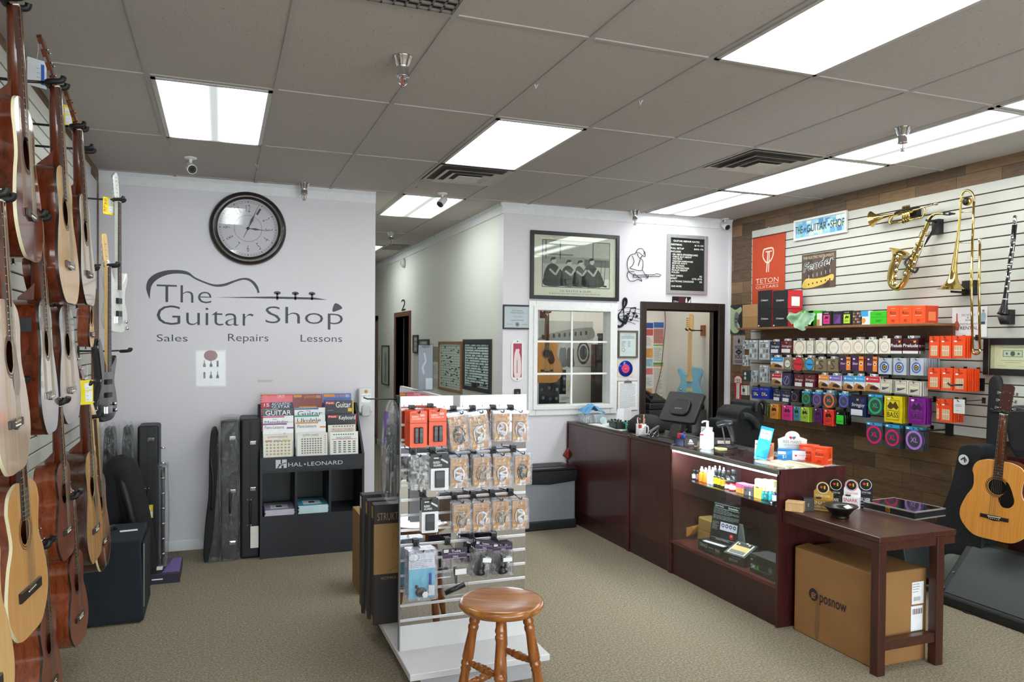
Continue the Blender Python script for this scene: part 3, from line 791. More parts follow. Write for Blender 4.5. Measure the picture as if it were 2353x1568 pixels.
STRAT = [(0,0),(.1,.008),(.155,.06),(.15,.13),(.115,.2),(.122,.27),(.15,.32),(.158,.37),(.14,.385),(.11,.345),(.06,.315),(.0,.315),(-.05,.33),(-.09,.37),(-.12,.43),(-.15,.44),(-.155,.4),(-.135,.31),(-.108,.23),(-.135,.14),(-.155,.08),(-.1,.012)]
TELE = [(0,0),(.1,.006),(.158,.06),(.155,.14),(.115,.22),(.122,.29),(.148,.335),(.152,.375),(.128,.39),(.09,.355),(.055,.325),(.028,.33),(.028,.40),(-.06,.405),(-.12,.395),(-.148,.345),(-.12,.26),(-.115,.2),(-.15,.12),(-.158,.06),(-.1,.006)]
BASS = [(0,0),(.1,.012),(.158,.08),(.14,.17),(.112,.24),(.13,.31),(.152,.37),(.14,.40),(.1,.37),(.05,.335),(0,.335),(-.04,.36),(-.07,.42),(-.11,.49),(-.14,.5),(-.15,.44),(-.12,.33),(-.105,.24),(-.15,.14),(-.155,.06),(-.1,.008)]
p = aX(272,772,-.58)
electric('white electric guitar with dark fretboard in the far corner by the clock wall',(-.60,p.y+.18,p.z+.02),R(76),STRAT,mt('#dcdcd8',.15,0,.02,8,0,.8),neck=mt('#d6d6d2',.25,coat=.5),board=FRETB,dots=BONE,nut=.82,pick=((.12,.08,.035),(.2,.08,.035)),knobs=((.1,.07),(.12,.03)),bridge=(.08,))
hanger('black hanger arm carrying the white electric guitar',0,p.y+.18,p.z+.85,.26)
p = aX(255,968,-.625)
electric('glossy black electric bass with maple neck hanging near the corner',(-.64,p.y,p.z),R(78),BASS,mt('#0c0d10',.08,0,.02,8,0,1),neck=MAPLE,board=FRETB,dots=BONE,nut=.94,zj=.37,pick=((.16,.09,.03),(.24,.09,.03)),knobs=((.09,.1),(.1,.06)),bridge=(.07,),pegs='four',name='bass_guitar',head=[(-.021,0),(.021,0),(.03,.03),(.03,.14),(.02,.2),(-.01,.2),(-.04,.18),(-.035,.05),(-.026,.02)])
hanger('black hanger arm carrying the black electric bass',0,p.y+.02,p.z+.95,.24)
# small instruments and the far strip of the wall
def ukulele(label,px,py,xt,body,top,sc,hl):
    p = aX(px,py,xt)
    acoustic(label,(xt,p.y,p.z),RZL,sc=sc,top=top,body=body,L=.27,low=.09,waist=.062,up=.07,depth=.06,scale=.38,nfret=12,name='ukulele',strings=0)
    hanger('black hanger arm carrying the '+hl,0,p.y,p.z+sc*(.27*.285+.38)+.006,xt-XL-.028)
ukulele('small tan ukulele hanging between the guitars and the corner',210,798,-.68,MAHOGL,SPRUCE,.95,'small tan ukulele')
b = B(mt('#cfd0d4',.6));
r = thing('wall_banner','white cloth banner with dark lettering at the end of the guitar wall','banner',(XL+.024,6.12,2.08),RZL)
B(mt('#c9cbd0',.7)).prism([(-.28,0),(.28,0),(.28,.80),(-.28,.80)],-.002,0).build('cloth',r)
b = B(INK);b.text('TETON',-.24,.16,.48,.11).text('GUITARS',-.2,.05,.4,.05).line([(-.24,.125),(.24,.125)],.008).m(mt('#3d6f7a',.6)).ring(0,.58,.085,.1,sx=.8).line([(0,.64),(0,.36)],.018).line([(-.06,.63),(.06,.63)],.018)
b.build('lettering',r)
p = aX(250,560,XL+.03)
B(wood('#5a3a24','#7a5334',(1,1,.1),40,.5)).box(XL+.002,6.28,.5,XL+.022,6.36,2.35).build('trim_5')['kind'] = 'structure'
# ------------------------------------------------------------------ flat things fixed to walls that face the viewer (planes of constant Y)
def rY(l,t,r,b,Y):
    m,c = (t+b)/2,(l+r)/2
    return aY(l,m,Y).x,aY(c,b,Y).z,aY(r,m,Y).x,aY(c,t,Y).z
def onwall(name,label,cat,px,Y=YB,group=None,off=.002):
    x0,z0,x1,z1 = rY(*px,Y)
    r = thing(name,label,cat,((x0+x1)/2,Y-off,z0),0,group)
    return r,x1-x0,z1-z0
def rX(l,t,r,b,X):
    m,c = (t+b)/2,(l+r)/2
    return aX(l,m,X).y,aX(c,b,X).z,aX(r,m,X).y,aX(c,t,X).z
def onright(name,label,cat,px,X,group=None):
    y0,z0,y1,z1 = rX(*px,X)
    r = thing(name,label,cat,(X,(y0+y1)/2,z0),R(-90),group)
    return r,y0-y1,z1-z0
def frame(r,w,h,fw,fd,mat,pic,glass=True,mat2=None,mw=0):
    """picture frame: rails, sheet, pane; the picture content goes on the sheet"""
    b = B(mat)
    for (x0,z0,x1,z1) in ((-w/2,0,-w/2+fw,h),(w/2-fw,0,w/2,h),(-w/2+fw,0,w/2-fw,fw),(-w/2+fw,h-fw,w/2-fw,h)): b.box(x0,-fd,z0,x1,0,z1)
    b.build('frame',r,bev=.002,seg=1)
    s = B(pic).box(-w/2+fw,-fd*.35,fw,w/2-fw,-.001,h-fw).build('sheet',r)
    if glass: B(GLASS).box(-w/2+fw,-fd*.75,fw,w/2-fw,-fd*.72,h-fw).build('pane',r)
    return s,-fd*.35-.0008
def scribble(b,x0,x1,z0,z1,n,y,th=.35,seed=1,full=.0):
    rd = random.Random(seed)
    for k in range(n):
        z = z1-(z1-z0)*(k+.5)/n;e = x1-(x1-x0)*(rd.random()*.45 if rd.random() > full else 0)
        h = (z1-z0)/n*th;x = x0
        while x < e:
            q = min(e,x+(x1-x0)*(.04+.1*rd.random()));b.rect(x,z-h/2,q,z+h/2,y);x = q+(x1-x0)*.018

# --- painted shop sign on the partition
C_ = aY(565,760,YB);LX,LZ = C_.x,aY(565,790,YB).z
def lp(px,py): p = aY(px,py,YB-.002);return (p.x-LX,p.z-LZ)
LOGO = mt('#3b3a45',.5)
r = thing('wall_sign','large dark shop name lettering with guitar outline on the white partition','sign',(LX,YB-.001,LZ))
def tx(b,s,x0,y0,x1,y1,off=-.012):
    a = lp(x0,(y0+y1)/2)[0];c = lp(x1,(y0+y1)/2)[0];m = (x0+x1)/2;z1 = lp(m,y0)[1];z0 = lp(m,y1)[1]
    b.text(s,a,z0,c-a,z1-z0,-.001,off)
b = B(LOGO)
tx(b,'The',360,656,486,696);tx(b,'Guitar',360,704,583,748);tx(b,'Shop',610,706,788,757)
tx(b,'Sales',360,769,431,785,-.005);tx(b,'Repairs',524,768,617,790,-.005);tx(b,'Lessons',691,770,786,786,-.005)
b.build('lettering',r)
def c4(p): return lp(320+p[0]*.3188,420+p[1]*.3188)
out = [(74,838),(50,765),(65,700),(120,655),(200,632),(290,630),(355,645),(400,680),(470,712),(540,733),(610,728),(680,705),(740,688),(790,690),(830,715),(855,750),(868,793)]
inn = [(76,838),(85,755),(120,705),(190,668),(270,655),(350,665),(400,695),(470,725),(545,749),(615,746),(690,717),(745,701),(785,706),(815,728),(838,760),(848,778),(850,795)]
oc = curve([c4(p) for p in out],4);ic = curve([c4(p) for p in inn],4)
n = min(len(oc),len(ic));b = B(LOGO)
b.add([(p[0],-.001,p[1]) for p in oc[:n]]+[(p[0],-.001,p[1]) for p in ic[:n]],[(i,n+i,n+i+1,i+1) for i in range(n-1)])
b.flat([c4(p) for p in ((540,827),(960,821),(1260,828),(1360,845),(1240,843),(960,836))],-.001)
for (x,z) in ((995,795),(1125,798),(1245,800)):
    q = c4((x,z));b.disc(q[0],q[1],.0095*1.5,-.001,20,2.0);a = c4((x-7,z));c = c4((x+7,846));b.rect(a[0],c[1],c[0],a[1],-.001)
b.build('guitar_outline',r)
B(LOGO).flat(curve([c4(p) for p in ((1412,870),(1445,882),(1463,905),(1440,918),(1397,931),(1394,905))],4,True),-.001).build('pick_mark',r)

# --- clock
c = aY(570,525,YB)
r = thing('wall_clock','large round dark-framed wall clock above the shop lettering','clock',(.212,YB,2.636))
RO = .303
DKW = wood('#17100e','#2c1c18',(1,1,1),30,.3,.3)
B(DKW).lathe([(RO-.06,-.03),(RO-.066,-.04),(RO-.05,-.052),(RO-.025,-.055),(RO-.006,-.04),(RO,-.015),(RO,0)],n=64,ax='y',caps=False).build('rim',r)
face = B(mt('#cdc8d2',.55,0,.02,5)).disc(0,0,RO-.055,-.016,64).build('dial',r)
b = B(mt('#44434c',.6));b.ring(0,0,.107,.1095,-.0168,60).ring(0,0,.212,.2135,-.0168,60).ring(0,0,.224,.2255,-.0168,60)
for k in range(60):
    t = 2*PI*k/60;a = .213;c2 = .225;w = .0022 if k % 5 else .006
    b.line([(a*math.sin(t),a*math.cos(t)),(c2*math.sin(t),c2*math.cos(t))],w if k % 5 else .007,-.0169)
for k in range(1,13):
    t = 2*PI*k/12;s_ = str(k);v,f,tw,th = text_mesh(s_,-.012);hh = .058;ww = .017*len(s_)
    flip = 4 <= k <= 8
    vv = []
    for p in v:
        x = (p[0]/tw-.5)*ww;z = (p[1]/th-.5)*hh
        if flip: x,z = -x,-z
        cx = x*math.cos(t)+(z+(.165 if not flip else .165))*math.sin(t);cz = -x*math.sin(t)+(z+.165)*math.cos(t)
        vv.append((cx,-.0169,cz))
    b.add(vv,f)
b.build('numerals',r)
HM = mt('#35343b',.4)
def hand(a,l,tail,w,nm,y):
    b = B(HM);t = R(a)
    P = lambda x,z: (x*math.cos(t)+z*math.sin(t),-x*math.sin(t)+z*math.cos(t))
    b.flat([P(-.002,-tail),(P(.002,-tail)),P(.003,.02),P(w,l*.35),P(.003,l*.55),P(.001,l),P(-.001,l),P(-.003,l*.55),P(-w,l*.35),P(-.003,.02)],y)
    if tail > .05: q = P(0,-tail);b.disc(q[0],q[1],.011,y,16)
    b.build(nm,r)
hand(23,.215,.03,.011,'minute_hand',-.020);hand(94,.165,.02,.009,'hour_hand',-.019);hand(205,.09,.02,.002,'second_hand',-.0205)
B(HM).lathe([(.012,-.018),(.012,-.024),(.005,-.026),(0,-.026)],n=16,ax='y').build('hub',r)
B(clear('#fbfcfb',.05,.0)).disc(0,0,RO-.06,-.030,48).build('glass_cover',r)

# --- sheet of guitar pictures in a plastic sleeve
r,w,h = onwall('paper_sheet','white sheet with six small case pictures taped under the lettering','paper',(451,808,517,887))
B(PAPER).box(-w/2,-.001,0,w/2,0,h).build('paper',r)
b = B(mt('#7a1f2a',.5));b.disc(0,h*.88,w*.2,-.0015,20,1.2)
for i in range(3):
    for j in range(2):
        x = -w*.22+i*w*.23;z = h*(.55-.33*j);b.m(mt(['#5a2a2a','#2a2030','#33303a'][i],.5))
        if (i == 2 and j == 0) or (i == 0 and j == 1): b.rect(x-w*.035,z,x+w*.035,z+h*.18,-.0015)
        else: b.flat([(x-w*.05,z),(x+w*.05,z),(x+w*.05,z+h*.05),(x+w*.035,z+h*.09),(x+w*.015,z+h*.11),(x+w*.012,z+h*.2),(x-w*.012,z+h*.2),(x-w*.015,z+h*.11),(x-w*.035,z+h*.09),(x-w*.05,z+h*.05)],-.0015)
b.build('print',r)
B(clear('#ffffff',.0,.25)).box(-w*.54,-.003,-h*.03,w*.54,-.0025,h*1.05).build('plastic_sleeve',r)
# traces of old tape
r,w,h = onwall('tape_residue','faint strip of old tape left on the partition above the magazine rack','tape',(591,873,626,879))
B(mt('#c3c2c6',.5)).box(-w/2,-.0005,0,w/2,0,h).build('strip',r)
# --- soap dispenser
r,w,h = onwall('hand_sanitizer_dispenser','white wall dispenser at the partition edge right of the magazine rack','dispenser',(820,891,853,955))
B(mt('#cfcfd0',.3)).prism(rrect(-w/2,h*.12,w/2,h,.02),-.09,0,True).build('housing',r,bev=.012,seg=3)
B(mt('#b8b8ba',.3)).prism(rrect(-w*.3,0,w*.3,h*.4,.02),-.105,-.03,True).build('push_lever',r,bev=.008)
b = B(mt('#e9edf2',.2)).prism(rrect(-w*.32,h*.5,w*.32,h*.8,.01),-.092,-.089);b.m(mt('#c7842e',.5)).disc(0,h*.88,w*.12,-.0915).m(INK).text('LET IT',-w*.3,h*.7,w*.6,h*.05,-.0935);b.build('label_window',r)

# ------------------------------------------------------------------ magazine rack
BLKW = mt('#1b1d26',.42,0,.05,25)
YR = 6.22
x0 = aY(600,1285,YR).x;x1 = aY(834,1262,YR).x
RW = x1-x0
zl0 = aY(718,1078,YR).z;zl1 = aY(718,1048,YR).z;zc = aY(718,1186,YR).z;YRB = YB-.03
r = thing('magazine_rack','black three-column magazine rack with cubbies below, against the partition','rack',((x0+x1)/2,YR,0))
D = YRB-YR;RT = .018;ztop = aY(600,930,YRB-.05).z
for s_ in (-1,1):
    q = B(BLKW);x = s_*RW/2
    q.add([(x-RT/2,0,0),(x-RT/2,D,0),(x-RT/2,D,ztop),(x-RT/2,D-.05,ztop),(x-RT/2,0,zl1),(x+RT/2,0,0),(x+RT/2,D,0),(x+RT/2,D,ztop),(x+RT/2,D-.05,ztop),(x+RT/2,0,zl1)],
          [(0,1,2,3,4),(9,8,7,6,5),(0,5,6,1),(1,6,7,2),(2,7,8,3),(3,8,9,4),(4,9,5,0)]);q.build('side_panel',r)
B(BLKW).box(-RW/2+RT/2,D-.012,0,RW/2-RT/2,D,ztop).build('back_panel',r)
B(BLKW).box(-RW/2+RT/2,.01,0,RW/2-RT/2,.026,zc).build('kick_panel',r)
B(BLKW).box(-RW/2+RT/2,.005,zc-.0,RW/2-RT/2,D-.012,zc+.018).build('shelf',r)
for s_ in (-1,1): B(BLKW).box(s_*RW/6-.009,.012,zc+.018,s_*RW/6+.009,D-.012,zl0-.02).build('divider',r)
lip = B(BLKW).box(-RW/2+RT/2,-.004,zl0,RW/2-RT/2,.012,zl1).build('front_lip',r)
B(BLKW).box(-RW/2+RT/2,.012,zl0-.02,RW/2-RT/2,D-.012,zl0).build('shelf',r)
NT = 5
for k in range(1,NT): B(BLKW).box(-RW/2+RT/2,.012+k*.074,zl0,RW/2-RT/2,.012+k*.074+.006,zl0+k*.062+.03).build('step',r)
b = B(mt('#c8cad2',.35));hh = zl1-zl0
b.text('HAL',-RW*.245,zl0+hh*.26,RW*.135,hh*.3,-.005).text('LEONARD',-RW*.06,zl0+hh*.26,RW*.35,hh*.3,-.005).disc(-RW*.085,zl0+hh*.4,hh*.06,-.005)
b.rect(-RW*.365,zl0+hh*.18,-RW*.26,zl0+hh*.82,-.005);b.m(BLKW).rect(-RW*.318,zl0+hh*.52,-RW*.305,zl0+hh*.82,-.0056).line([(-RW*.345,zl0+hh*.28),(-RW*.315,zl0+hh*.45),(-RW*.265,zl0+hh*.58)],hh*.06,-.0056).line([(-RW*.325,zl0+hh*.5),(-RW*.345,zl0+hh*.18)],hh*.07,-.0056).rect(-RW*.31,zl0+hh*.18,-RW*.29,zl0+hh*.38,-.0056)
b.build('lettering',lip)
# books standing in the tiers; (column, tier, px left, top, right, label, cover, design)
def c5(x,y): return 420+x*.2934,860+y*.2934
def book(lab,tier,x0,y0,x1,y1,col,els,edge=None):
    Y = YR+.012+(NT-1-tier)*.074+.03
    p0 = c5(x0,y0);p1 = c5(x1,y1);L_,zb,R_,zt = rY(p0[0],p0[1],p1[0],p1[1],Y)
    zb = zl0+(NT-1-tier)*.062*0+(.0 if tier == NT-1 else (NT-1-tier)*.05)
    h = zt-zb;w = R_-L_
    r = thing('music_book',lab,'book',((L_+R_)/2,Y,zb));r.rotation_euler = (R(-4),0,0)
    b = B(mt(col,.3)).box(-w/2,-.004,0,w/2,.004,h)
    c_ = b.build('cover',r)
    hv = zt-aY((p0[0]+p1[0])/2,p1[1],Y).z     # visible part of the cover
    b = B()
    for e in els:
        if e[0] == 'r': b.m(mt(e[5],.4)).rect(-w/2+e[1]*w,h-e[4]*hv,-w/2+e[3]*w,h-e[2]*hv,-.0046-e[6]*.0003 if len(e) > 6 else -.0046)
        elif e[0] == 't': b.m(mt(e[6],.4)).text(e[1],-w/2+e[2]*w,h-e[5]*hv,(e[4]-e[2])*w,(e[5]-e[3])*hv,-.0054)
        elif e[0] == 'grid':
            b.m(mt(e[7],.5));nx,nz = e[5],e[6]
            for i in range(nx):
                for j in range(nz):
                    a = -w/2+w*(e[1]+(e[3]-e[1])*(i+.2)/nx);c2 = -w/2+w*(e[1]+(e[3]-e[1])*(i+.8)/nx);t = h-hv*(e[2]+(e[4]-e[2])*(j+.2)/nz);u = h-hv*(e[2]+(e[4]-e[2])*(j+.75)/nz)
                    b.rect(a,u,c2,t,-.0052)
                    if len(e) > 8: b.m(mt(e[8],.5)).rect((a+c2)/2-.001,u,(a+c2)/2+.001,t,-.0056).rect(a,(u+t)/2-.001,c2,(u+t)/2+.001,-.0056).m(mt(e[7],.5))
        elif e[0] == 'spiral':
            b.m(DARK)
            for k in range(14): b.box(-w/2-.006,-.007,h-.012-k*.02,-w/2+.008,.006,h-.008-k*.02)
    b.build('cover_print',r)
    return r
RB = '#b3202e'
book('spiral-bound acoustic guitar book with red top, back tier of the left column',0,612,160,860,272,'#e35a6a',[('r',0,0,1,.1,'#d8434f'),('r',.05,.06,.2,.18,'#d98a3a',1),('t','COMPLETE',.5,.05,.75,.25,'#f6e0e0'),('r',0,.55,.3,1,'#b8242f',1),('t','15',.1,.62,.26,.85,'#ffffff'),('r',.3,.55,1,1,'#2a3560',1),('t','ACOUSTIC',.34,.58,.94,.75,'#ffffff'),('t','GUITAR',.34,.78,.92,.97,'#ffffff'),('spiral',)])
book('black guitar book with white title, second tier of the left column',1,625,270,868,332,'#17171c',[('t','GUITAR',.1,.25,.92,.85,'#ffffff'),('t','HAL LEONARD',.1,.05,.5,.18,'#d8d8d8')])
book('mandolin book with a pink band, third tier of the left column',2,628,328,868,390,'#e9e9ea',[('r',0,.05,.7,.22,'#c43a82'),('t','Play',.32,.38,.46,.55,'#4a4a50'),('t','Mandolin',.06,.6,.8,.95,'#35353a')])
book('piano lesson book with a purple band, fourth tier of the left column',3,628,386,868,480,'#ececee',[('r',0,.02,.78,.14,'#8a3f94'),('t','Piano Lessons',.06,.2,.68,.45,'#3a3a42'),('r',.78,.36,1,.48,'#8a3f94'),('r',.66,.85,.74,.88,'#222222')])
book('guitar progressions chart with coloured grid, front tier of the left column',4,632,478,858,648,'#ded9cb',[('t','GUITAR PROGRESSIONS',.15,.05,.83,.13,'#b33a34'),('grid',.06,.24,.95,.95,7,5,'#c9b99a','#8a6a54'),('r',.06,.24,.3,.3,'#c86a5a'),('r',.35,.24,.6,.3,'#8a9ac0'),('r',.65,.24,.94,.3,'#c8b25a')])
book('dark red guitar method book, back tier of the middle column',0,863,158,1097,268,'#7e1f1f',[('r',.03,.05,.3,.22,'#d7892c',1),('t','GUITAR METHOD',.37,.1,.78,.28,'#d89a3a'),('t','BOOK 2',.8,.1,.95,.28,'#f0d8c0'),('r',.2,.86,.8,1,'#d9902e')])
book('guitar book with a blue band, second tier of the middle column',1,875,265,1117,328,'#e6e8ea',[('r',0,.03,.78,.22,'#2f6ab8'),('t','Play',.4,.3,.54,.5,'#4a4a50'),('t','Guitar',.1,.4,.9,.98,'#3f4046')])
book('ukulele book with a teal band, third tier of the middle column',2,878,322,1117,382,'#e6e9e8',[('r',0,.02,.8,.22,'#2f9a86'),('t','Ukulele',.08,.4,.85,.98,'#3f4046')])
book('piano lesson book with an orange band, fourth tier of the middle column',3,885,376,1122,466,'#ececee',[('r',0,.02,.74,.14,'#e08a2a'),('t','Piano Lessons',.06,.22,.68,.48,'#3a3a42'),('r',.8,.4,1,.52,'#e08a2a')])
book('guitar chords chart with black diagrams, front tier of the middle column',4,897,462,1135,635,'#e4e2dc',[('t','GUITAR CHORDS',.18,.05,.7,.14,'#5a5a5a'),('grid',.12,.22,.82,.95,8,7,'#8f8f8f','#3a3a3a'),('grid',.88,.1,.96,.95,1,9,'#b0b0b0')])
book('blue guitar method book, back tier of the right column',0,1103,153,1322,212,'#2b55a8',[('r',.03,.08,.4,.45,'#d7892c',1),('t','GUITAR METHOD',.38,.15,.78,.5,'#e0a04a'),('t','BOOK 1',.8,.15,.95,.5,'#ffffff')])
book('black guitar book with a yellow edge, second tier of the right column',1,1115,208,1340,318,'#18181b',[('r',.96,0,1,1,'#e8c022'),('r',.02,.06,.34,.26,'#c2202c',1),('t','Fast',.05,.1,.3,.22,'#ffffff'),('t','Guitar',.38,.1,.9,.5,'#ffffff'),('r',.08,.68,.3,.71,'#9a9a9a'),('r',.8,.55,.94,.8,'#e8b922')])
book('black keyboard book with a red edge, third tier of the right column',2,1133,316,1362,402,'#18181b',[('r',.97,0,1,1,'#c2202c'),('r',.02,.08,.36,.3,'#c2202c',1),('t','Fast',.05,.12,.3,.26,'#ffffff'),('t','Keyboard',.4,.12,.96,.6,'#ffffff')])
book('ukulele chords chart with coloured strip, fourth tier of the right column',3,1140,398,1355,462,'#e2e0d8',[('grid',.15,.08,.95,.3,8,1,'#3f7a4a','#8a2a2a'),('t','UKULELE CHORDS',.12,.4,.93,.72,'#b02a2a'),('r',.1,.8,.9,.86,'#7a7a7a')])
book('piano chords chart with rows of black keys, front tier of the right column',4,1155,453,1375,625,'#ecebe6',[('grid',.1,.08,.86,.16,9,1,'#3c7a58','#2a3a70'),('t','PIANO CHORDS',.22,.22,.74,.31,'#2a5a90'),('r',.06,.32,.94,.34,'#b03a3a'),('grid',.08,.4,.94,.96,5,6,'#8a8a8a','#1a1a1a')])
# stacks lying in the cubbies
def mags(n,xa,xb,tag_,c_cover,c_spine):
    for k in range(n):
        z = zc+.018+k*.009;dx = .004*((k*7) % 3-1)
        lab = ('top of the ' if k == n-1 else 'one of the ')+tag_
        r = thing('magazine',lab,'magazine',((x0+x1)/2+(xa+xb)/2+dx,YR+.02,z),0,None if k == n-1 else tag_+' below the top one')
        w = xb-xa-.02
        B(mt(c_cover,.35)).box(-w/2,0,.0,w/2,.3,.0085).build('cover',r)
        B(mt(c_spine,.5)).box(-w/2+.002,-.001,.001,w/2-.002,.001,.0075).build('page_edge',r)
        if k == n-1:
            b = B(mt('#e8eef2',.4)).add([(-w*.3,.05,.0092),(w*.3,.05,.0092),(w*.3,.2,.0092),(-w*.3,.2,.0092)],[(0,1,2,3)]);b.m(DARK).add([(-w*.1,.1,.0096),(w*.1,.1,.0096),(w*.1,.16,.0096),(-w*.1,.16,.0096)],[(0,1,2,3)]);b.build('cover_print',r)
mags(5,-RW/2+.02,-RW/6,'silver and purple magazines in the left cubby','#9a94b4','#cfcbd8')
mags(7,-RW/6+.01,RW/6,'light blue magazines in the middle cubby','#4aa8c8','#d8e8ee')

# ------------------------------------------------------------------ instrument cases on the floor
CASE = mt('#15161a',.5,0,.1,120,.15)
def latch(b,x,y,z,s=1):
    b.box(x-.03*s,y-.012,z-.02*s,x+.03*s,y,z+.02*s).box(x-.02*s,y-.02,z-.012*s,x+.026*s,y-.01,z+.012*s)
def hard_case(label,px,Y,depth=.3,latches=(.12,.35,.62,.9),handle=.5,tagc=None,group=None):
    x0,_,x1,zt = rY(px[0],px[1],px[2],px[3],Y);w = x1-x0
    r = thing('instrument_case',label,'case',((x0+x1)/2,Y,0),0,group)
    B(CASE).box(-w/2,0,0,w/2,depth,zt).build('shell',r,bev=.018,seg=3)
    b = B(mt('#0e0e11',.6));b.box(-.004,-.004,.02,.004,.0,zt-.02);b.build('seam_trim',r)
    for k in latches: q = B(CHROME);latch(q,w*.14,0,zt*k,.8);q.build('latch',r,bev=.003)
    b = B(DARK).tube(curve([(0,-.002,zt*handle-.08),(0,-.03,zt*handle-.07),(0,-.035,zt*handle),(0,-.03,zt*handle+.07),(0,-.002,zt*handle+.08)],4),.009,8);b.build('handle',r)
    b = B(CHROME)
    for k in (-.1,.1): b.ball((-.02,-.001,zt*handle+k),.006,8).ball((.005,-.001,zt*handle+k),.006,8)
    b.build('rivets',r)
    if tagc:
        q = B(mt(tagc,.6)).box(.0,-.045,zt*handle-.27,.06,-.043,zt*handle-.1).build('paper_tag',r)
    return r,w,zt
hard_case('black hard guitar case standing right beside the magazine rack, paper tag on its handle',(553,963,597,1285),6.28,.36,(.2,.5,.83),.33,'#d9d8d2')
rc,w,zt = hard_case('black hard case inside a clear plastic sheet, next to the case with the paper tag',(507,968,550,1287),6.26,.36,(.13,.5,.88),.42)
x0c,_,x1c,_ = rY(468,968,556,1287,6.24)
b = B(FILM)
pts = curve([(x0c-rc.location.x+.03,.0),(x0c-rc.location.x+.07,.25),(x0c-rc.location.x+.1,.75),(-w*.7,zt*.8),(-w*.56,zt*.97),(-w*.4,zt+.01),(w*.4,zt+.012),(w*.52,zt*.96),(w*.54,zt*.5),(w*.56,0)],6)
b.add([(p[0],-.025,p[1]) for p in pts]+[(p[0],.38,p[1]) for p in pts],[(i,i+1,len(pts)+i+1,len(pts)+i) for i in range(len(pts)-1)],True)
gx = [(p[0],p[1]) for p in pts]
b.add([(p[0],-.025-.008*math.sin(i*2.1),p[1]) for i,p in enumerate(gx)],[tuple(range(len(gx)))])
b.build('plastic_wrap',rc)
x0b,_,x1b,ztb = rY(476,990,503,1285,6.26)
r = thing('gig_bag','soft black bag wrapped in the same clear plastic, left of the wrapped case','bag',((x0b+x1b)/2,6.27,0))
w = x1b-x0b
B(mt('#101116',.75,0,.1,60,.3)).prism(curve([(-w*.7,0),(w*.5,0),(w*.5,ztb*.5),(w*.45,ztb*.93),(0,ztb),(-w*.3,ztb*.9),(-w*.4,ztb*.5),(-w*.75,ztb*.2)],5,True),0,.3,True).build('bag_body',r,bev=.02,seg=3)
B(DARK).tube(curve([(-w*.2,-.006,ztb*.8),(0,-.03,ztb*.6),(-w*.1,-.02,ztb*.4)],5),.01,6).build('carry_strap',r)
# corner group at the guitar wall
hard_case('tall black hard case with a yellow tag, standing in the corner by the speaker cabinet',(316,979,365,1294),6.40,.26,(.1,.9),.45)[0]
p = aY(341,1176,6.38)
r = thing('price_tag','yellow price tag on the tall corner case','price tag',(p.x,6.38,p.z-.05));B(YEL).box(-.032,-.001,0,.032,0,.1).build('card',r)
b = B(PAPER).rect(-.025,.055,.015,.085,-.0016).rect(-.02,.01,.028,.048,-.0016);b.build('print',r)
for (l,px,Y,sx) in (('plastic-covered black gig bag leaning in the corner, nearest the wall',(232,985,268,1290),6.3,0),('plastic-covered black gig bag next to the tall corner case',(276,982,308,1290),6.38,1)):
    xa,_,xb,zt = rY(*px,Y);w = xb-xa
    r = thing('gig_bag',l,'bag',((xa+xb)/2,Y,0))
    B(mt('#121318',.8,0,.1,50,.4)).prism(curve([(-w*.45,0),(w*.45,0),(w*.5,zt*.3),(w*.42,zt*.7),(w*.3,zt*.97),(0,zt),(-w*.3,zt*.97),(-w*.42,zt*.7),(-w*.5,zt*.3)],6,True),0,.16,True).build('bag_body',r,bev=.03,seg=3)
    b = B(FILM).prism(curve([(-w*.55,0),(w*.52,0),(w*.58,zt*.5),(w*.5,zt*.99),(0,zt*1.03),(-w*.5,zt*1.0),(-w*.57,zt*.5)],6,True),-.02,.0,True);b.build('plastic_cover',r)
xa,_,xb,zt = rY(250,1050,336,1230,5.9)
r = thing('gig_bag','slumped black cloth bag draped behind the speaker cabinet','bag',((xa+xb)/2,5.85,0));w = xb-xa
b = B(mt('#0f1014',.85,0,.1,40,.5))
b.tube(curve([(-w*.42,.05,.0),(-w*.42,.03,zt*.5),(-w*.3,0,zt*.85),(-w*.08,-.03,zt*.93),(w*.1,-.03,zt*.75),(w*.28,0,zt*.5),(w*.4,.03,zt*.2),(w*.4,.05,0)],6),[.09]*43,12)
b.ball((-w*.1,.06,zt*.3),(w*.42,.1,zt*.34),16);b.build('bag_body',r)
B(DARK).tube(curve([(-w*.1,-.1,zt*.85),(w*.14,-.13,zt*.62),(w*.34,-.1,zt*.3),(w*.4,-.07,.05)],5),.022,8).build('shoulder_strap',r)
# speaker cabinet
YC0 = 5.05;xr = aY(330,1340,YC0).x;zt = aY(330,1241,YC0).z;q = aZ(345,1199,zt);YC1 = q.y
r = thing('speaker_cabinet','black carpeted speaker cabinet on the floor below the hanging guitars','speaker',((XL+.12+xr)/2,(YC0+YC1)/2,0))
w = xr-(XL+.12);d = YC1-YC0
CRP = mt('#1d222b',.95,0,.35,260,.6)
b = B(CRP);
b.add([(-w/2,-d/2,.012),(w/2,-d/2,.012),(w/2,d/2,.012),(-w/2,d/2,.012),(-w/2,-d/2,zt),(w/2-.02,-d/2,zt),(w/2-.02,d/2,zt),(-w/2,d/2,zt)],[(0,3,2,1),(4,5,6,7),(0,1,5,4),(1,2,6,5),(2,3,7,6),(3,0,4,7)]);b.build('cabinet',r,bev=.01,seg=2)
B(mt('#0c0c0e',.8,0,.2,300)).box(w/2-.012,-d/2+.04,.09,w/2+.002,d/2-.04,zt-.03).build('grille_cloth',r)
B(STEEL).box(w/2-.004,-d/2+.026,.09,w/2+.003,-d/2+.036,zt-.03).build('trim_strip',r)
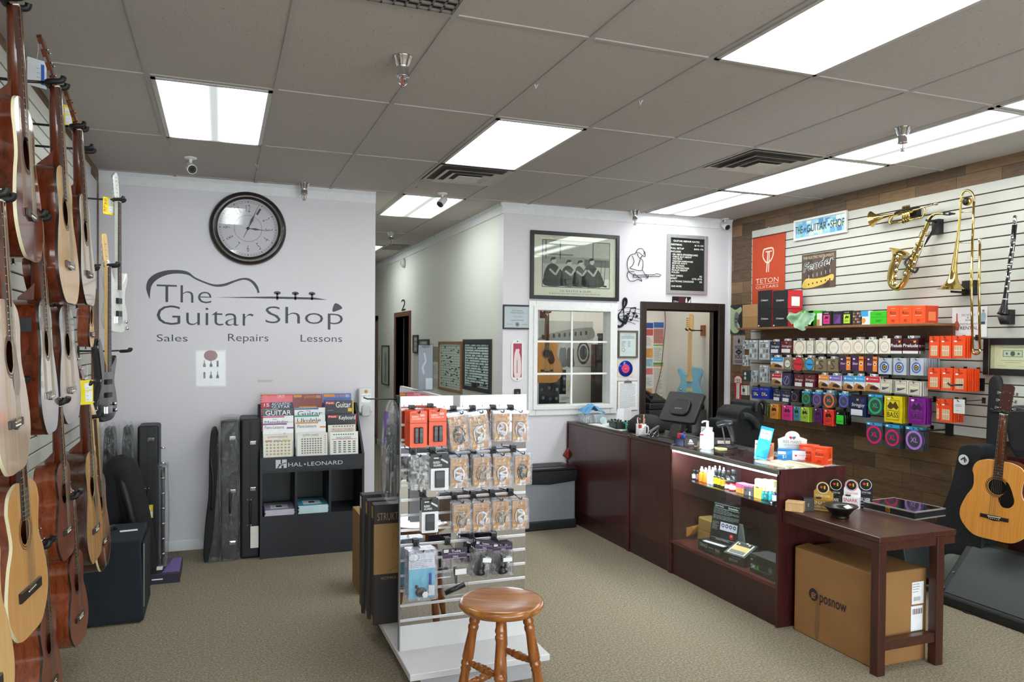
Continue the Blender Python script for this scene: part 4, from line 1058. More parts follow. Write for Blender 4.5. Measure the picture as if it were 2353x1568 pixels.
B(mt('#2a2a2e',.4)).tube(curve([(-w*.12,-.06,zt+.004),(-.02-w*.1,-.02,zt+.03),(-w*.08,.05,zt+.03),(-w*.06,.09,zt+.004)],5),.012,8).build('carry_handle',r)
b = B(DARK)
for sx in (-1,1):
    for sy in (-1,1): b.lathe([(.016,.012),(.018,0),(0,0)],(sx*w*.4,sy*d*.4,0),10)
b.build('feet',r)
tg = thing('price_tag','white price tag lying on the speaker cabinet','price tag',(r.location.x+.06,r.location.y+.02,zt+.001),R(10));B(PAPER).box(-.05,-.02,0,.05,.02,.0015).build('card',tg);B(STEEL).ring(0,0,.006,.008,0).build('tie',tg)
# flute-like shaft in plastic and flat purple box
xa,_,xb,zt = rY(368,1066,381,1312,6.05)
r = thing('microphone_stand','thin dark stand shaft wrapped in clear plastic beside the corner case','stand',((xa+xb)/2,6.05,.075))
B(mt('#1a1622',.35)).tube([(0,0,0),(0,0,zt-.1)],.014,10).build('shaft',r)
b = B(CHROME)
for k in range(8): b.lathe([(.0,-.006),(.016,-.005),(.016,.005),(0,.006)],(0,0,.08+k*.11),10)
b.build('clamp_rings',r)
b = B(FILM);b.tube(curve([(0,0,-.01),(0,0,.1),(.004,0,.4),(-.004,0,.7),(0,0,zt-.09),(0,0,zt-.07)],4),[.05]+[.038]*20,9,caps=False);b.build('plastic_sleeve',r)
q0 = aZ(345,1345,0);q1 = aZ(410,1338,0);q2 = aZ(414,1306,.07)
r = thing('flat_box','flat purple and black box on the floor in front of the corner cases','box',((q0.x+q1.x)/2,q0.y,0));w = q1.x-q0.x+.02;d = .42
B(mt('#241f33',.4)).box(-w/2,0,0,w/2,d,.07).build('carton',r,bev=.002,seg=1)
b = B(mt('#6a4a9a',.4)).add([(-w*.1,.02,.071),(w*.48,.02,.071),(w*.48,d-.02,.071),(w*.2,d-.02,.071)],[(0,1,2,3)]);b.m(PAPER).add([(-w*.3,.1,.0712),(-w*.1,.1,.0712),(-w*.1,.2,.0712),(-w*.3,.2,.0712)],[(0,1,2,3)]).rect(-w*.4,.03,-w*.05,.038,-.001);b.build('box_print',r)
# ------------------------------------------------------------------ back wall of the shop
# big framed photograph: four anonymous seated figures, plain stand-in
r,w,h = onwall('framed_poster','large black-framed black and white photograph of people sitting in a row','picture',(1217,536,1420,690))
fw = .035
s_,yf = frame(r,w,h,fw,.03,mt('#16161a',.35),mt('#cfc6b6',.6))
b = B(mt('#151515',.5));X0,X1,Z0,Z1 = -w*.365,w*.39,h*.19,h*.87
b.rect(X0-.006,Z0-.006,X1+.006,Z1+.006,yf-.0004).m(mt('#a9a59c',.6)).rect(X0,Z0,X1,Z1,yf-.0006)
pw,ph = X1-X0,Z1-Z0
P = lambda x,z: (X0+x*pw,Z0+z*ph)
def blob(col,pts,k=0): b.m(mt(col,.6)).flat(curve([P(*p) for p in pts],4,True),yf-.0008-.0002*k)
def rc(col,a,k=0): b.m(mt(col,.6));p = P(a[0],a[1]);q = P(a[2],a[3]);b.rect(p[0],p[1],q[0],q[1],yf-.0008-.0002*k)
rc('#c9c5bb',(0,0,1,.2));rc('#8d8a83',(0,.5,1,.66));rc('#5c5a55',(.62,.46,1,.62),1)
for x in (.04,.25,.74): rc('#55534e',(x,.6,x+.015,1),1)
rc('#77746e',(0,.68,.45,.72),1)
for k,(x,hw,sc) in enumerate(((.13,.13,1.0),(.36,.11,.93),(.53,.09,.93),(.70,.13,1.02))):
    blob(['#2e2e30','#3b3b3d','#444345','#29292b'][k],[(x-hw*.75,.02),(x+hw*1.6,.04),(x+hw*1.3,.3*sc),(x+hw*.6,.46*sc),(x,.5*sc),(x-hw*.55,.42*sc),(x-hw*.9,.2)],2)
    blob('#b5b0a7',[(x+.02,.5*sc),(x+.06,.52*sc),(x+.065,.6*sc),(x+.02,.61*sc),(x+.0,.56*sc)],3)
    blob('#2a2826',[(x-.02,.55*sc),(x+.0,.63*sc),(x+.05,.64*sc),(x+.06,.6*sc),(x+.01,.58*sc)],4)
    b.m(mt('#a9a49b',.6)).line([P(x-.03,.38*sc),P(x+.06,.26),P(x+.12,.42*sc)],.02,yf-.0018)
    b.m(mt('#1c1c1e',.6)).line([P(x+hw*1.2,.28),P(x+hw*1.5,.05),P(x+hw*2.0,.04)],.018,yf-.0019)
for x in (.86,.92): b.m(mt('#3a3835',.6)).line([P(x,.1),P(x+.02,.6)],.006,yf-.0018)
b.m(mt('#4a4744',.6)).ctext('U2: RATTLE & HUM',0,h*.115,h*.028,yf-.0008,w*.36,wide=1.5).ctext('A journey into the heartland of two Americas.',0,h*.075,h*.03,yf-.0008,w*.72,wide=1.4)
b.build('picture_print',s_)
# wire line art
c0 = aY(1478,610,YB)
r = thing('wire_wall_art','thin black wire outline of a hatted person playing guitar','wall art',(c0.x,YB-.006,c0.z))
def wl(pts,z=2.9697): # pixel outline in the 1140,460 crop, scale .3444
    o = []
    for x,y in pts: p = aY(1140+x*.3444,460+y*.3444,YB);o.append((p.x-c0.x,-.004,p.z-c0.z))
    return o
b = B(INK);W_ = .0032
for k,pts in enumerate([[(930,350),(945,328),(970,325),(985,345),(985,365)],[(928,352),(950,352),(985,378),(993,370),(990,350),(985,345)],[(940,355),(945,375),(960,388),(972,372)],[(955,388),(972,400),(978,430),(972,470)],[(930,358),(895,368),(876,400),(872,440),(885,480),(918,500)],[(905,372),(918,410),(905,440),(890,450)],
            [(890,455),(940,470),(970,470)],[(960,395),(945,440)],[(918,478),(880,480),(872,510),(890,540),(920,540),(945,530),(968,542),(962,525),(945,518)],[(912,503),(1050,498)],[(914,516),(1060,508)],[(1050,498),(1068,492),(1096,500),(1085,510),(1060,508)],[(975,470),(990,495),(1010,520)],[(990,497),(1008,500),(1012,512),(1000,522)],[(918,490),(942,512)],[(912,503),(914,518)]]):
    b.tube(curve(wl(pts),4),W_,5)
b.build('wire_outline',r)
# letter board
r,w,h = onwall('letter_board','black letter board listing guitar repair rates in a silver frame','sign',(1531,541,1623,677))
s_,yf = frame(r,w,h,w*.075,.025,mt('#b5b6ba',.3,.6),mt('#0c0c0d',.7),glass=False)
b = B(mt('#f0efe6',.5))
cx,cz = 1500+1411/1411*0,0
def lb(t,x0,x1,y,hh=32):       # in the 1500,520 crop: board inside spans x 300..925, y 185..1190
    u = lambda x: -w/2+w*.075+(x-300)/625*(w*.85);v = h-w*.075-(y-195)/985*(h-w*.15)
    b.text(t,u(x0),v-hh/985*(h-w*.15)/2,(x1-x0)/625*w*.85,hh/985*(h-w*.15),yf-.0004,.012)
for a in (('GUITAR REPAIR RATES',358,835,248),('RESTRING',320,512,318),('$15-25',745,910,318),('FULL SETUP',315,550,388),('$55-75',735,908,388),('INCLUDES',315,495,448),('OIL NECK-FINGERBOARD',345,808,502),('CHECK NUT HEIGHT',345,695,546),('ADJ NECK',345,525,588),('TIGHTEN HARDWARE',342,718,630),('BRIDGE ADJUS',340,610,672),('SET ACTION',338,558,714),('SET INTONATION',336,645,756),('PICKUP HEIGHT',334,620,798),('POLISH',332,465,840),
          ('FRET DRESS',305,535,902),('95',840,888,902),('REFRET',300,435,952),('275-375',702,888,952),('ELECTRONIC DIAGNOSE',303,735,1006),('20',840,888,1006),('AND MORE',325,515,1100)): lb(*a)
b.build('lettering',s_)
# office sign
r,w,h = onwall('door_sign','small black office sign above the dark door frame','sign',(1544,682,1587,698))
B(mt('#141216',.3)).prism(rrect(-w/2,0,w/2,h,.006),-.004,0).build('plate',r)
b = B(mt('#d8d8dc',.5));b.text('Office',-w*.44,h*.16,w*.26,h*.24,-.0046);b.flat([(w*.2,h*.15),(w*.3,h*.15),(w*.3,h*.45),(w*.27,h*.85),(w*.23,h*.85),(w*.2,h*.45)],-.0046).flat([(w*.34,h*.12),(w*.46,h*.12),(w*.47,h*.7),(w*.43,h*.6),(w*.4,h*.4),(w*.35,h*.3)],-.0046).m(mt('#4a1420',.5)).rect(-w*.17,h*.05,w*.18,h*.95,-.0044)
b.build('lettering',r)
# certificates
r,w,h = onwall('framed_certificate','black-framed award certificate left of the white window','picture',(1154.5,701,1221,757))
s_,yf = frame(r,w,h,.014,.018,mt('#121214',.35),mt('#c6c7d2',.6))
b = B(mt('#55565f',.6));b.ctext('Music Teachers',0,h*.74,h*.06,yf-.0004,w*.36).ctext('National Association',0,h*.65,h*.06,yf-.0004,w*.46).ctext('The Guitar Shop',0,h*.48,h*.055,yf-.0004,w*.3).rect(-w*.22,h*.36,w*.22,h*.375,yf-.0004).ring(0,h*.2,h*.06,h*.085,yf-.0004).disc(0,h*.2,h*.045,yf-.0004).rect(-w*.36,h*.19,-w*.14,h*.2,yf-.0004).rect(w*.14,h*.19,w*.36,h*.2,yf-.0004)
b.build('lettering',s_)
r,w,h = onwall('framed_licence','gold-framed licence between the window and the office door','picture',(1418.5,760,1464,823))
s_,yf = frame(r,w,h,.018,.02,mt('#6a6456',.35,.4),mt('#dcdce0',.6))
b = B(mt('#7a7a84',.6));b.ctext('BUSINESS LICENSE',0,h*.82,h*.025,yf-.0004,w*.5);scribble(b,-w*.32,w*.32,h*.7,h*.8,3,yf-.0004,.4,3,.7);scribble(b,-w*.32,-w*.08,h*.4,h*.62,5,yf-.0004,.4,4);scribble(b,0,w*.2,h*.4,h*.62,5,yf-.0004,.4,5);b.ring(-w*.22,h*.3,w*.07,w*.09,yf-.0004,20)
b.build('lettering',s_)
# record on its sleeve
r,w,h = onwall('vinyl_record','blue seven-inch record with a pink label on a cream sleeve','record',(1419.5,829,1454,866))
B(mt('#d8cfae',.7)).box(-w/2,-.003,0,w/2,0,h).build('sleeve',r)
b = B(mt('#1b2e9a',.2));b.lathe([(0,-.006),(w*.47,-.006),(w*.47,-.003)],(0,0,h/2),40,'y',False)
b.build('disc',r)
b = B(mt('#d8406a',.5));b.disc(0,h/2,w*.26,-.0064).m(mt('#8a1f3a',.5)).ctext('SIDE ONE',0,h*.58,h*.035,-.0068,w*.24).rect(-w*.14,h*.42,w*.14,h*.435,-.0068).rect(-w*.1,h*.37,w*.1,h*.385,-.0068).m(mt('#d8cfae',.7)).disc(0,h/2,w*.025,-.0068)
b.build('record_label',r)
# clipboard
r,w,h = onwall('clipboard','clipboard with white printed forms hanging left of the office door','clipboard',(1417.5,873,1464,944))
B(mt('#a08a6c',.6)).box(-w/2,-.004,0,w/2,0,h*.97).build('board',r)
pp = B(PAPER).box(-w*.47,-.009,h*.02,w*.49,-.0045,h*.94).build('paper_stack',r)
b = B(mt('#8d8d98',.6));scribble(b,-w*.38,w*.38,h*.08,h*.88,18,-.0095,.3,8,.5);b.build('print',pp)
b = B(STEEL).prism([(-w*.2,h*.9),(w*.2,h*.9),(w*.14,h*.97),(-w*.14,h*.97)],-.018,-.009).ring(0,h*.985,.008,.012,-.012,16);b.build('clip',r)
# thermometer plaque
r,w,h = onwall('thermometer_plaque','white rounded enamel thermometer with a red figure, left of the window','thermometer',(1173.5,780,1202.5,877))
B(mt('#e4e2e2',.25)).prism(rrect(-w/2,0,w/2,h,w*.48,8),-.008,0,True).build('plaque',r,bev=.003)
b = B(mt('#a3304a',.45));b.rect(-w*.34,h*.1,w*.34,h*.9,-.0086).m(mt('#e0c8cc',.5)).flat(curve([(-w*.22,h*.12),(w*.25,h*.12),(w*.28,h*.5),(w*.1,h*.72),(-.0,h*.78),(-w*.2,h*.7),(-w*.28,h*.45)],4,True),-.0089).disc(.0,h*.74,w*.16,-.0092,16).m(mt('#a3304a',.45)).flat(curve([(-w*.22,h*.77),(w*.2,h*.78),(w*.12,h*.83),(-w*.14,h*.83)],4,True),-.0094).rect(-w*.05,h*.2,w*.02,h*.5,-.0094)
b.m(DARK).disc(0,h*.95,w*.05,-.0088,10).disc(0,h*.05,w*.05,-.0088,10)
b.build('enamel_print',r)
B(mt('#c8ccd0',.1)).tube([(0,-.011,h*.2),(0,-.011,h*.52)],.003,6).build('glass_tube',r)
r,w,h = onwall('doorbell_chime','small black box on the wall under the thermometer','device',(1181,894,1194,908))
B(DARK).prism(rrect(-w/2,0,w/2,h,.01),-.025,0,True).build('case',r);B(mt('#555a60',.3)).disc(0,h*.35,w*.18,-.0256,12).build('button',r)
# treble clef metal art
c0 = aY(1440,720,YB)
r = thing('metal_wall_art','black metal treble clef with notes on curved staff lines','wall art',(c0.x,YB-.012,c0.z))
def wp(pts):
    o = []
    for x,y in pts: p = aY(1140+x*.3444,460+y*.3444,YB);o.append((p.x-c0.x,0,p.z-c0.z))
    return o
MET = mt('#14161c',.4,.5)
cl = curve(wp([(845,790),(862,770),(870,790),(850,812),(822,800),(812,770),(835,735),(862,700),(865,668),(855,658),(845,680),(845,720),(850,780),(848,815),(835,838),(815,845),(808,835)]),6)
B(MET).tube(cl,[.004+.009*abs(math.sin(i*.09)) for i in range(len(cl))],8).build('clef',r)
for pts in ([(805,740),(870,718),(955,730)],[(808,760),(880,745),(955,760)],[(812,778),(880,772),(958,792)],[(820,792),(880,795),(950,810)],[(830,808),(880,812),(925,828)]): B(MET).tube(curve(wp(pts),5),.0025,5).build('staff_line',r)
for (a,c,st) in (((878,760),(895,722),0),((915,755),(928,718),0),((858,822),(885,770),1),((895,800),(920,760),1),((935,775),(920,750),1)):
    b = B(MET);p = wp([a])[0];q = wp([c])[0];b.ball(p,(.016,.008,.012),10).tube([(p[0]+.013,0,p[2]),(q[0],0,q[2])],.0035,6);b.build('note',r)
B(MET).tube(wp([(895,722),(928,718)]),.006,6).build('note_beam',r)

# ------------------------------------------------------------------ the office seen through window and door
def offwall(name,label,cat,px,group=None): return onwall(name,label,cat,px,YO,group,.003)
r,w,h = offwall('wall_poster','grey black and white airplane poster inside the office, behind the window','poster',(1238,738,1362,842))
B(mt('#b9bbb8',.6)).box(-w/2,-.002,0,w/2,0,h).build('sheet',r)
b = B(mt('#8a8c8a',.6));b.flat(curve([(-w/2,h*.62),(-w*.1,h*.78),(w*.35,h*.86),(w/2,h*.84),(w/2,h*.62),(w*.1,h*.55),(-w/2,h*.45)],4,True),-.0026)
b.m(mt('#3c3d3e',.6))
for k in range(9): b.prism(rrect(-w*.45+k*w*.1,h*.6+k*h*.012,-w*.41+k*w*.1,h*.69+k*h*.012,.01),-.0032,-.003)
b.m(mt('#2e2f30',.6)).ring(w*.32,h*.3,h*.2,h*.26,-.003,24,.6).disc(w*.32,h*.3,h*.16,-.003,24,.6)
for k,x in enumerate((-.22,-.06,.08)):
    b.m(mt(['#4b4c4c','#737473','#5a5b5b'][k],.6)).flat(curve([(w*(x-.06),0),(w*(x+.07),0),(w*(x+.06),h*.2),(w*(x+.05),h*.4),(w*(x-.05),h*.4),(w*(x-.07),h*.2)],4,True),-.0034).m(mt('#c9c7c2',.6)).disc(w*x,h*.45,h*.045,-.0036,14)
b.build('print',r)
r,w,h = offwall('wall_poster','dark blue poster of many faces low in the office window','poster',(1238,850,1300,950))
B(mt('#12191f',.5)).box(-w/2,-.002,0,w/2,0,h).build('sheet',r)
b = B();rd = random.Random(5)
for k in range(16):
    x = -w*.4+(k % 4)*w*.26+rd.random()*w*.06;z = h*.12+(k//4)*h*.21+rd.random()*h*.05;b.m(mt(['#5f8796','#7fa3ae','#48707f'][k % 3],.6)).disc(x,z,w*.065,-.0026,12,.85).m(mt('#0d1216',.6)).flat(curve([(x-w*.07,z),(x-w*.05,z+h*.06),(x+w*.05,z+h*.06),(x+w*.07,z),(x+w*.04,z+h*.03),(x-w*.04,z+h*.03)],3,True),-.0029)
b.build('print',r)
r,w,h = offwall('office_sign','small white card standing low in the office window','card',(1283,906,1312,925));B(PAPER).box(-w/2,-.02,0,w/2,-.018,h).build('card',r)
b = B(GREYINK);scribble(b,-w*.35,w*.35,h*.3,h*.7,3,-.0206,.4,4);b.build('lettering',r)
r,w,h = offwall('light_switch','cream switch plate on the office wall below the airplane poster','switch',(1303,874,1313,897));B(mt('#d8cfae',.4)).box(-w/2,-.006,0,w/2,0,h).build('plate',r);B(mt('#c4b98f',.4)).box(-w*.15,-.012,h*.4,w*.15,-.006,h*.6).build('toggle',r)
p = aY(1258,878,YO-.14);pn = aY(1252,722,YO-.14)
sc = .98
g = acoustic('natural acoustic guitar with dark pickguard hanging inside the office window',(aY(1256,878,YO-.14).x,YO-.14,aY(1256,880,YO-.14).z),0,top=SPRUCED,body=MAHOGL,guard=mt('#3a1512',.2),sc=sc,bind=CREAM)
zh = g.location.z+sc*(.495*.285+.645)+.02
hk = thing('guitar_hanger','wooden wall hook of the guitar in the office window','guitar hanger',(g.location.x,YO,zh));B(wood('#4a1a14','#6a2a20',(1,1,.2),30,.4)).box(-.03,-.02,-.06,.03,0,.06).build('block',hk);B(DARK).tube([(0,-.02,0),(0,-.10,0)],.006,8).build('arm',hk);B(DARK).tube(curve([(-.032,-.17,.008),(-.032,-.12,0),(0,-.1,0),(.032,-.12,0),(.032,-.17,.008)],4),.008,8).build('padded_yoke',hk)
# shelf unit with red box, right side of the office window
xa = aY(1378,900,7.6).x
r = thing('office_shelf','dark open shelf unit at the right edge of the office window','shelf',(xa+.14,7.62,0))
sw = .26;DKS = mt('#241f1e',.5)
for s in (-1,1): B(DKS).box(s*sw/2-.01,-.2,0,s*sw/2+.01,.2,1.7).build('side_panel',r)
for z in (.05,.55,.95,1.25,1.5): B(DKS).box(-sw/2,-.2,z,sw/2,.2,z+.02).build('shelf_board',r)
B(DKS).box(-sw/2,.18,0,sw/2,.2,1.7).build('back_panel',r)
for (l,c,z,hh,x) in (('red cardboard box on the upper board of the office shelf','#b5262c',1.27,.15,-.05),('black bag-like case on top of the office shelf','#1c1d20',1.7,.12,-.03),('black box on the second board of the office shelf','#17171a',.97,.2,.02),('cream tin on the lower board of the office shelf','#c9bf96',.57,.13,-.1)):
    t = thing('storage_box',l,'box',(xa+.14+x*.3,7.60,z+.002));B(mt(c,.5)).box(-.1,-.1,0,.1,.12,hh).build('body',t,bev=.006);B(mt(c,.35)).box(-.105,-.105,hh-.03,.105,.125,hh+.002).build('lid',t)
# electric guitar in the doorway
p = aX(1584,927,4.9)
g = electric('pale blue electric guitar hanging inside the office doorway',(p.x,p.y,p.z),R(-62),[(-q[0],q[1]) for q in TELE],mt('#6fa6c0',.25,0,.03,10,0,.6),neck=MAPLE,board=MAPLE,nut=.80,zj=.34,pick=((.15,.075,.04),(.26,.075,.035)),bridge=(.095,),bcol=GOLD,knobs=((-.1,.1),(-.1,.15)),pkcol=mt('#d9c98a',.3,.3),
             head=[(.021,0),(-.021,0),(-.026,.03),(-.03,.14),(-.02,.19),(.0,.2),(.025,.17),(.028,.05)])
hk = thing('guitar_hanger','wooden block hook holding the pale blue guitar on the office wall','guitar hanger',(XR+.05,p.y,p.z+.815));B(wood('#8a4f2a','#a8683a',(1,1,.2),30,.4)).box(-.022,-.035,-.06,0,.035,.06).build('block',hk);B(DARK).tube([(-.02,0,0),(-.12,0,.0)],.006,8).build('arm',hk)
b = B(DARK).tube(curve([(-.22,-.034,.02),(-.19,-.038,0),(-.12,0,0),(-.19,.038,0),(-.22,.034,.02)],4),.008,8);b.build('padded_yoke',hk)
# notice posters
for k,(l,px,base,bands) in enumerate((('left column of coloured labour notices inside the office door',(1479,742,1500,925),'#dfe0e4',(('#2f4f9a',.93,1),('#d8554a',.84,.92),('#e8e2dc',.7,.83),('#e0a24a',.56,.68),('#9cc4d8',.45,.55),('#e0786a',.35,.43),('#d9d9dc',.2,.33),('#e8b56a',.0,.18))),
                              ('right column of coloured labour notices inside the office door',(1500,741,1524,922),'#e4e4e8',(('#3a6ab8',.93,1),('#c9847c',.73,.92),('#7cae5a',.7,.72),('#d8dcd2',.5,.69),('#5aa04a',.46,.49),('#d98a34',.44,.455),('#e9e4da',.08,.43),('#e0a23a',0,.06))))):
    r,w,h = offwall('notice_poster',l,'poster',px)
    B(mt(base,.5)).box(-w/2,-.003,0,w/2,0,h).build('sheet',r)
    b = B()
    for c,z0,z1 in bands: b.m(mt(c,.5)).rect(-w/2+.004,h*z0,w/2-.004,h*z1,-.0036)
    b.m(GREYINK)
    for i,(c,z0,z1) in enumerate(bands):
        if z1-z0 > .08: scribble(b,-w*.42,w*.42,h*z0+.01,h*z1-.01,int((z1-z0)*60),-.0042,.3,i)
    b.build('print',r)
b = B(mt('#7a2a28',.5));b.tube(curve([tuple(aY(x,y,YO-.01)) for x,y in ((1527,708),(1529,745),(1524,800),(1519,850),(1509,890),(1504,915))],6),.004,6)
tag(b.build('wall_cable'),'thin red cable hanging down the office wall beside the notices','cable')
# desk machine, chair and desk in the office
p0 = aY(1484,1000,7.0);
r = thing('office_desk','dark desk standing inside the office doorway','desk',(4.72,7.42,0));DK2 = mt('#23272a',.45)
B(mt('#2a2523',.4)).box(-.37,-.3,.70,.33,.3,.73).build('desk_top',r)
for x in (-.36,.29): B(mt('#1d1b1a',.4)).box(x,-.28,0,x+.03,.28,.70).build('side_panel',r)
r = thing('printer','large dark grey printer on the office desk behind the till screen','printer',(4.58,7.36,.731))
B(DK2).box(-.24,-.2,0,.24,.2,.26).build('body',r,bev=.012);B(mt('#17191b',.4)).box(-.235,-.19,.262,.235,.19,.33).build('scanner_lid',r,bev=.012);B(DARK).box(-.18,-.3,.04,.18,-.2,.06).build('paper_tray',r);B(mt('#101214',.6)).box(.02,-.203,.14,.16,-.2,.2).build('vent_panel',r)
r = thing('telephone','black desk phone on top of the office printer','phone',(4.50,7.34,1.063));B(DARK).add([(-.1,-.1,0),(.1,-.1,0),(.1,.1,0),(-.1,.1,0),(-.1,-.1,.03),(.1,-.1,.03),(.1,.1,.09),(-.1,.1,.09)],[(0,3,2,1),(4,5,6,7),(0,1,5,4),(1,2,6,5),(2,3,7,6),(3,0,4,7)]).build('base',r,bev=.006);B(BLACK).tube(curve([(-.085,-.09,.06),(-.07,-.05,.085),(-.07,.04,.11),(-.085,.09,.115)],4),.02,8).build('handset',r)
r = thing('filing_machine','dark grey flat machine with a rounded lid at the right of the office doorway','machine',(4.95,7.30,.731));B(mt('#3a3d3f',.45)).box(-.11,-.2,0,.08,.2,.25).build('body',r,bev=.01);B(mt('#1b1c1e',.35)).tube([(-.11,-.12,.28),(.08,-.12,.28)],.04,12).build('lid',r)
# hallway wall pieces, facing left (plane x = XH)
def onhall(name,label,cat,px,group=None):
    y0,z0,y1,z1 = rX(*px,XH-.003)
    r = thing(name,label,cat,(XH-.003,(y0+y1)/2,z0),R(-90),group);return r,abs(y0-y1),z1-z0
r,w,h = onhall('whiteboard','wood-framed schedule whiteboard on the hallway wall','whiteboard',(1010,785,1063,900))
s_,yf = frame(r,w,h,.03,.02,wood('#7a4f2c','#93633a',(1,1,.1),30,.4),mt('#c3cfc6',.3),glass=False)
b = B(mt('#5f6b66',.6))
for k in range(18): b.rect(-w*.44,h*(.05+k*.05),w*.44,h*(.05+k*.05)+.003,yf-.0004)
for k in range(8): b.rect(-w*.4+k*w*.115,h*.04,-w*.4+k*w*.115+.003,h*.95,yf-.0004)
b.m(mt('#33403c',.6));rd = random.Random(3)
for k in range(46): x = -w*.42+rd.random()*w*.78;z = h*(.07+rd.random()*.82);b.rect(x,z,x+.03+.05*rd.random(),z+.012,yf-.0006)
b.build('schedule_grid',s_)
r,w,h = onhall('whiteboard','black-framed calendar board next to the hallway corner','whiteboard',(1067,780,1130,900))
s_,yf = frame(r,w,h,.045,.022,mt('#17181b',.4),mt('#bccdd0',.3),glass=False)
b = B(mt('#20282c',.6))
for k in range(17): b.rect(-w*.42,h*(.1+k*.05),w*.42,h*(.1+k*.05)+.007,yf-.0004)
for k in range(8): b.rect(-w*.38+k*w*.108,h*.1,-w*.38+k*w*.108+.003,h*.9,yf-.0004)
b.m(mt('#5a6f80',.6));rd = random.Random(9)
for k in range(70): x = -w*.4+rd.random()*w*.74;z = h*(.11+int(rd.random()*16)*.05+.012);b.rect(x,z,x+.02+.04*rd.random(),z+.014,yf-.0006)
b.build('calendar_grid',s_)
B(DARK).box(-.05,-.045,.04,.05,-.022,.09).build('marker_holder',r)
for l,px,kind in (('narrow framed drawing of a figure on the hallway wall',(879,794,895,885),0),('small dark frame beside the hallway door',(951,770,962,812),1),('dark frame behind the sign holder in the hallway',(964,780,987,815),1)):
    r,w,h = onhall('framed_picture',l,'picture',px);s_,yf = frame(r,w,h,.02,.02,mt('#17181b',.4),mt('#d8dad2' if kind == 0 else '#8d8f90',.6))
    b = B(mt('#3d3f3d' if not kind else '#e0e0dc',.6))
    if not kind: b.flat(curve([(-w*.15,h*.1),(w*.15,h*.1),(w*.12,h*.4),(w*.18,h*.6),(.02,h*.86),(-w*.16,h*.62),(-w*.1,h*.4)],4,True),yf-.0004)
    else:
        for k in range(3): b.rect(-w*.25,h*(.15+.26*k),w*.25,h*(.33+.26*k),yf-.0004)
    b.build('print',s_)
r,w,h = onhall('door_number','black number two above the hallway door','number',(922,688,932,714));B(INK).text('2',-w/2,0,w,h,-.001).build('numeral',r)
r,w,h = onhall('wall_speaker','small round alarm sounder high on the hallway wall','alarm',(919,596,940,614));B(mt('#c9c9bd',.5)).lathe([(h*.6,0),(h*.55,-.03),(h*.3,-.05),(0,-.05)],(0,0,h/2),20,'y').build('housing',r);B(mt('#8f8f86',.5)).disc(0,h/2,h*.3,-.0508,16).build('grille',r)
# sheets on the hallway wall
for l,px,c in (('pinned colour flyer on the hallway wall left of the whiteboard',(993,797,1008,832),'#8f8d78'),('white note pinned under the colour flyer in the hallway',(993,835,1008,866),'#c9cbc6'),('pale note low on the hallway wall',(994,868,1008,893),'#bfc2bc'),('pale poster at the far end of the hallway',(867,815,874,855),'#c9c6b0')):
    r,w,h = onhall('paper_sheet',l,'paper',px);B(mt(c,.6)).box(-w/2,-.001,0,w/2,0,h).build('paper',r)
    b = B(GREYINK);scribble(b,-w*.35,w*.35,h*.15,h*.85,5,-.0016,.25,2);b.build('print',r)
# ------------------------------------------------------------------ sales counter
MAH = wood('#2e1212','#4a2020',(1,1,.07),45,.28,.25)
MAHD = wood('#271010','#3d1a19',(1,1,.07),45,.32,.2)
EDGE = mt('#5a2620',.35)
CX0,CX1,CZT = 3.13,3.64,.955
def cabinet(label,y0,y1,kick,grain=MAH):
    r = thing('counter_cabinet',label,'cabinet',((CX0+CX1)/2,(y0+y1)/2,0));hx = (CX1-CX0)/2;hy = (y1-y0)/2
    for s in (-1,1): B(MAHD).box(-hx,s*hy-s*.018,0,hx,s*hy,CZT-.022).build('side_panel',r)
    f = B(grain).box(-hx+.006,-hy+.018,kick,-hx+.022,hy-.018,CZT-.022).build('front_panel',r,bev=.002,seg=1)
    B(MAHD).box(-hx+.010,-hy+.018,0,-hx+.024,hy-.018,kick).build('kick_board',r)
    B(grain).box(-hx,-hy,CZT-.022,hx,hy,CZT).build('counter_top',r,bev=.003,seg=1)
    b = B(EDGE)
    for s in (-1,1): b.box(-hx-.001,s*hy-s*.014,0,-hx+.001,s*hy,CZT-.022)
    b.build('edge_band',r)
    return r
cabinet('dark mahogany counter cabinet against the back wall',5.493,6.68,.135)
cabinet('narrow dark mahogany counter cabinet between back cabinet and glass showcase',4.865,5.487,.175)
# showcase
SY0,SY1,SK = 3.68,4.86,.247
r = thing('display_case','lit glass showcase with mahogany ends in the sales counter','showcase',(CX0,SY0,0));L_ = SY1-SY0;Dp = CX1-CX0
B(MAH).box(0,0,0,Dp,.02,CZT+.0).build('end_panel',r);B(MAH).box(0,L_-.02,0,Dp,L_,CZT-.012).build('end_panel',r)
B(MAHD).box(.012,.02,0,.028,L_-.02,SK-.016).build('kick_board',r)
B(wood('#4a2020','#64302c',(1,.07,1),45,.3,.2)).box(0,.02,SK-.016,Dp-.02,L_-.02,SK).build('case_floor',r)
B(mt('#8d8c86',.35,.6)).box(-.004,.0,CZT-.032,.012,L_,CZT-.004).build('top_rail',r,bev=.002,seg=1)
q = B(mt('#8d8c86',.35,.6));q.box(Dp-.012,.02,CZT-.03,Dp,L_,CZT-.004);q.build('top_rail',r)
B(clear('#f2f8f5',.03,.0)).box(.004,.021,SK,.009,L_-.021,CZT-.032).build('front_glass',r)
B(clear('#f4faf7',.05,.0)).box(.0,.02,CZT-.004,Dp,L_,CZT+.004).build('top_glass',r)
B(wood('#3c1a18','#54282a',(1,1,.07),45,.4)).box(Dp-.022,L_*.42,SK,Dp-.012,L_-.02,CZT-.03).build('sliding_door',r)
B(mt('#e4e4e0',.5)).box(Dp-.016,.02,SK,Dp-.006,L_*.43,CZT-.03).build('sliding_door',r)
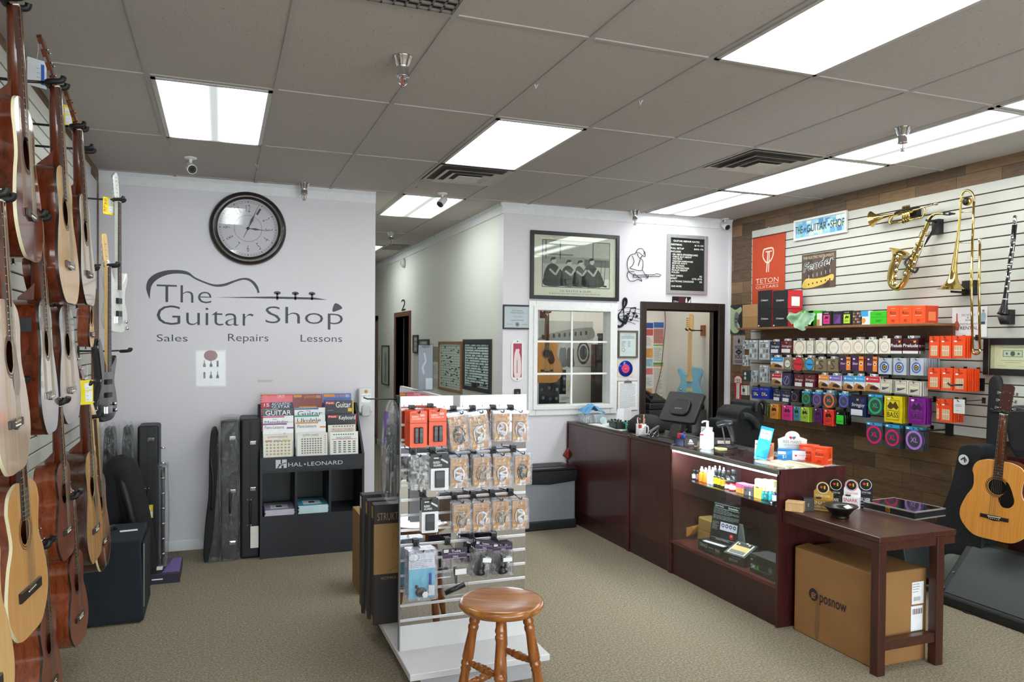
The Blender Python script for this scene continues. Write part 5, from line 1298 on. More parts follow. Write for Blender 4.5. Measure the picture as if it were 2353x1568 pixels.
B(mt('#c4c5c6',.35,.4)).box(Dp-.030,L_*.40,SK,Dp-.022,L_*.43,CZT-.03).build('door_stile',r)
B(DARK).box(Dp-.018,L_*.08,.56,Dp-.0165,L_*.11,.59).build('finger_pull',r)
SHX0,SHX1,SHZ = .08,.36,.705
B(clear('#e4f2ee',.1,.0)).box(SHX0,.021,SHZ-.006,SHX1,L_-.10,SHZ).build('glass_shelf',r)
b = B(STEEL)
for y in (.16,L_-.2): b.box(SHX1-.01,y,SHZ-.03,Dp-.03,y+.01,SHZ-.006)
b.build('shelf_bracket',r)
lamp = B(emis('#f4f4ff',LED)).box(.011,.03,CZT-.044,.021,L_-.03,CZT-.033).build('lamp_strip',r)
def case_px(px,X): return rX(*px,X)
def bottle(label,px,X,body,capc,z=SHZ,lab=None,spray=0,name='polish_bottle',cat='bottle',labw=1.0):
    y0,_,y1,zt = rX(*px,X);w = abs(y0-y1);h = zt-z
    h = max(.05,h);q = thing(name,label,cat,(X,(y0+y1)/2,z))
    rr = w/2*.92;ch = h*.3 if not spray else h*.34
    B(mt(body,.3)).lathe([(0,0),(rr*.95,0),(rr,.004),(rr,h-ch-.014),(rr*.55,h-ch),(0,h-ch)],n=14).build('body',q)
    cp = B(mt(capc,.4))
    if spray: cp.lathe([(rr*.62,h-ch),(rr*.62,h-ch*.55),(rr*.4,h-ch*.5),(rr*.36,h-.002),(0,h)],n=12)
    else: cp.lathe([(rr*.7,h-ch),(rr*.7,h-.002),(rr*.6,h),(0,h)],n=12)
    cp.build('cap',q)
    if lab:
        b = B(mt(lab,.4));b.lathe([(rr*1.01,h*.12),(rr*1.01,h*.52)],n=14,caps=False);b.m(mt('#22222a' if sum(lin(lab)[:3]) > .6 else '#e8e8e8',.5))
        b.T = Matrix.Rotation(R(-90),4,'Z');b.text('OIL',-rr*.5,h*.26,rr*1.0,h*.12,-rr*1.03);b.build('label',q)
    return q
def k6(x0,y0,x1,y1): return (1560+x0*.10204,1040+y0*.10204,1560+x1*.10204,1040+y1*.10204)
XB = CX0+.16
for a in (('small dark bottle with a white label, leftmost on the glass shelf',(315,385,390,660),'#232429','#1a1b1e','#dfdfe2',0,0),('dark red labelled bottle second from the left on the glass shelf',(392,405,466,690),'#2b2227','#1a1b1e','#8a4650',0,0),
          ('orange spray bottle with white top nearer the dark bottles',(472,315,560,730),'#f07a12','#f2f2f2',None,1,0),('orange spray bottle with white top nearer the white bottle',(562,340,648,760),'#f07a12','#f2f2f2',None,1,0),
          ('tall white spray bottle on the glass shelf',(650,305,722,790),'#e8e8ee','#f4f4f4',None,1,0),('white spray bottle with a beige label on the glass shelf',(724,330,798,830),'#e4e0da','#f4f4f4','#c9b8a4',1,0),
          ('black bottle with yellow label, left of the yellow pair',(800,390,878,830),'#17181b','#2c2d30','#d8c21e',0,0),('black bottle with yellow label, right of the yellow pair',(880,405,958,850),'#17181b','#2c2d30','#d8c21e',0,0),
          ('black bottle with gold label next to the red bottles',(960,430,1052,870),'#17181b','#34353a','#b58a1c',0,0),('red bottle with black cap, left of the red pair',(1055,640,1150,900),'#c8202c','#17181b','#e9e2e2',0,0),
          ('red bottle with black cap, right of the red pair',(1160,620,1285,950),'#c8202c','#17181b','#e9e2e2',0,0),('teal dropper bottle with white tip, left of the teal three',(1855,780,1942,1170),'#1f7f86','#ececf4','#2a98a0',1,0),
          ('teal dropper bottle with white tip, middle of the teal three',(1945,780,2030,1185),'#12595e','#ececf4','#1d6f75',1,0),('teal dropper bottle with white tip, right of the teal three',(2034,770,2112,1195),'#1f7f86','#ececf4','#2a98a0',1,0),
          ('navy bottle with a pale cap at the right end of the glass shelf',(2116,800,2196,1200),'#1c1c58','#d8d4a8','#dfdfe8',0,0),
          ('white topped spray bottle in the back row, left',(785,295,850,700),'#d9d9de','#f4f4f4',None,1,1),('white topped spray bottle in the back row, middle',(888,300,950,700),'#d9d9de','#f4f4f4',None,1,1),
          ('white topped spray bottle in the back row, right',(972,335,1046,720),'#d9d9de','#f4f4f4',None,1,1),('tall black bottle with white badge in the back row',(1085,400,1170,740),'#1b1c20','#2c2d31','#cfd3da',0,1),('tall black bottle at the right of the back row',(1185,375,1300,740),'#1b1c20','#2c2d31',None,0,1)):
    bottle(a[0],k6(*a[1]),XB+(.075 if a[6] else 0),a[2],a[3],lab=a[4],spray=a[5])
def carton(label,px,X,d,col,z=None,name='small_box',cat='box',els=(),top=None,rz=-90,bev=.001,push=0):
    y0,z0,y1,zt = rX(*px,X);w = abs(y0-y1);z0 = z if z is not None else z0;h = zt-z0
    q = thing(name,label,cat,(X+push,(y0+y1)/2,z0),R(rz))
    bx = B(mt(col,.45)).box(-w/2,0,0,w/2,d,h)
    c = bx.build('carton',q,bev=bev,seg=1)
    pr(q,w,h,els)
    if top: B(mt(top,.45)).box(-w/2+.002,.002,h,w/2-.002,d-.002,h+.0015).build('top_panel',q)
    return q,w,h
def pr(q,w,h,els,name='box_print',parent=None,y=-.001):
    """printed design given in fractions of the front face"""
    if not els: return
    b = B()
    for i,e in enumerate(els):
        yy = y-.0003*min(i,9)
        if e[0] == 'r': b.m(mt(e[5],.45)).rect(-w/2+e[1]*w,e[2]*h,-w/2+e[3]*w,e[4]*h,yy)
        elif e[0] == 't': b.m(mt(e[6],.45)).text(e[1],-w/2+e[2]*w,e[3]*h,(e[4]-e[2])*w,(e[5]-e[3])*h,yy,e[7] if len(e) > 7 else 0,e[8] if len(e) > 8 else 0,e[9] if len(e) > 9 else 0)
        elif e[0] == 'ring': b.m(mt(e[5],.45)).ring(-w/2+e[1]*w,e[2]*h,e[3]*w,e[4]*w,yy,32)
        elif e[0] == 'disc': b.m(mt(e[4],.45)).disc(-w/2+e[1]*w,e[2]*h,e[3]*w,yy,24)
        elif e[0] == 'p': b.m(mt(e[2],.45)).flat([(-w/2+p[0]*w,p[1]*h) for p in e[1]],yy)
        elif e[0] == 'l': b.m(mt(e[3],.45)).line([(-w/2+p[0]*w,p[1]*h) for p in e[1]],e[2]*w,yy)
        elif e[0] == 'c': b.m(mt(e[3],.45)).line(curve([(-w/2+p[0]*w,p[1]*h) for p in e[1]],5),e[2]*w,yy)
        elif e[0] == 'bar':
            b.m(mt('#f0f0f0',.5)).rect(-w/2+e[1]*w,e[2]*h,-w/2+e[3]*w,e[4]*h,yy).m(INK)
            for k in range(9): x = -w/2+w*(e[1]+(e[3]-e[1])*(.08+k*.1));b.rect(x,h*(e[2]+(e[4]-e[2])*.15),x+w*(e[3]-e[1])*(.03 if k % 3 else .055),h*(e[2]+(e[4]-e[2])*.85),yy-.0002)
    b.build(name,parent or q)
carton('pink and gold box of polish on the glass shelf',k6(1285,705,1450,1010),XB-.02,.06,'#c98a3e',SHZ,els=(('r',0,.55,1,1,'#e03a68'),('t','SLICK',.1,.25,.9,.5,'#7a5a20'),('r',.1,.08,.8,.14,'#8a6a2a')),top='#f07a98')
carton('dark box with a pink top, beside the pink and gold box',k6(1455,735,1555,1045),XB-.02,.06,'#4a4448',SHZ,els=(('r',0,.86,1,1,'#e0507a'),('r',.3,.4,.7,.6,'#1a1a1c')),top='#f07a98')
carton('dark box with a white sticker and a pink top',k6(1560,745,1668,1068),XB-.02,.06,'#48424a',SHZ,els=(('r',0,.86,1,1,'#e0507a'),('r',.2,.05,.5,.4,'#dcdce0')),top='#f07a98')
carton('yellow box with slanted red letters on the glass shelf',k6(1685,775,1850,1130),XB-.02,.05,'#f0c456',SHZ,els=(('t','OHS',.15,.2,.85,.5,'#d8402a',0,.2),('t','GHS',.2,.52,.8,.75,'#d8402a',0,.2),('r',.3,.9,.7,1,'#2a2a2e')),top='#efe6b8')
carton('little black box with a white label in front of the teal bottles',k6(2010,1100,2105,1190),XB-.05,.03,'#141416',SHZ,els=(('r',.6,.2,.95,.8,'#e8e8ea'),))
for k in range(3):
    carton(('left','middle','right')[k]+' pale yellow bag of cloths heaped behind the yellow box',k6(1690+k*150,600+k*10,1840+k*140,760),XB+.08,.04,'#dcd9a4',SHZ,name='cloth_bag',els=(('r',.2,.2,.8,.6,'#8a8890'),),bev=.008)
# floor of the case
FZ = SK
y0,z0,y1,zt = rX(1545,1216,1591,1250,CX0+.14)
q = thing('wooden_cradle','curved oak instrument cradle at the left of the showcase floor','cradle',(CX0+.14,(y0+y1)/2,FZ),R(-70));w = abs(y0-y1)*.85
cw = .13
OAK = wood('#a8682c','#c08540',(1,1,.2),40,.35)
B(OAK).prism(curve([(-w*.5,.10),(-w*.28,.085),(0,.06),(w*.28,.085),(w*.5,.10),(w*.46,.05),(w*.25,.012),(0,0),(-w*.25,.012),(-w*.46,.05)],4,True),-.03,.09,True).build('cradle_body',q,bev=.003)
b = B(mt('#d9d2c2',.4));b.disc(0,.045,.006,-.031,10);b.build('button',q)
q = thing('tin','round blue tin with a white lid on the showcase floor','tin',aX(1598,1238,CX0+.26));q.location.z = FZ;B(mt('#2a3a52',.3)).lathe([(0,0),(.045,0),(.045,.05),(0,.05)],n=20).build('body',q);B(mt('#c8ccd2',.25)).lathe([(.046,.04),(.047,.062),(.03,.07),(0,.07)],n=20).build('lid',q)
KR = '#b4884e'
carton('tan cardboard box, lower of the two stacked behind the black stand card',(1602,1223,1642,1252),CX0+.22,.12,KR,FZ)
q,w,h = carton('tan cardboard box with rounded corners, upper of the two stacked',(1603,1200,1640,1230),CX0+.22,.12,KR,None,bev=.01)
q.location.z = FZ+(aX(1620,1223,CX0+.22).z-FZ)+.001
carton('open black box with a silver edge behind the tan boxes',(1607,1185,1636,1206),CX0+.36,.1,'#1e1e20',FZ,els=(('r',0,.94,1,1,'#d9d9dc'),))
# A-frame stand card on its black base box
qb,wb,hb = carton('long black pedal box with white lettering, under the stand card',(1604,1249,1656,1284),CX0+.05,.15,'#1b1a1c',FZ,els=(('t','ORANGE',.08,.45,.42,.78,'#d8d8d8'),('r',.46,.55,.7,.68,'#8a8a8c'),('t','TERROR',.76,.45,.95,.72,'#e0e0e0'),('r',.46,.3,.95,.36,'#6a6a6c')),top='#2a2a2c')
zb = FZ+hb+.002
y0,z0,y1,zt = rX(1634,1160,1690,1255,CX0+.13)
q = thing('stand_card','black fold-out information card with a red glow and white picture in the showcase','display card',(CX0+.13,(y0+y1)/2-.0,zb),R(-78));w = abs(y0-y1)*.88;h = zt-zb
cdm = B(mt('#1d1c1f',.4));cdm.T = Matrix.Rotation(R(-9),4,'X');cdm.box(-w/2,-.0015,0,w/2,.0015,h);c = cdm.build('card',q)
c2 = B(mt('#d8d8da',.5));c2.T = Matrix.Translation((0,.105,0)) @ Matrix.Rotation(R(12),4,'X');c2.box(-w/2+.02,-.001,0,w/2-.01,.001,h*.55);c2.build('rear_strut',q)
b = B(mt('#e4e4e8',.4));b.T = cdm.T;y = -.0022
b.text('EMG',-w*.42,h*.89,w*.3,h*.045,y).text('Solodallas',w*.06,h*.885,w*.36,h*.055,y).rect(-w*.46,h*.965,w*.46,h*.97,y).rect(-w*.46,h*.855,w*.46,h*.86,y).m(mt('#8a8a90',.5))
scribble(b,-w*.46,w*.46,h*.71,h*.84,5,y,.4,2,.6);scribble(b,-w*.46,w*.46,h*.58,h*.69,4,y,.4,3,.6);scribble(b,-w*.46,-w*.22,h*.3,h*.52,7,y,.4,4,.5)
b.m(mt('#c9c6dc',.4)).rect(-w*.16,h*.33,w*.46,h*.53,y).m(DARK)
for k in range(4): b.ring(-w*.06+k*w*.14,h*.45,w*.03,w*.055,y-.0005,16)
b.m(mt('#a3202a',.4)).disc(w*.28,h*.22,w*.075,y-.0003).m(mt('#ff8a8a',.4)).disc(w*.28,h*.23,w*.03,y-.0006).m(mt('#d8d8dc',.5)).text('TONE IS ETERNAL',-w*.28,h*.06,w*.5,h*.03,y).rect(-w*.46,h*.105,w*.46,h*.11,y)
b.build('card_print',c)
q = thing('paper_slips','pale printed slips lying on the black pedal box','paper',(CX0+.085,(y0+y1)/2+.01,FZ+hb+.0016),R(-78));b = B(mt('#d9d3e4',.5));b.box(-w*.42,-.03,0,w*.3,.0,.004).box(-w*.3,-.045,.004,w*.42,-.012,.007);b.build('slips',q)
# slanted pedal box
y0,z0,y1,zt = rX(1662,1252,1702,1296,CX0+.05);w = abs(y0-y1)
q = thing('pedal_box','black wedge-shaped box showing an effect pedal, middle of the showcase floor','box',(CX0+.05,(y0+y1)/2-.02,FZ),R(-80));hb = .062;ht = .125
B(mt('#1c1b1d',.4)).add([(-w/2,0,0),(w/2,0,0),(w/2,.16,0),(-w/2,.16,0),(-w/2,0,hb),(w/2,0,hb),(w/2,.13,ht),(-w/2,.13,ht),(-w/2,.16,ht-.02),(w/2,.16,ht-.02)],[(0,3,2,1),(0,1,5,4),(4,5,6,7),(7,6,9,8),(8,9,2,3),(1,2,9,6,5),(0,4,7,8,3)]).build('carton',q,bev=.002,seg=1)
b = B(mt('#d8d2c4',.4));sl = (ht-hb)/.13
P3 = lambda x,y,e=.0012: (x,y,hb+sl*y+e)
b.add([P3(-w*.4,.012),P3(w*.4,.012),P3(w*.4,.12),P3(-w*.4,.12)],[(0,1,2,3)]).m(mt('#6a6764',.4)).add([P3(-w*.34,.016,.002),P3(w*.34,.016,.002),P3(w*.34,.045,.002),P3(-w*.34,.045,.002)],[(0,1,2,3)]).m(mt('#d8b86a',.4)).add([P3(-w*.34,.047,.002),P3(w*.34,.047,.002),P3(w*.34,.085,.002),P3(-w*.34,.085,.002)],[(0,1,2,3)]).m(DARK).add([P3(-w*.34,.087,.002),P3(w*.34,.087,.002),P3(w*.34,.118,.002),P3(-w*.34,.118,.002)],[(0,1,2,3)])
b.m(BONE)
for x,y in ((-.2,.095),(.1,.11),(.25,.1)): p = P3(w*x,y,.002);b.cyl(p,(p[0],p[1],p[2]+.012),.007,n=8)
b.m(mt('#c9b45a',.5)).text('BOX',-w*.2,.02,w*.4,.016,-.0008).m(mt('#4a6ad0',.5)).rect(-w*.1,.046,w*.36,.05,-.0008)
b.build('pedal_picture',q)
carton('black microphone box with white and green lettering at the right of the showcase floor',(1723,1283,1783,1337),CX0+.05,.15,'#161518',FZ,els=(('t','SM',.04,.24,.19,.48,'#e8e8e8',.01),('t','58',.2,.24,.35,.48,'#7ac84a',.01),('t','SHURE',.04,.88,.24,.94,'#6fbf4a'),('r',.04,.68,.12,.76,'#b8b8b8'),('disc',.8,.48,.09,'#4a4a50'),('disc',.8,.48,.06,'#6c6c74'),('l',((.0,.57),(.72,.5)),.006,'#5a5a60'),('r',.36,.28,.8,.3,'#8a8a8a'),('r',.36,.22,.7,.235,'#6a6a6a')),top='#3a393d')
carton('black loudspeaker-like cube behind the stand card',(1696,1212,1716,1252),CX0+.38,.1,'#141315',FZ,bev=.004)
b = B(BLACK).tube(curve([tuple(Vector(aX(x,y,CX0+.42))) for x,y in ((1714,1246),(1722,1240),(1732,1246),(1734,1256),(1722,1262))],4),.003,6);o = b.build('cable');tag(o,'thin black cable curled on the showcase floor','cable')
for i in range(len(o.data.vertices)): o.data.vertices[i].co.z = FZ+.003+.0
q = thing('pick_pack','small pale item lying at the right end of the showcase floor','accessory',(CX0+.33,SY0+.09,FZ));B(mt('#e8dcc0',.5)).box(-.02,-.03,0,.02,.03,.012).build('piece',q,bev=.003)

# ------------------------------------------------------------------ on the counter
def tz(x,y,z=CZT): return aZ(x,y,z)
def put(name,label,cat,px,py,rz=0,z=CZT+.0005,group=None):
    p = tz(px,py,z);return thing(name,label,cat,(p.x,p.y,z),rz,group)
def put2(name,label,cat,X,Y,rz=0,z=CZT+.0005): return thing(name,label,cat,(X,Y,z),rz)
q = put2('tissue_box','clear and pale blue box with a blue cloth heaped on it, by the window','box',3.30,6.48,R(-6));
B(clear('#e4f0f4',.1,.1,.3)).box(-.115,-.07,0,.1,.07,.085).build('container',q,bev=.006);B(mt('#bcd8e4',.5)).box(-.0,-.066,.004,.096,.066,.084).build('contents',q)
cl = put2('cleaning_cloth','crumpled light blue cloth on the clear box by the window','cloth',3.30,6.48,0,CZT+.087)
pts = [];fs = [];N = 15;rd = random.Random(4)
for i in range(N):
    for j in range(N):
        u = i/(N-1)*2-1;v = j/(N-1)*2-1;hgt = .085*max(0,1-.9*abs(u+.15)-.35*abs(v))+.012*math.sin(7*u+3*v)+.008*math.sin(11*v-4*u)+rd.uniform(0,.004)+.012
        pts.append((u*.125*(1-.1*v*v),v*.085,max(.002,hgt)))
for i in range(N-1):
    for j in range(N-1): fs.append((i*N+j,(i+1)*N+j,(i+1)*N+j+1,i*N+j+1))
B(mt('#5f9fd6',.8,0,.1,80,.2)).add(pts,fs,True).build('fabric',cl,sub=1)
q = put2('plastic_cup','small clear plastic cup lying tipped toward the viewer beside the blue cloth','cup',3.29,6.25,0);b = B(mt('#cfe0ea',.15));b.T = Matrix.Translation((0,0,.036)) @ Matrix.Rotation(R(70),4,'X') @ Matrix.Translation((0,0,-.03));b.lathe([(.018,0),(.034,.05),(.036,.052),(.034,.054),(.018,.004),(0,.004)],n=20,caps=False);b.build('cup_wall',q)
q = put2('desk_mat','black mat covering the far end of the counter top','mat',3.36,5.98);B(BLACK).box(-.21,-.62,0,.21,.55,.003).build('mat_sheet',q)
b = B(mt('#b8a24a',.5)).add([(-.17,-.5,.0034),(-.15,-.5,.0034),(-.15,-.44,.0034),(-.17,-.44,.0034)],[(0,1,2,3)]);b.build('mat_print',q)
q = put2('white_folder','white flat folder on the black counter mat under the pedal tray','folder',3.31,6.05,R(3),CZT+.004);B(PAPER).box(-.13,-.3,0,.15,.26,.008).build('sheets',q,bev=.001,seg=1)
q = put2('paper_card','folded white card standing behind the pedal tray','card',3.47,6.18,R(-35),CZT+.013);
b = B(mt('#dcdce4',.5));b.add([(-.07,0,0),(.0,.03,0),(.07,0,0),(-.06,.03,.135),(.0,.055,.14),(.07,.03,.13)],[(0,1,4,3),(1,2,5,4)]);b.build('card',q)
q = put2('pedal_tray','black tray holding green and teal effect pedals on the counter','tray',3.29,5.90,R(-12),CZT+.013);B(BLACK).box(-.075,-.11,0,.075,.11,.006).box(-.075,-.11,0,-.068,.11,.045).box(.068,-.11,0,.075,.11,.045).box(-.075,-.11,0,.075,-.103,.045).box(-.075,.103,0,.075,.11,.045).build('tray_walls',q)
for k,(l,c,dx,dy) in enumerate((('bright green effect pedal at the near end of the tray','#1f9a58',-.03,.15),('teal effect pedal at the far side of the tray','#2f9aa8',.035,-.05),('pale green effect pedal at the right end of the tray','#5ab98a',.03,-.15),('dark effect pedal in the middle of the tray','#3a4038',-.02,0),('grey green effect pedal in the tray beside the dark one','#6a8a6a',-.02,.07))):
    z = CZT+.013+(.007 if abs(dy) < .1 else 0);t = R(-12)
    q = thing('effect_pedal',l,'pedal',(3.29+dx*math.cos(t)-dy*math.sin(t),5.90+dx*math.sin(t)+dy*math.cos(t),z),t,'effect pedals around the counter tray' if 0 else None)
    B(mt(c,.35)).box(-.03,-.03,0,.03,.03,.05).build('housing',q,bev=.003)
    for sx in (-.014,.014): B(DARK).cyl((sx,-.008,.05),(sx,-.008,.064),.008,n=10).build('knob',q)
    B(STEEL).cyl((0,.016,.05),(0,.016,.06),.006,n=8).build('footswitch',q)
q = put2('speaker_bag','black rounded soft case lying on the counter beside the mug','bag',3.40,5.66,R(-25));
B(mt('#111113',.7,0,.1,50,.3)).lathe([(0,0),(.15,0),(.165,.03),(.15,.09),(.09,.14),(.05,.148),(0,.15)],n=24).build('shell',q)
q = put2('mug','white mug with grey sketch print and red patch full of pencils','mug',3.195,5.40,R(-70));
B(mt('#dcdcdf',.2)).lathe([(0,0),(.04,0),(.042,.003),(.042,.10),(.039,.10),(.039,.01),(0,.01)],n=28).build('body',q)
hp = curve([(.042,0,.085),(.068,0,.085),(.075,0,.055),(.066,0,.025),(.042,0,.022)],5);B(mt('#dcdcdf',.2)).tube(hp,.006,8).build('handle',q)
b = B(mt('#8a8a92',.4));rd = random.Random(6)
for k in range(60):
    a = R(200+rd.random()*190);z = .01+rd.random()*.08;da = .1+rd.random()*.15;b.add([(.0424*math.cos(a),.0424*math.sin(a),z),(.0424*math.cos(a+da),.0424*math.sin(a+da),z+.006*rd.random()),(.0424*math.cos(a+da),.0424*math.sin(a+da),z+.004+.004*rd.random()),(.0424*math.cos(a),.0424*math.sin(a),z+.003)],[(0,1,2,3)])
b.m(REDP);a0 = R(280)
for k in range(5): a = a0+k*.13;a2 = a+.13;b.add([(.0427*math.cos(a),.0427*math.sin(a),.07),(.0427*math.cos(a2),.0427*math.sin(a2),.07),(.0427*math.cos(a2),.0427*math.sin(a2),.098),(.0427*math.cos(a),.0427*math.sin(a),.098)],[(0,1,2,3)])
b.build('mug_print',q)
for k,(l,c,x,y,h,t) in enumerate((('tall orange pencil in the mug','#e8843a',.012,-.01,.165,.01),('dark red pen in the mug','#7a2028',-.02,.0,.145,-.012),('white pen leaning left in the mug','#d8d0cc',-.026,-.012,.14,-.02),('black pen in the middle of the mug','#1c1a1c',-.005,.012,.135,.0),('grey marker in the mug','#8d8a8e',.024,.008,.13,.018))):
    q = thing('pencil',l,'pencil',(3.195+x,5.40+y,CZT+.012));B(mt(c,.4)).tube([(0,0,0),(t*.8,0,h-.012)],.0042,8).build('barrel',q);B(mt('#f0c0a0' if k == 0 else '#c8b0a8',.4)).tube([(t*.8,0,h-.012),(t*.85,0,h)],[.0042,.0036],8).build('tip',q)
# till: base, arm, tilted screen seen from behind
q = put2('cash_till','black touch-screen till on a slanted arm, its back to the viewer','till',3.37,5.17,R(-78))
B(BLACK).prism([(-.13,0),(.13,0),(.10,.018),(-.10,.018)],-.10,.14).build('base',q,bev=.004)
arm = B(mt('#2a2b29',.5));arm.add([(-.06,-.03,.015),(.06,-.03,.015),(.06,.03,.015),(-.06,.03,.015),(-.045,.05,.20),(.045,.05,.20),(.045,.09,.20),(-.045,.09,.20)],[(0,1,5,4),(1,2,6,5),(2,3,7,6),(3,0,4,7),(4,5,6,7)]);arm.build('arm',q,bev=.006)
TS = Matrix.Translation((0,.07,.245)) @ Matrix.Rotation(R(-28),4,'X')
b = B(mt('#151517',.4));b.T = TS;b.prism(rrect(-.19,-.13,.19,.13,.02),-.014,.02,True);sc_ = b.build('screen_housing',q,bev=.006)
b = B(mt('#1d1d20',.45));b.T = TS;b.prism(rrect(-.1,-.075,.1,.06,.05),-.032,-.014,True);b.build('back_hump',q,bev=.008)
b = B(mt('#0a0a0c',.1));b.T = TS;b.rect(.175,-.115,-.175,.115,.0205);b.build('screen_glass',q)
b = B(mt('#a8a8ac',.4));b.T = TS;b.text('eposnow',-.04,-.03,.08,.014,-.0328);b.build('lettering',sc_)
b = B(DARK).tube(curve([(.03,.06,.15),(.09,.07,.13),(.14,.07,.15),(.15,.07,.17)],5),.004,6);b.build('cable',q)
q = put2('cash_drawer_mat','flat black card tray at the counter edge in front of the till','tray',3.235,5.14);B(DARK).box(-.10,-.28,0,.04,.2,.012).build('tray_body',q,bev=.003);b = B(STEEL);
for y in (-.2,-.05,.1): b.cyl((-.06,y,.012),(-.06,y,.016),.004,n=6)
b.build('tray_pins',q)
q = put2('sunglasses','shiny wire-rimmed glasses lying on the black tray','glasses',3.20,5.21,R(20),CZT+.014)
for s in (-1,1):
    B(CHROME).tube([(s*.033+.026*math.cos(t*.5),0,.022+.02*math.sin(t*.5)) for t in range(13)],.002,5,True).build('rim',q);B(mt('#3a3a3e',.05)).disc(s*.033,.022,.024,.0,16,1.1).build('lens',q)
    B(CHROME).tube([(s*.06,0,.028),(s*.065,.06,.02),(s*.06,.11,.004)],.0022,5).build('temple',q)
B(CHROME).tube([(-.008,0,.03),(0,-.004,.034),(.008,0,.03)],.002,5).build('nose_bridge',q)
q = put2('stapler','silver and black stapler beside the till arm','stapler',3.33,5.42,R(35));B(DARK).box(-.08,-.018,0,.08,.018,.012).build('base',q,bev=.003);B(mt('#a8a8aa',.25,.8)).add([(-.08,-.016,.03),(.085,-.016,.05),(.085,.016,.05),(-.08,.016,.03),(-.08,-.016,.045),(.085,-.012,.075),(.085,.012,.075),(-.08,.016,.045)],[(0,3,2,1),(4,5,6,7),(0,1,5,4),(1,2,6,5),(2,3,7,6),(3,0,4,7)]).box(.06,-.008,.0125,.08,.008,.05).build('top_arm',q,bev=.004)
q = put2('bill_basket','small black wire basket with red and blue tags on the counter','basket',3.215,4.835,R(8));b = B(mt('#15182a',.5));b.box(-.035,-.05,0,.035,.05,.004).box(-.035,-.05,0,-.03,.05,.05).box(.03,-.05,0,.035,.05,.05).box(-.035,-.05,0,.035,-.045,.05).box(-.035,.045,0,.035,.05,.05);b.build('basket_walls',q)
q = put2('tag_bundle','bundle of red tags standing in the black basket','tag',3.215,4.862,R(8),CZT+.006);B(mt('#d8324a',.5)).box(-.02,-.018,0,.02,.014,.078).build('tags',q,bev=.003)
q = put2('tag_bundle','bundle of blue tags standing in the black basket','tag',3.215,4.812,R(8),CZT+.006);b = B(mt('#24408a',.5));b.box(-.02,-.018,0,.0,.018,.075).m(mt('#5a6a9a',.4)).ring(0,.075,.015,.019,0);b.build('tags',q)
q = put2('business_card_holder','black card holder with white lettering on the glass counter','card holder',3.235,4.755,R(-30),CZT+.005);
bk = B(mt('#141416',.35)).add([(-.045,-.015,0),(.045,-.015,0),(.045,.03,0),(-.045,.03,0),(-.045,.01,.055),(.045,.01,.055),(.045,.03,.055),(-.045,.03,.055)],[(0,3,2,1),(4,5,6,7),(0,1,5,4),(1,2,6,5),(2,3,7,6),(3,0,4,7)]).build('block',q)
b = B(mt('#d8d8da',.5));b.T = Matrix.Translation((0,-.016,0)) @ Matrix.Rotation(R(-24),4,'X');b.text('&',-.015,.026,.03,.022,0).text('CARDS',-.02,.012,.04,.009,0);b.build('lettering',q)
q = put2('bank_notes','folded green bank notes lying behind the pump bottle','money',3.33,4.74,R(15),CZT+.005)
b = B(mt('#8f947c',.7));
for k in range(4): b.T = Matrix.Translation((.006*k,-.01*k,.004*k)) @ Matrix.Rotation(R(k*9-10),4,'Z');b.add([(-.07,-.03,0),(0,-.032,.025),(.075,-.03,.006),(-.07,.03,.0),(0,.03,.028),(.075,.032,.006)],[(0,1,4,3),(1,2,5,4)],True)
b.build('notes',q)
q = put2('coin_pile','scattered coins and crumbs in front of the bank notes','coins',3.26,4.66,0,CZT+.0045);b = B(mt('#b89a5a',.3,.8));rd = random.Random(2)
for k in range(22): x,y = rd.uniform(-.05,.06),rd.uniform(-.06,.06);b.lathe([(0,0),(.009,0),(.009,.002),(0,.002)],(x,y,.0021*(k % 3)),10)
b.build('coins',q)['kind'] = 'stuff'
q = put2('pump_bottle','white hand sanitizer pump bottle on the glass counter','bottle',3.25,4.575,R(-62),CZT+.0045)
PLW = mt('#dfdfe4',.25)
B(PLW).prism(rrect(-.043,0,.043,.125,.012),-.028,.028,True).build('body',q,bev=.012,seg=3);B(PLW).lathe([(.034,.122),(.03,.135),(.014,.15),(.014,.158),(0,.158)],n=20).build('shoulder',q)
B(PLW).tube([(0,0,.158),(0,0,.192),(0,0,.192)],[.011,.009,.009],12).build('pump_collar',q);B(PLW).tube(curve([(.008,0,.192),(-.01,0,.197),(-.035,0,.193),(-.042,0,.183)],4),.006,8).build('pump_spout',q)
b = B(PAPER).rect(-.042,.01,-.012,.11,-.0287).m(REDP).rect(-.042,.095,-.014,.106,-.0292).m(mt('#2a3a8a',.5)).text('PURELL',-.04,.08,.024,.008,-.0294).m(GREYINK);scribble(b,-.04,-.016,.02,.07,6,-.0294,.4,3);b.build('label',q)
q = put2('paper_slip','white receipt sheet propped behind the pump bottle','paper',3.42,4.83,R(-55),CZT+.0045);b = B(mt('#d4d4dc',.6));b.T = Matrix.Rotation(R(-8),4,'X');b.box(-.045,0,0,.045,.002,.125).m(GREYINK);scribble(b,-.035,.035,.06,.115,4,-.0006,.3,2);b.build('sheet',q)
q = put2('barcode_scanner','black handheld barcode scanner resting in its upright stand','scanner',3.43,4.585,R(-75),CZT+.0045)
B(BLACK).lathe([(0,0),(.072,0),(.07,.008),(.03,.016),(0,.018)],n=24).build('stand_base',q);B(mt('#5a5a5e',.35)).tube(curve([(-.02,0,.015),(-.03,0,.08),(-.045,0,.14),(-.05,0,.165)],4),.005,8).build('stand_stem',q)
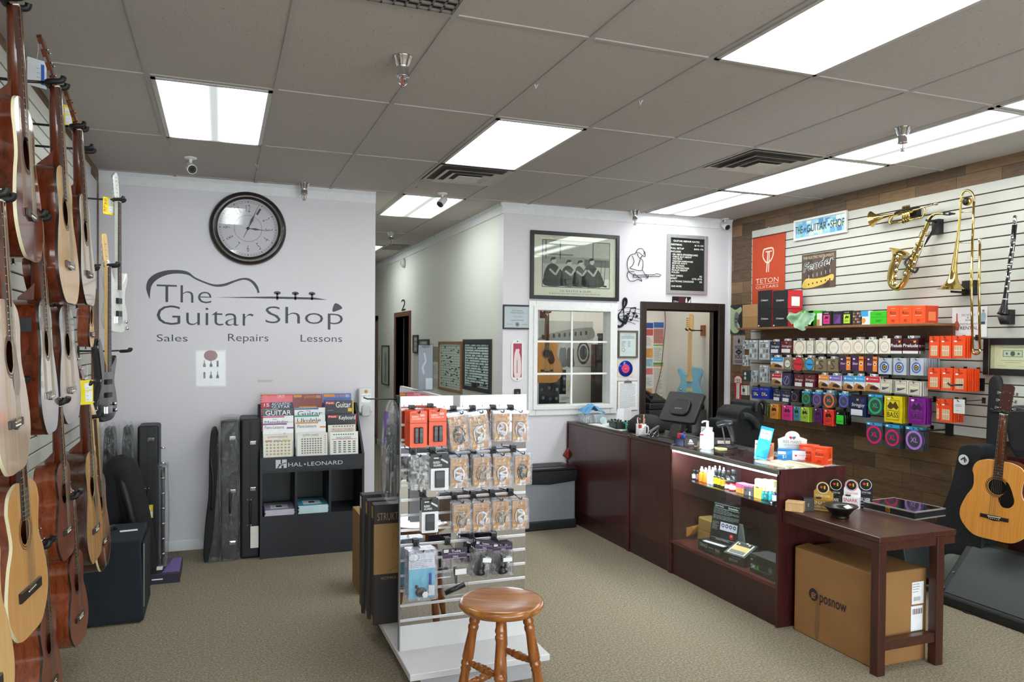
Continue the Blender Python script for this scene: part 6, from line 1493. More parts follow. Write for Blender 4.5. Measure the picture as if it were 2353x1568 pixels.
B(BLACK).tube(curve([(.055,0,.045),(.045,0,.09),(.025,0,.14),(.0,0,.165)],4),[.016]*4+[.019]*9,10).build('grip',q);B(mt('#2a2c30',.3)).tube([(-.085,0,.158),(-.08,0,.16),(-.03,0,.175),(.03,0,.182),(.045,0,.178)],[.022,.024,.024,.018,.008],12).build('scan_head',q)
q = put2('sticky_note_pad','pale yellow sticky note pad at the foot of the scanner','notepad',3.345,4.545,R(-12),CZT+.0045);B(mt('#e8e29a',.6)).box(-.03,-.04,0,.03,.04,.008).build('pad',q)
q = put2('card_reader','dark card reader with a pale label lying behind the scanner stand','card reader',3.50,4.72,R(-30),CZT+.0045);B(mt('#1c1a1c',.4)).box(-.07,-.04,0,.07,.04,.05).build('housing',q,bev=.006);b = B(mt('#c9b8ae',.5)).rect(-.05,.012,.04,.036,-.041);b.build('label',q)
# flyers and boxes near the end of the showcase
q = put2('leaflet_box','clear holder with a tall blue leaflet leaning in it, on the glass counter','leaflet holder',3.285,4.02,R(-60),CZT+.0045)
B(clear('#ffffff',.06,.02)).box(-.05,-.03,0,.055,.04,.002).box(-.05,-.03,0,.055,-.028,.06).box(-.05,.038,0,.055,.04,.09).build('holder',q)
b = B(mt('#2fa4e0',.35));b.T = Matrix.Translation((-.01,-.018,.003)) @ Matrix.Rotation(R(10),4,'Y') @ Matrix.Rotation(R(-7),4,'X');b.box(-.042,0,0,.042,.002,.215);lf = b.build('blue_leaflet',q)
b2 = B(mt('#bfe0dc',.4));b2.T = b.T;b2.rect(-.036,.135,.036,.195,-.0006).m(mt('#1a4a6a',.5)).text('KORG',-.024,.165,.05,.014,-.001).m(mt('#5ac0f0',.4)).ring(0,.09,.022,.025,-.001).m(mt('#1a5a9a',.5)).rect(-.03,.012,.03,.018,-.001);b2.build('leaflet_print',lf)
for k,(c,dx) in enumerate((('#e8e4de',-.02),('#d88a6a',.03),('#efe9e0',.0))):
    t = B(mt(c,.5));t.T = Matrix.Translation((dx,.0+.012*k,.003)) @ Matrix.Rotation(R(-4),4,'X');t.box(-.035,0,0,.035,.002,.12-.01*k);t.m(REDP).rect(-.03,.09,.02,.1,-.0006);t.build('leaflet',q)
q = put2('chocolate_box','blue and white counter box with a round-topped white header card','box',3.47,3.96,R(-40),CZT+.0045)
B(mt('#1f86d0',.4)).box(-.09,-.045,0,.09,.045,.07).build('carton',q,bev=.002,seg=1)
b = B(mt('#e6e6ee',.5)).rect(.0,.004,.089,.066,-.046).m(mt('#e6e6ee',.5)).rect(-.088,.04,-.04,.058,-.046).m(mt('#c02a3a',.5)).flat([(.012,.04),(.03,.04),(.021,.025)],-.0464).m(mt('#7a7a9a',.5)).text("WORLD'S",.036,.034,.045,.007,-.0464).m(mt('#e6f0f8',.5)).text('$1',-.06,.012,.022,.024,-.0464);b.build('box_print',q)
hd = [(-.085,.06),(.085,.06),(.09,.135)]+[(.0+.045*math.cos(R(t)),.15+.035*math.sin(R(t))) for t in range(0,181,15)]+[(-.09,.13)]
b = B(mt('#e9e7e4',.5));b.T = Matrix.Translation((0,.02,.0));b.prism(hd,-.001,.001);hc = b.build('header_card',q)
b2 = B(mt('#8a8a86',.5));b2.T = Matrix.Translation((0,.02,.0));b2.text('RES MARIS',-.055,.105,.11,.018,-.0018).text("WORLD'S FINEST",-.05,.088,.1,.01,-.0018).text('CHOCOLATE',-.035,.074,.07,.007,-.0018).m(mt('#c8303a',.5)).flat(curve([(-.02,.145),(-.01,.15),(0,.144),(-.008,.13)],3,True),-.0018).m(mt('#3a6ab0',.5)).flat(curve([(.0,.144),(.012,.15),(.022,.145),(.008,.13)],3,True),-.0018);b2.build('header_print',hc)
RICO = (('t','Rico',.26,.52,.74,.7,'#1d1412'),('r',.25,.44,.75,.46,'#f7c9a8'),('r',.32,.84,.68,.855,'#f7c9a8'),('r',.38,.12,.62,.24,'#b8360c'))
for k,(l,y) in enumerate((('orange reed box on the counter end, left of the pair',3.868),('orange reed box on the counter end, right of the pair',3.758))):
    q = put2('reed_box',l,'box',3.505,y,R(-64),CZT+.0045);B(mt('#e8481a',.4)).box(-.05,0,0,.05,.085,.105).build('carton',q,bev=.001,seg=1);pr(q,.10,.105,RICO)
    b = B(INK);b.T = Matrix.Translation((.051,.042,0)) @ Matrix.Rotation(R(90),4,'Z');b.line([(0,.04),(.003,.075)],.004,-.0005).rect(-.006,.055,.004,.065,-.0005);b.m(mt('#f7c9a8',.5)).rect(-.03,.024,.03,.027,-.0005).rect(-.03,.03,.03,.033,-.0005);b.build('side_print',q)
    fl = B(mt('#d8440f',.45));fl.add([(-.05,-.002,.01),(.05,-.002,.01),(.045,-.06,.002),(-.045,-.05,.014)],[(0,1,2,3)]);fl.build('torn_flap',q)
for k,(l,X,Y,rz) in enumerate((('long pale reed strips laid on the glass near the counter end, front',3.24,3.86,4),('long pale reed strips laid on the glass, behind the front ones',3.33,3.84,-3),('pale card strip laid at the end of the showcase',3.40,3.79,6))):
    q = put2('card_strip',l,'strip',X,Y,R(rz),CZT+.0045);B(mt('#d8c7a0',.6)).box(-.03,-.14,0,.03,.13,.006).build('strip',q);b = B(mt('#efe6cf',.6));
    for i in range(3): b.add([(-.024+i*.018,-.12,.0064),(-.012+i*.018,-.12,.0064),(-.012+i*.018,.12,.0064),(-.024+i*.018,.12,.0064)],[(0,1,2,3)])
    b.build('strip_print',q)

# ------------------------------------------------------------------ side table with cartons
TW0,TW1,TY0,TY1,TZ = 3.155,3.70,2.955,3.676,.72
TBL = wood('#2f1610','#4e281c',(1,.08,1),40,.35,.15);TBV = wood('#2c130d','#4a2217',(1,1,.08),40,.38,.1)
r = thing('side_table','dark stained wooden table butted against the end of the showcase','table',((TW0+TW1)/2,(TY0+TY1)/2,0));hx = (TW1-TW0)/2;hy = (TY1-TY0)/2
B(TBL).box(-hx,-hy,TZ-.03,hx,hy,TZ).build('table_top',r,bev=.004)
b = B(TBL);b.box(-hx,-hy+.01,TZ-.075,-hx+.025,hy,TZ-.03);b.build('apron',r);b = B(TBL);b.box(-hx,-hy+.005,TZ-.075,hx-.005,-hy+.03,TZ-.03);b.build('apron',r);B(TBL).box(hx-.03,-hy+.03,TZ-.075,hx-.005,hy,TZ-.03).build('apron',r)
for (x0,y0) in ((-hx-.002,-hy-.002),(hx-.14,-hy-.002)): B(TBV).box(x0,y0,0,x0+.052,y0+.052,TZ-.03).build('leg',r,bev=.003)
B(TBL).box(-hx+.052,-hy+.006,.125,hx-.14,-hy+.046,.175).build('stretcher',r,bev=.003)
# big carton under the table
r = thing('cardboard_carton','large brown cardboard carton with dark lettering under the side table','carton',(3.40,3.335,0));KRF = mt('#93693c',.75,0,.12,5)
ch = .50;hx,hy = .19,.295
B(KRF).box(-hx,-hy,0,hx,hy,ch).build('carton_body',r,bev=.008,seg=2)
b = B(mt('#8e6535',.75));b.add([(-hx,-.004,ch+.002),(hx,-.004,ch+.002),(hx,.004,ch+.002),(-hx,.004,ch+.002)],[(0,1,2,3)]);b.add([(-hx-.0,hy-.002,ch+.001),(-hx+.1,hy,ch+.014),(-hx+.12,hy-.15,ch+.01),(-hx+.02,hy-.2,ch+.002)],[(0,1,2,3)]);b.build('flap_seam',r)
b = B(mt('#2a1c22',.7));b.T = Matrix.Translation((-hx-.001,0,0)) @ Matrix.Rotation(R(-90),4,'Z')
b.disc(-.155+.02,ch*.52,.036,-.0008,28);b.text('posnow',-.085,ch*.52-.045,.20,.062,-.0008,.012);b.m(KRF).text('e',-.158+.006,ch*.52-.022,.034,.036,-.0014,.01).line([(-.165+.006,ch*.52-.03),(-.11,ch*.52+.012)],.004,-.0016);b.build('lettering',r)
b = B(PAPER);b.T = Matrix.Translation((0,-hy-.001,0));b.rect(.08,ch*.62,.165,ch*.86,-.0008).rect(.075,ch*.33,.16,ch*.60,-.0008).m(mt('#5a2a2a',.5));
for k in range(12): b.rect(.085+k*.006,ch*.51,.0875+k*.006+(k % 3)*.001,ch*.57,-.0012)
b.m(GREYINK)
for k in range(10): b.rect(.092+k*.005,ch*.655,.0945+k*.005,ch*.70,-.0012)
scribble(b,.085,.15,ch*.74,ch*.85,4,-.0012,.25,3);b.build('shipping_labels',r)
b = B(mt('#7d5a32',.8));b.T = Matrix.Translation((-hx-.001,0,0)) @ Matrix.Rotation(R(-90),4,'Z');b.flat(curve([(-.12,.03),(-.09,.03),(-.085,.2),(-.1,.3),(-.115,.2)],4,True),-.0004);b.build('dirt_stain',r)
# on the table
TT = TZ+.0005
def tput(name,label,cat,px,Y,rz=0): p = aY(px,1140,Y);return thing(name,label,cat,(p.x,p.y,TT),rz)
q = tput('wooden_box','small pale plain box at the counter end of the side table','box',1825,3.585,R(-52));B(wood('#c39a68','#d3ae7f',(1,1,.2),40,.5)).box(-.05,0,0,.05,.07,.058).build('box_body',q,bev=.002,seg=1);B(mt('#b08a5a',.5)).box(-.051,-.0015,.047,.051,.0,.049).build('lid_line',q)
def snark(label,px,py,rz,col,ink,word,sub,w=.095,hh=.07,top=None,dial='#1c1a1a',d=.05):
    q = tput('tuner_display_box',label,'box',px,py,R(rz));B(mt(col,.4)).box(-w/2,0,0,w/2,d,hh).build('carton',q,bev=.001,seg=1)
    pr(q,w,hh,(('t',word,.08,.55,.92,.85,ink,.01),('t',sub,.1,.3,.9,.45,ink),('r',.1,.1,.9,.14,ink)))
    hdp = [(-w/2,hh),(w/2,hh),(w/2,hh+.035)]+[(.038*math.cos(R(t))-.004,hh+.06+.038*math.sin(R(t))) for t in range(-10,191,20)]+[(-w/2,hh+.04)]
    b = B(mt(top or col,.4));b.prism(hdp,d-.004,d-.002);hc = b.build('header_card',q)
    b = B(mt(dial,.4));b.disc(-.004,hh+.062,.028,d-.0048,24).m(mt('#c8402a',.4)).disc(-.012,hh+.066,.008,d-.0052,12).m(mt('#d8c030',.4)).rect(.002,hh+.055,.01,hh+.075,d-.0052).m(mt(ink,.4)).text('CLIP-ON TUNER',-w*.4,hh+.008,w*.75,.012,d-.0048).ring(-.004,hh+.062,.031,.034,d-.0048,24);b.build('header_print',hc)
    b = B(DARK).lathe([(.016,hh),(.016,hh+.006),(0,hh+.006)],(-w*.2,d*.5,0),14);b.build('tuner_unit',q)
    return q
snark('gold and black tuner box with a round dial header, left of the bowl',1888,3.545,-56,'#a5782a','#efe6d0','SNARK','SUPER TIGHT',top='#b8923e',w=.11)
snark('black tuner box behind the bowl',1918,3.60,-56,'#171618','#e8e8e8','SNARK','TUNER',top='#1c1a1c',w=.06)
snark('white tuner box with red lettering and a tall round header',1955,3.55,-54,'#e4e2e6','#b8204a','SNARK','RECHARGEABLE',top='#ece9ec',w=.095)
snark('navy tuner box with white lettering, right of the white one',1988,3.54,-54,'#161722','#e4e4ea','SILVER','SNARK',top='#1b1b26',w=.07)
q = tput('black_dial_box','black box with a round gold dial print beside the pale box','box',1859,3.575,R(-30));B(mt('#1a1815',.4)).box(-.03,0,0,.03,.06,.075).build('carton',q);b = B(mt('#2c2a24',.4));b.ring(0,.037,.02,.027,-.0008).m(mt('#c8a84a',.4)).text('E',-.006,.026,.01,.02,-.001);b.build('box_print',q)
q = tput('metal_bowl','dark pressed metal bowl with a scrap of paper in it on the side table','bowl',1931,3.39);BW = mt('#4a4844',.3,.9,.15,30)
B(BW).lathe([(.048,0),(.05,.004),(.045,.012),(.05,.016),(.075,.05),(.098,.066),(.096,.068),(.072,.052),(.046,.02),(0,.016)],n=36).build('bowl_wall',q)
q2 = thing('paper_scrap','crumpled white scrap lying in the metal bowl','paper',(q.location.x+.035,q.location.y-.02,TT+.052));B(PAPER).add([(-.02,-.015,0),(.02,-.018,.004),(.024,.012,.012),(-.016,.016,.008),(0,0,.02)],[(0,1,4),(1,2,4),(2,3,4),(3,0,4)]).build('scrap',q2)
p = [aZ(x,y,TZ+.045) for x,y in ((1978,1152),(2094,1178),(2179,1172),(2062,1142))]
ce = (p[0]+p[1]+p[2]+p[3])/4;rz = math.atan2((p[1]-p[0]).y,(p[1]-p[0]).x);w = (p[1]-p[0]).length;d = (p[2]-p[1]).length
q = thing('glass_topped_case','flat black display case with silver edges and a glass lid on the side table','case',(ce.x,ce.y,TT),rz)
w,d = min(w,.40),min(d,.30)
B(DARK).box(-w/2,-d/2,.004,w/2,d/2,.044).build('case_body',q)
b = B(mt('#c4c4c8',.3,.7))
for z0,z1 in ((0,.007),(.040,.047)):
    b.box(-w/2-.002,-d/2-.002,z0,w/2+.002,-d/2+.008,z1).box(-w/2-.002,d/2-.008,z0,w/2+.002,d/2+.002,z1).box(-w/2-.002,-d/2,z0,-w/2+.008,d/2,z1).box(w/2-.008,-d/2,z0,w/2+.002,d/2,z1)
b.build('metal_edging',q);B(mt('#0a0a0c',.03,0,0,5,0,1)).box(-w/2+.008,-d/2+.008,.044,w/2-.008,d/2-.008,.046).build('glass_lid',q)
B(GOLD).box(-.015,-d/2-.008,.012,.015,-d/2-.002,.04).build('latch',q,bev=.002)
# ------------------------------------------------------------------ right-hand wall: instruments, signs, packs
XS = XR-.02                                   # face of the slats
def c1(x,y,X): return aX(1660+x*.29452,420+y*.29452,X)
def rel(pts,X,o,dx=None): return [tuple(c1(p[0],p[1],X+(p[2] if len(p) > 2 else 0))-o) for p in pts]
def k1(x0,y0,x1,y1): return (1660+x0*.29452,420+y0*.29452,1660+x1*.29452,420+y1*.29452)
def k2(x0,y0,x1,y1): return (1660+x0*.2551,660+y0*.2551,1660+x1*.2551,660+y1*.2551)
# banner
r,w,h = onright('wall_banner','orange cloth banner with white lettering and a pick emblem','banner',k1(235,412,488,940),XS-.006)
B(mt('#b8411c',.75)).box(-w/2,-.003,0,w/2,0,h).build('cloth',r);B(mt('#6a3018',.6)).cyl((-w/2-.01,-.004,h),(w/2+.01,-.004,h),.006,n=8).build('top_rod',r)
B(WHITE).tube([(-w*.3,-.003,h),(-.0,.0,h+.085),(w*.2,-.003,h)],.0015,5).build('hanging_string',r)
pr(r,w,h,(('t','TETON',.12,.305,.82,.375,'#f0d8c8',-.01),('r',.13,.285,.82,.290,'#f0d8c8'),('t','GUITARS',.13,.225,.82,.265,'#f0d8c8',-.012),('c',((.36,.8),(.34,.7),(.42,.62),(.5,.6),(.6,.64),(.66,.72),(.64,.8),(.5,.81),(.36,.8)),.03,'#f0d8c8'),('r',.42,.755,.62,.77,'#f0d8c8'),('l',((.5,.77),(.46,.46)),.03,'#f0d8c8'),('l',((.545,.77),(.52,.46)),.025,'#f0d8c8')),'lettering',y=-.0036)
# licence-plate style sign
r,w,h = onright('shop_name_plaque','white-framed plaque of blue plates spelling the shop name','sign',k1(569,258,978,422),XS-.004)
b = B(mt('#e4e2e0',.5))
for a in ((-w/2,0,w/2,h*.1),(-w/2,h*.9,w/2,h),(-w/2,h*.1,-w/2+h*.1,h*.9),(w/2-h*.1,h*.1,w/2,h*.9)): b.box(a[0],-.02,a[1],a[2],0,a[3])
b.build('frame',r);B(mt('#8fc0d8',.4)).box(-w/2+h*.1,-.012,h*.1,w/2-h*.1,0,h*.9).build('panel',r)
b = B();rd = random.Random(1)
for k in range(40):
    x = -w*.45+w*.86*rd.random();z = h*(.12+.66*rd.random());b.m(mt(['#5aa6cc','#a8d2e0','#d8e4e0','#3f7fb8','#7ab6c0','#c8d8c0'][k % 6],.4)).rect(x,z,min(x+w*.09,w*.46),min(z+h*.2,h*.88),-.0124-.00002*k)
b.m(INK)
for t,x0,x1 in (('THE',.03,.17),('GUITAR',.26,.64),('SHOP',.71,.97)): b.text(t,-w/2+w*x0,h*.32,w*(x1-x0),h*.36,-.0145)
b.m(mt('#2a3f7a',.5)).disc(-w*.275,h*.5,h*.06,-.0145).disc(w*.178,h*.5,h*.06,-.0145);b.build('lettering',r)
# tin sign
r,w,h = onright('tin_sign','brown tin sign with script lettering over a guitar headstock','sign',k1(621,548,884,822),XS-.003)
B(mt('#4a3a30',.35)).box(-w/2,-.002,0,w/2,0,h).build('plate',r)
b = B()
for k in range(6): b.m(mt(['#54433a','#43352c','#5a483c'][k % 3],.4)).rect(-w/2+w*k/6,0,-w/2+w*(k+1)/6-.002,h,-.0024)
b.m(mt('#d8c49a',.5)).text('FINE ELECTRIC INSTRUMENTS',-w*.45,h*.86,w*.9,h*.075,-.003)
b.m(mt('#e8e6e2',.4)).text('Fender',-w*.46,h*.47,w*.9,h*.28,-.0032,.035,.25,.14).m(INK).text('Fender',-w*.45,h*.475,w*.89,h*.27,-.0038,.0,.25,.14)
b.m(mt('#d8b65a',.4)).flat(curve([(-w*.48,h*.05),(-w*.3,h*.02),(-w*.05,h*.05),(w*.2,h*.12),(w*.3,h*.2),(w*.42,h*.18),(w*.46,h*.3),(w*.4,h*.36),(w*.2,h*.3),(-w*.1,h*.28),(-w*.34,h*.3),(-w*.45,h*.2)],4,True),-.003)
b.m(DARK)
for k in range(6): x = -w*.28+k*w*.125;b.disc(x,h*(.13+.018*k),w*.02,-.0036,10).m(mt('#b8b8b8',.3,.6)).rect(x-.004,h*(.3+.02*k),x+.006,h*(.4+.02*k),-.0036).m(DARK)
for k in range(5): b.rect(-w*.48+k*.012,h*.04,-w*.477+k*.012,h*.22,-.0037)
b.build('lettering',r)
# trumpet
def brass(name,label,cat,px,X): o = c1(px[0],px[1],X);return thing(name,label,cat,o),o
XI = XS-.09
t,o = brass('trumpet','brass trumpet hanging level on the slatted wall','trumpet',(1400,250),XI)
q = rel([(1165,285,-.03),(1195,279,-.022),(1235,270,-.012),(1300,255),(1400,234),(1480,217),(1540,203)],XI,o)
B(BRASS).tube(q,[.064,.036,.02,.013,.0085,.0075,.0072],20,caps=False).build('bell',t)
b = B(BRASS);b.tube(rel([(1310,322),(1330,262),(1420,240),(1480,228)],XI,o),.0065,8).tube(rel([(1310,322),(1420,300),(1540,272)],XI,o),.0065,8).tube(curve(rel([(1540,203),(1572,196),(1580,225),(1565,265),(1530,275)],XI,o),5),.0068,8).tube(curve(rel([(1310,262),(1300,280),(1303,310),(1320,322)],XI,o),4),.0065,8);b.build('tubing',t)
b = B(mt('#d8cfb8',.12,1));b.tube(rel([(1480,222),(1560,193),(1640,172)],XI,o),.006,8).tube(rel([(1640,172),(1655,168),(1672,163)],XI,o),[.006,.008,.014],12);b.build('mouthpipe',t)
for x in (1413,1433,1453):
    b = B(BRASS);b.tube(rel([(x,190-(x-1413)*.2),(x,318-(x-1413)*.3)],XI,o),.011,12).lathe([(.009,0),(.011,.004),(0,.006)],rel([(x,186-(x-1413)*.2)],XI,o)[0],10);b.build('valve',t)
b = B(DARK).tube(curve(rel([(1345,240,-.02),(1370,226,-.03),(1440,205,-.03),(1500,215,.03),(1520,215,.09)],XI,o),4),.008,8);b.box(*(Vector(rel([(1505,225,.06)],XI,o)[0])-Vector((.02,.03,.04))),*(Vector(rel([(1505,225,.06)],XI,o)[0])+Vector((.025,.03,.03))));o2 = b.build('instrument_hook');o2.location = o;tag(o2,'black hook holding the brass trumpet','hook')
# saxophone
t,o = brass('saxophone','brass alto saxophone hanging tilted in the middle of the wall','saxophone',(1450,700),XI)
q = curve(rel([(1610,300),(1580,375),(1520,520),(1455,680),(1420,770),(1375,818),(1330,800),(1318,745),(1335,660),(1365,585),(1385,540)],XI,o),5);n = len(q)
B(BRASS).tube(q,[.013+.026*(i/n)+(.0 if i < n*.86 else .06*((i/n-.86)/.14)**2) for i in range(n)],20,caps=False).build('body',t)
B(BRASS).tube(curve(rel([(1607,308),(1622,272),(1655,246),(1700,240),(1730,242)],XI,o),5),[.012]*10+[.009]*11,12).build('neck',t)
b = B(DARK).tube(rel([(1728,242),(1760,243),(1815,242)],XI,o),[.011,.012,.005],12);b.m(STEEL).tube(rel([(1745,242),(1775,243)],XI,o),.014,12);b.build('mouthpiece',t)
KEY = mt('#d8ccb0',.15,1)
b = B(KEY)
for dx in (-16,16): b.tube(rel([(1590+dx,350,-.02),(1530+dx,490,-.025),(1450+dx*1.4,700,-.035)],XI,o),.0025,5)
for dx,z in ((-30,-.01),(34,0)): b.tube(rel([(1580+dx,380,z),(1440+dx,720,z)],XI,o),.0028,5)
b.build('key_rods',t)
for i in range(13):
    f = i/12;c = Vector(rel([(1585-f*140+(14 if i % 2 else -22),365+f*345,-.03-.012*f)],XI,o)[0]);rr = .008+.011*f
    b = B(BRASS if i % 3 else KEY);b.lathe([(0,-.004),(rr,-.003),(rr,.004),(0,.004)],c,14,'x');b.build('key_cup',t)
for i in range(5): c = rel([(1345+i*4,790-i*52,-.06)],XI,o)[0];b = B(KEY).lathe([(0,-.004),(.018,-.002),(.02,.004),(0,.004)],c,14,'x');b.build('key_guard',t)
b = B(DARK);b.tube(curve(rel([(1590,292,-.03),(1610,300,-.04),(1650,300,.02),(1690,330,.085)],XI,o),4),.008,8).tube(curve(rel([(1650,360,.05),(1560,500,.04),(1430,610,-.05),(1450,660,-.08),(1500,700,-.05),(1525,670,.0)],XI,o),5),.009,8)
p = Vector(rel([(1675,345,.06)],XI,o)[0]);b.box(p.x-.02,p.y-.03,p.z-.055,p.x+.03,p.y+.03,p.z+.055);o2 = b.build('instrument_hook');o2.location = o;tag(o2,'black padded hook holding the saxophone','hook')
# trombone
XI2 = XS-.12
t,o = brass('trombone','long brass trombone hanging upright beside the saxophone','trombone',(1900,600),XI2)
q = rel([(1862,150),(1850,300),(1835,440),(1820,560),(1806,680),(1799,750),(1795,790),(1793,815),(1792,832)],XI2,o)
B(BRASS).tube(q,[.008,.0085,.0105,.0145,.022,.032,.05,.075,.10],24,caps=False).build('bell',t)
B(BRASS).tube(curve(rel([(1862,150),(1866,105),(1885,70),(1912,60),(1942,75),(1960,110),(1962,150)],XI2,o),5),.008,10).build('tuning_slide',t)
b = B(BRASS);b.tube(rel([(1962,150),(1950,480)],XI2,o),.008,10).tube(rel([(1950,480),(1942,800),(1952,1300)],XI2,o),.0085,10).tube(rel([(2010,480),(2003,800),(2008,1300)],XI2,o),.0085,10).tube(curve(rel([(1952,1300),(1956,1325),(1980,1338),(2004,1325),(2008,1300)],XI2,o),4),.0085,10);b.build('hand_slide',t)
b = B(KEY);b.tube(rel([(2006,437),(2008,455),(2010,485)],XI2,o),[.014,.008,.006],12);b.build('mouthpiece',t)
for a,c in (((1856,232),(1957,226)),((1840,470),(1950,466)),((1948,520),(2010,530)),((1948,592),(2008,600))): B(KEY).tube(rel([a,c],XI2,o),.0045,8).build('brace',t)
p = rel([(1908,147,-.01)],XI2,o)[0];b = B(GOLD);b.lathe([(0,-.012),(.028,-.01),(.03,.01),(0,.012)],p,24,'x');b.build('counterweight',t);b = B(INK);b.lathe([(0,-.0145),(.024,-.0125)],p,24,'x');b.m(GOLD);b.T = Matrix.Translation(p) @ Matrix.Rotation(R(-90),4,'Z');b.text('T',-.007,-.012,.014,.024,-.016);b.build('emblem',t)
b = B(DARK);p = Vector(c1(1930,820,XS))-o;b.box(p.x-.03,p.y-.06,p.z-.05,p.x,p.y+.04,p.z+.05).tube(rel([(1905,845,.09),(1860,855,.0),(1780,850,-.03)],XI2,o),.008,8);o2 = b.build('instrument_hook');o2.location = o;tag(o2,'black bracket under the trombone bell','hook')
# clarinet
t,o = brass('clarinet','black clarinet with silver keys near the right photo edge','clarinet',(2240,700),XI)
EB = mt('#131018',.2)
B(EB).tube(rel([(2283,255),(2282,300)],XI,o),[.006,.011],12).build('mouthpiece',t)
B(EB).tube(rel([(2280,330),(2262,520),(2240,660),(2222,800),(2208,900),(2200,960),(2192,1010),(2186,1030)],XI,o),[.0155,.014,.014,.0145,.0155,.02,.03,.036],16).build('body',t)
for i,(x,y,rr) in enumerate(((2281,325,.016),(2268,410,.0155),(2243,640,.017),(2226,690,.015),(2206,910,.018))): c = rel([(x,y-4),(x,y+6)],XI,o);B(CHROME).tube(c,rr,16).build('ring',t)
b = B(CHROME)
for dx in (-14,16): b.tube(rel([(2265+dx,440,-.012),(2240+dx,640,-.012)],XI,o),.002,5).tube(rel([(2238+dx,670,-.012),(2214+dx,870,-.012)],XI,o),.002,5)
for i in range(12): f = i/11;b.lathe([(0,-.003),(.009,-.002),(.009,.003),(0,.003)],rel([(2268-f*52+(10 if i % 2 else -6),430+f*420,-.016)],XI,o)[0],12,'x')
b.tube(rel([(2283,260,-.01),(2281,318,-.012)],XI,o),.012,10);b.build('keys',t)
b = B(DARK);p = Vector(c1(2195,1060,XI))-o;b.tube([(p.x,p.y,p.z+.02),(p.x,p.y,p.z-.035)],[.04,.022],16);p = Vector(c1(2250,1050,XS))-o;b.box(p.x-.06,p.y-.03,p.z-.05,p.x,p.y+.03,p.z+.05);o2 = b.build('instrument_hook');o2.location = o;tag(o2,'black cup bracket holding the clarinet','hook')
# papers, frames and signs
r,w,h = onright('rental_poster','white instrument rental flyer behind the trombone slide','poster',k1(1793,970,2066,1205),XS-.003)
B(PAPER).box(-w/2,-.0015,0,w/2,0,h).build('paper',r)
pr(r,w,h,(('t','ORCHESTRA',.27,.7,.67,.77,'#3a3a44',-.01),('t','&',.44,.62,.49,.68,'#3a3a44'),('t','BAND',.4,.53,.6,.59,'#3a3a44',-.01),('t','INSTRUMENT',.25,.4,.75,.47,'#3a3a44',-.01),('t','RENTAL',.25,.25,.75,.36,'#2a2a34'),('p',((.05,.25),(.2,.22),(.24,.4),(.17,.55),(.16,.8),(.13,.8),(.13,.55),(.04,.4)),'#a85a44'),('p',((.06,.15),(.1,.15),(.1,.3),(.06,.3)),'#2a2a30'),('p',((.82,.5),(.95,.48),(.96,.75),(.9,.86),(.84,.76)),'#9ab4c8'),('disc',.9,.86,.03,'#b07a5a'),('r',.82,.42,.95,.5,'#3a3a44')),'print',y=-.002)
r,w,h = onright('framed_dollar','black-framed first dollar certificate at the right photo edge','picture',(2264,778,2400,864),XS-.004)
s_,yf = frame(r,w,h,.045,.025,mt('#121214',.3),mt('#c8be96',.6))
b = B(mt('#b4a878',.6));b.rect(-w*.33,h*.16,w*.33,h*.84,yf-.0003).m(mt('#d8d0ac',.6)).rect(-w*.32,h*.17,w*.32,h*.83,yf-.0006).m(mt('#7f8a72',.6)).rect(-w*.17,h*.5,w*.17,h*.68,yf-.0009).m(mt('#c4c8b4',.6)).rect(-w*.155,h*.52,w*.155,h*.66,yf-.0012).m(mt('#4a5244',.6)).disc(0,h*.59,h*.065,yf-.0015).disc(-w*.1,h*.59,h*.03,yf-.0015).disc(w*.1,h*.59,h*.03,yf-.0015).m(mt('#5a5030',.6)).ctext('FIRST DOLLAR IN INVESTMENT',0,h*.735,h*.03,yf-.0009,w*.5).rect(-w*.2,h*.4,w*.2,h*.408,yf-.0009).rect(-w*.14,h*.35,w*.14,h*.357,yf-.0009).rect(-w*.26,h*.25,-w*.12,h*.256,yf-.0009).rect(w*.12,h*.25,w*.26,h*.256,yf-.0009);b.build('certificate_print',s_)
r,w,h = onright('tin_sign','dark sign showing a pale green guitar body, in the wood corner','sign',k2(45,162,200,422),XR-.003)
B(mt('#23282c',.5)).box(-w/2,-.004,0,w/2,0,h).build('plate',r)
b = B(mt('#a9b890',.4));b.flat(curve([(-w*.45,h*.85),(-w*.3,h*.93),(-w*.05,h*.84),(w*.1,h*.86),(w*.3,h*.92),(w*.36,h*.8),(w*.2,h*.66),(w*.1,h*.45),(w*.25,h*.25),(w*.15,h*.06),(-w*.1,h*.03),(-w*.3,h*.2),(-w*.33,h*.45),(-w*.42,h*.65)],5,True),-.0044).m(mt('#6f7680',.4)).flat(curve([(w*.0,h*.75),(w*.2,h*.66),(w*.08,h*.4),(w*.14,h*.2),(-w*.02,h*.25),(-w*.08,h*.5)],4,True),-.0048).m(DARK).rect(-w*.02,h*.5,w*.1,h*.54,-.0052).rect(-.0,h*.38,w*.1,h*.42,-.0052);b.build('print',r)
r,w,h = onright('tin_sign','grey and black rock and roll sign on the wood corner','sign',k2(97,437,205,700),XR-.003)
B(mt('#9d9698',.5)).box(-w/2,-.003,0,w/2,0,h).build('plate',r)
pr(r,w,h,(('t','ROCK',.2,.53,.8,.66,'#242026',.01),('t','ROLL',.2,.21,.8,.34,'#242026',.01),('p',((.5,.33),(.8,.44),(.5,.54),(.2,.44)),'#242026'),('t','AND',.38,.41,.62,.46,'#b8b0b0'),('p',((.46,.74),(.54,.74),(.6,.8),(.5,.92),(.4,.8)),'#242026'),('r',.15,.12,.85,.14,'#4a444a'),('r',.2,.07,.8,.09,'#4a444a')),'lettering',y=-.0034)
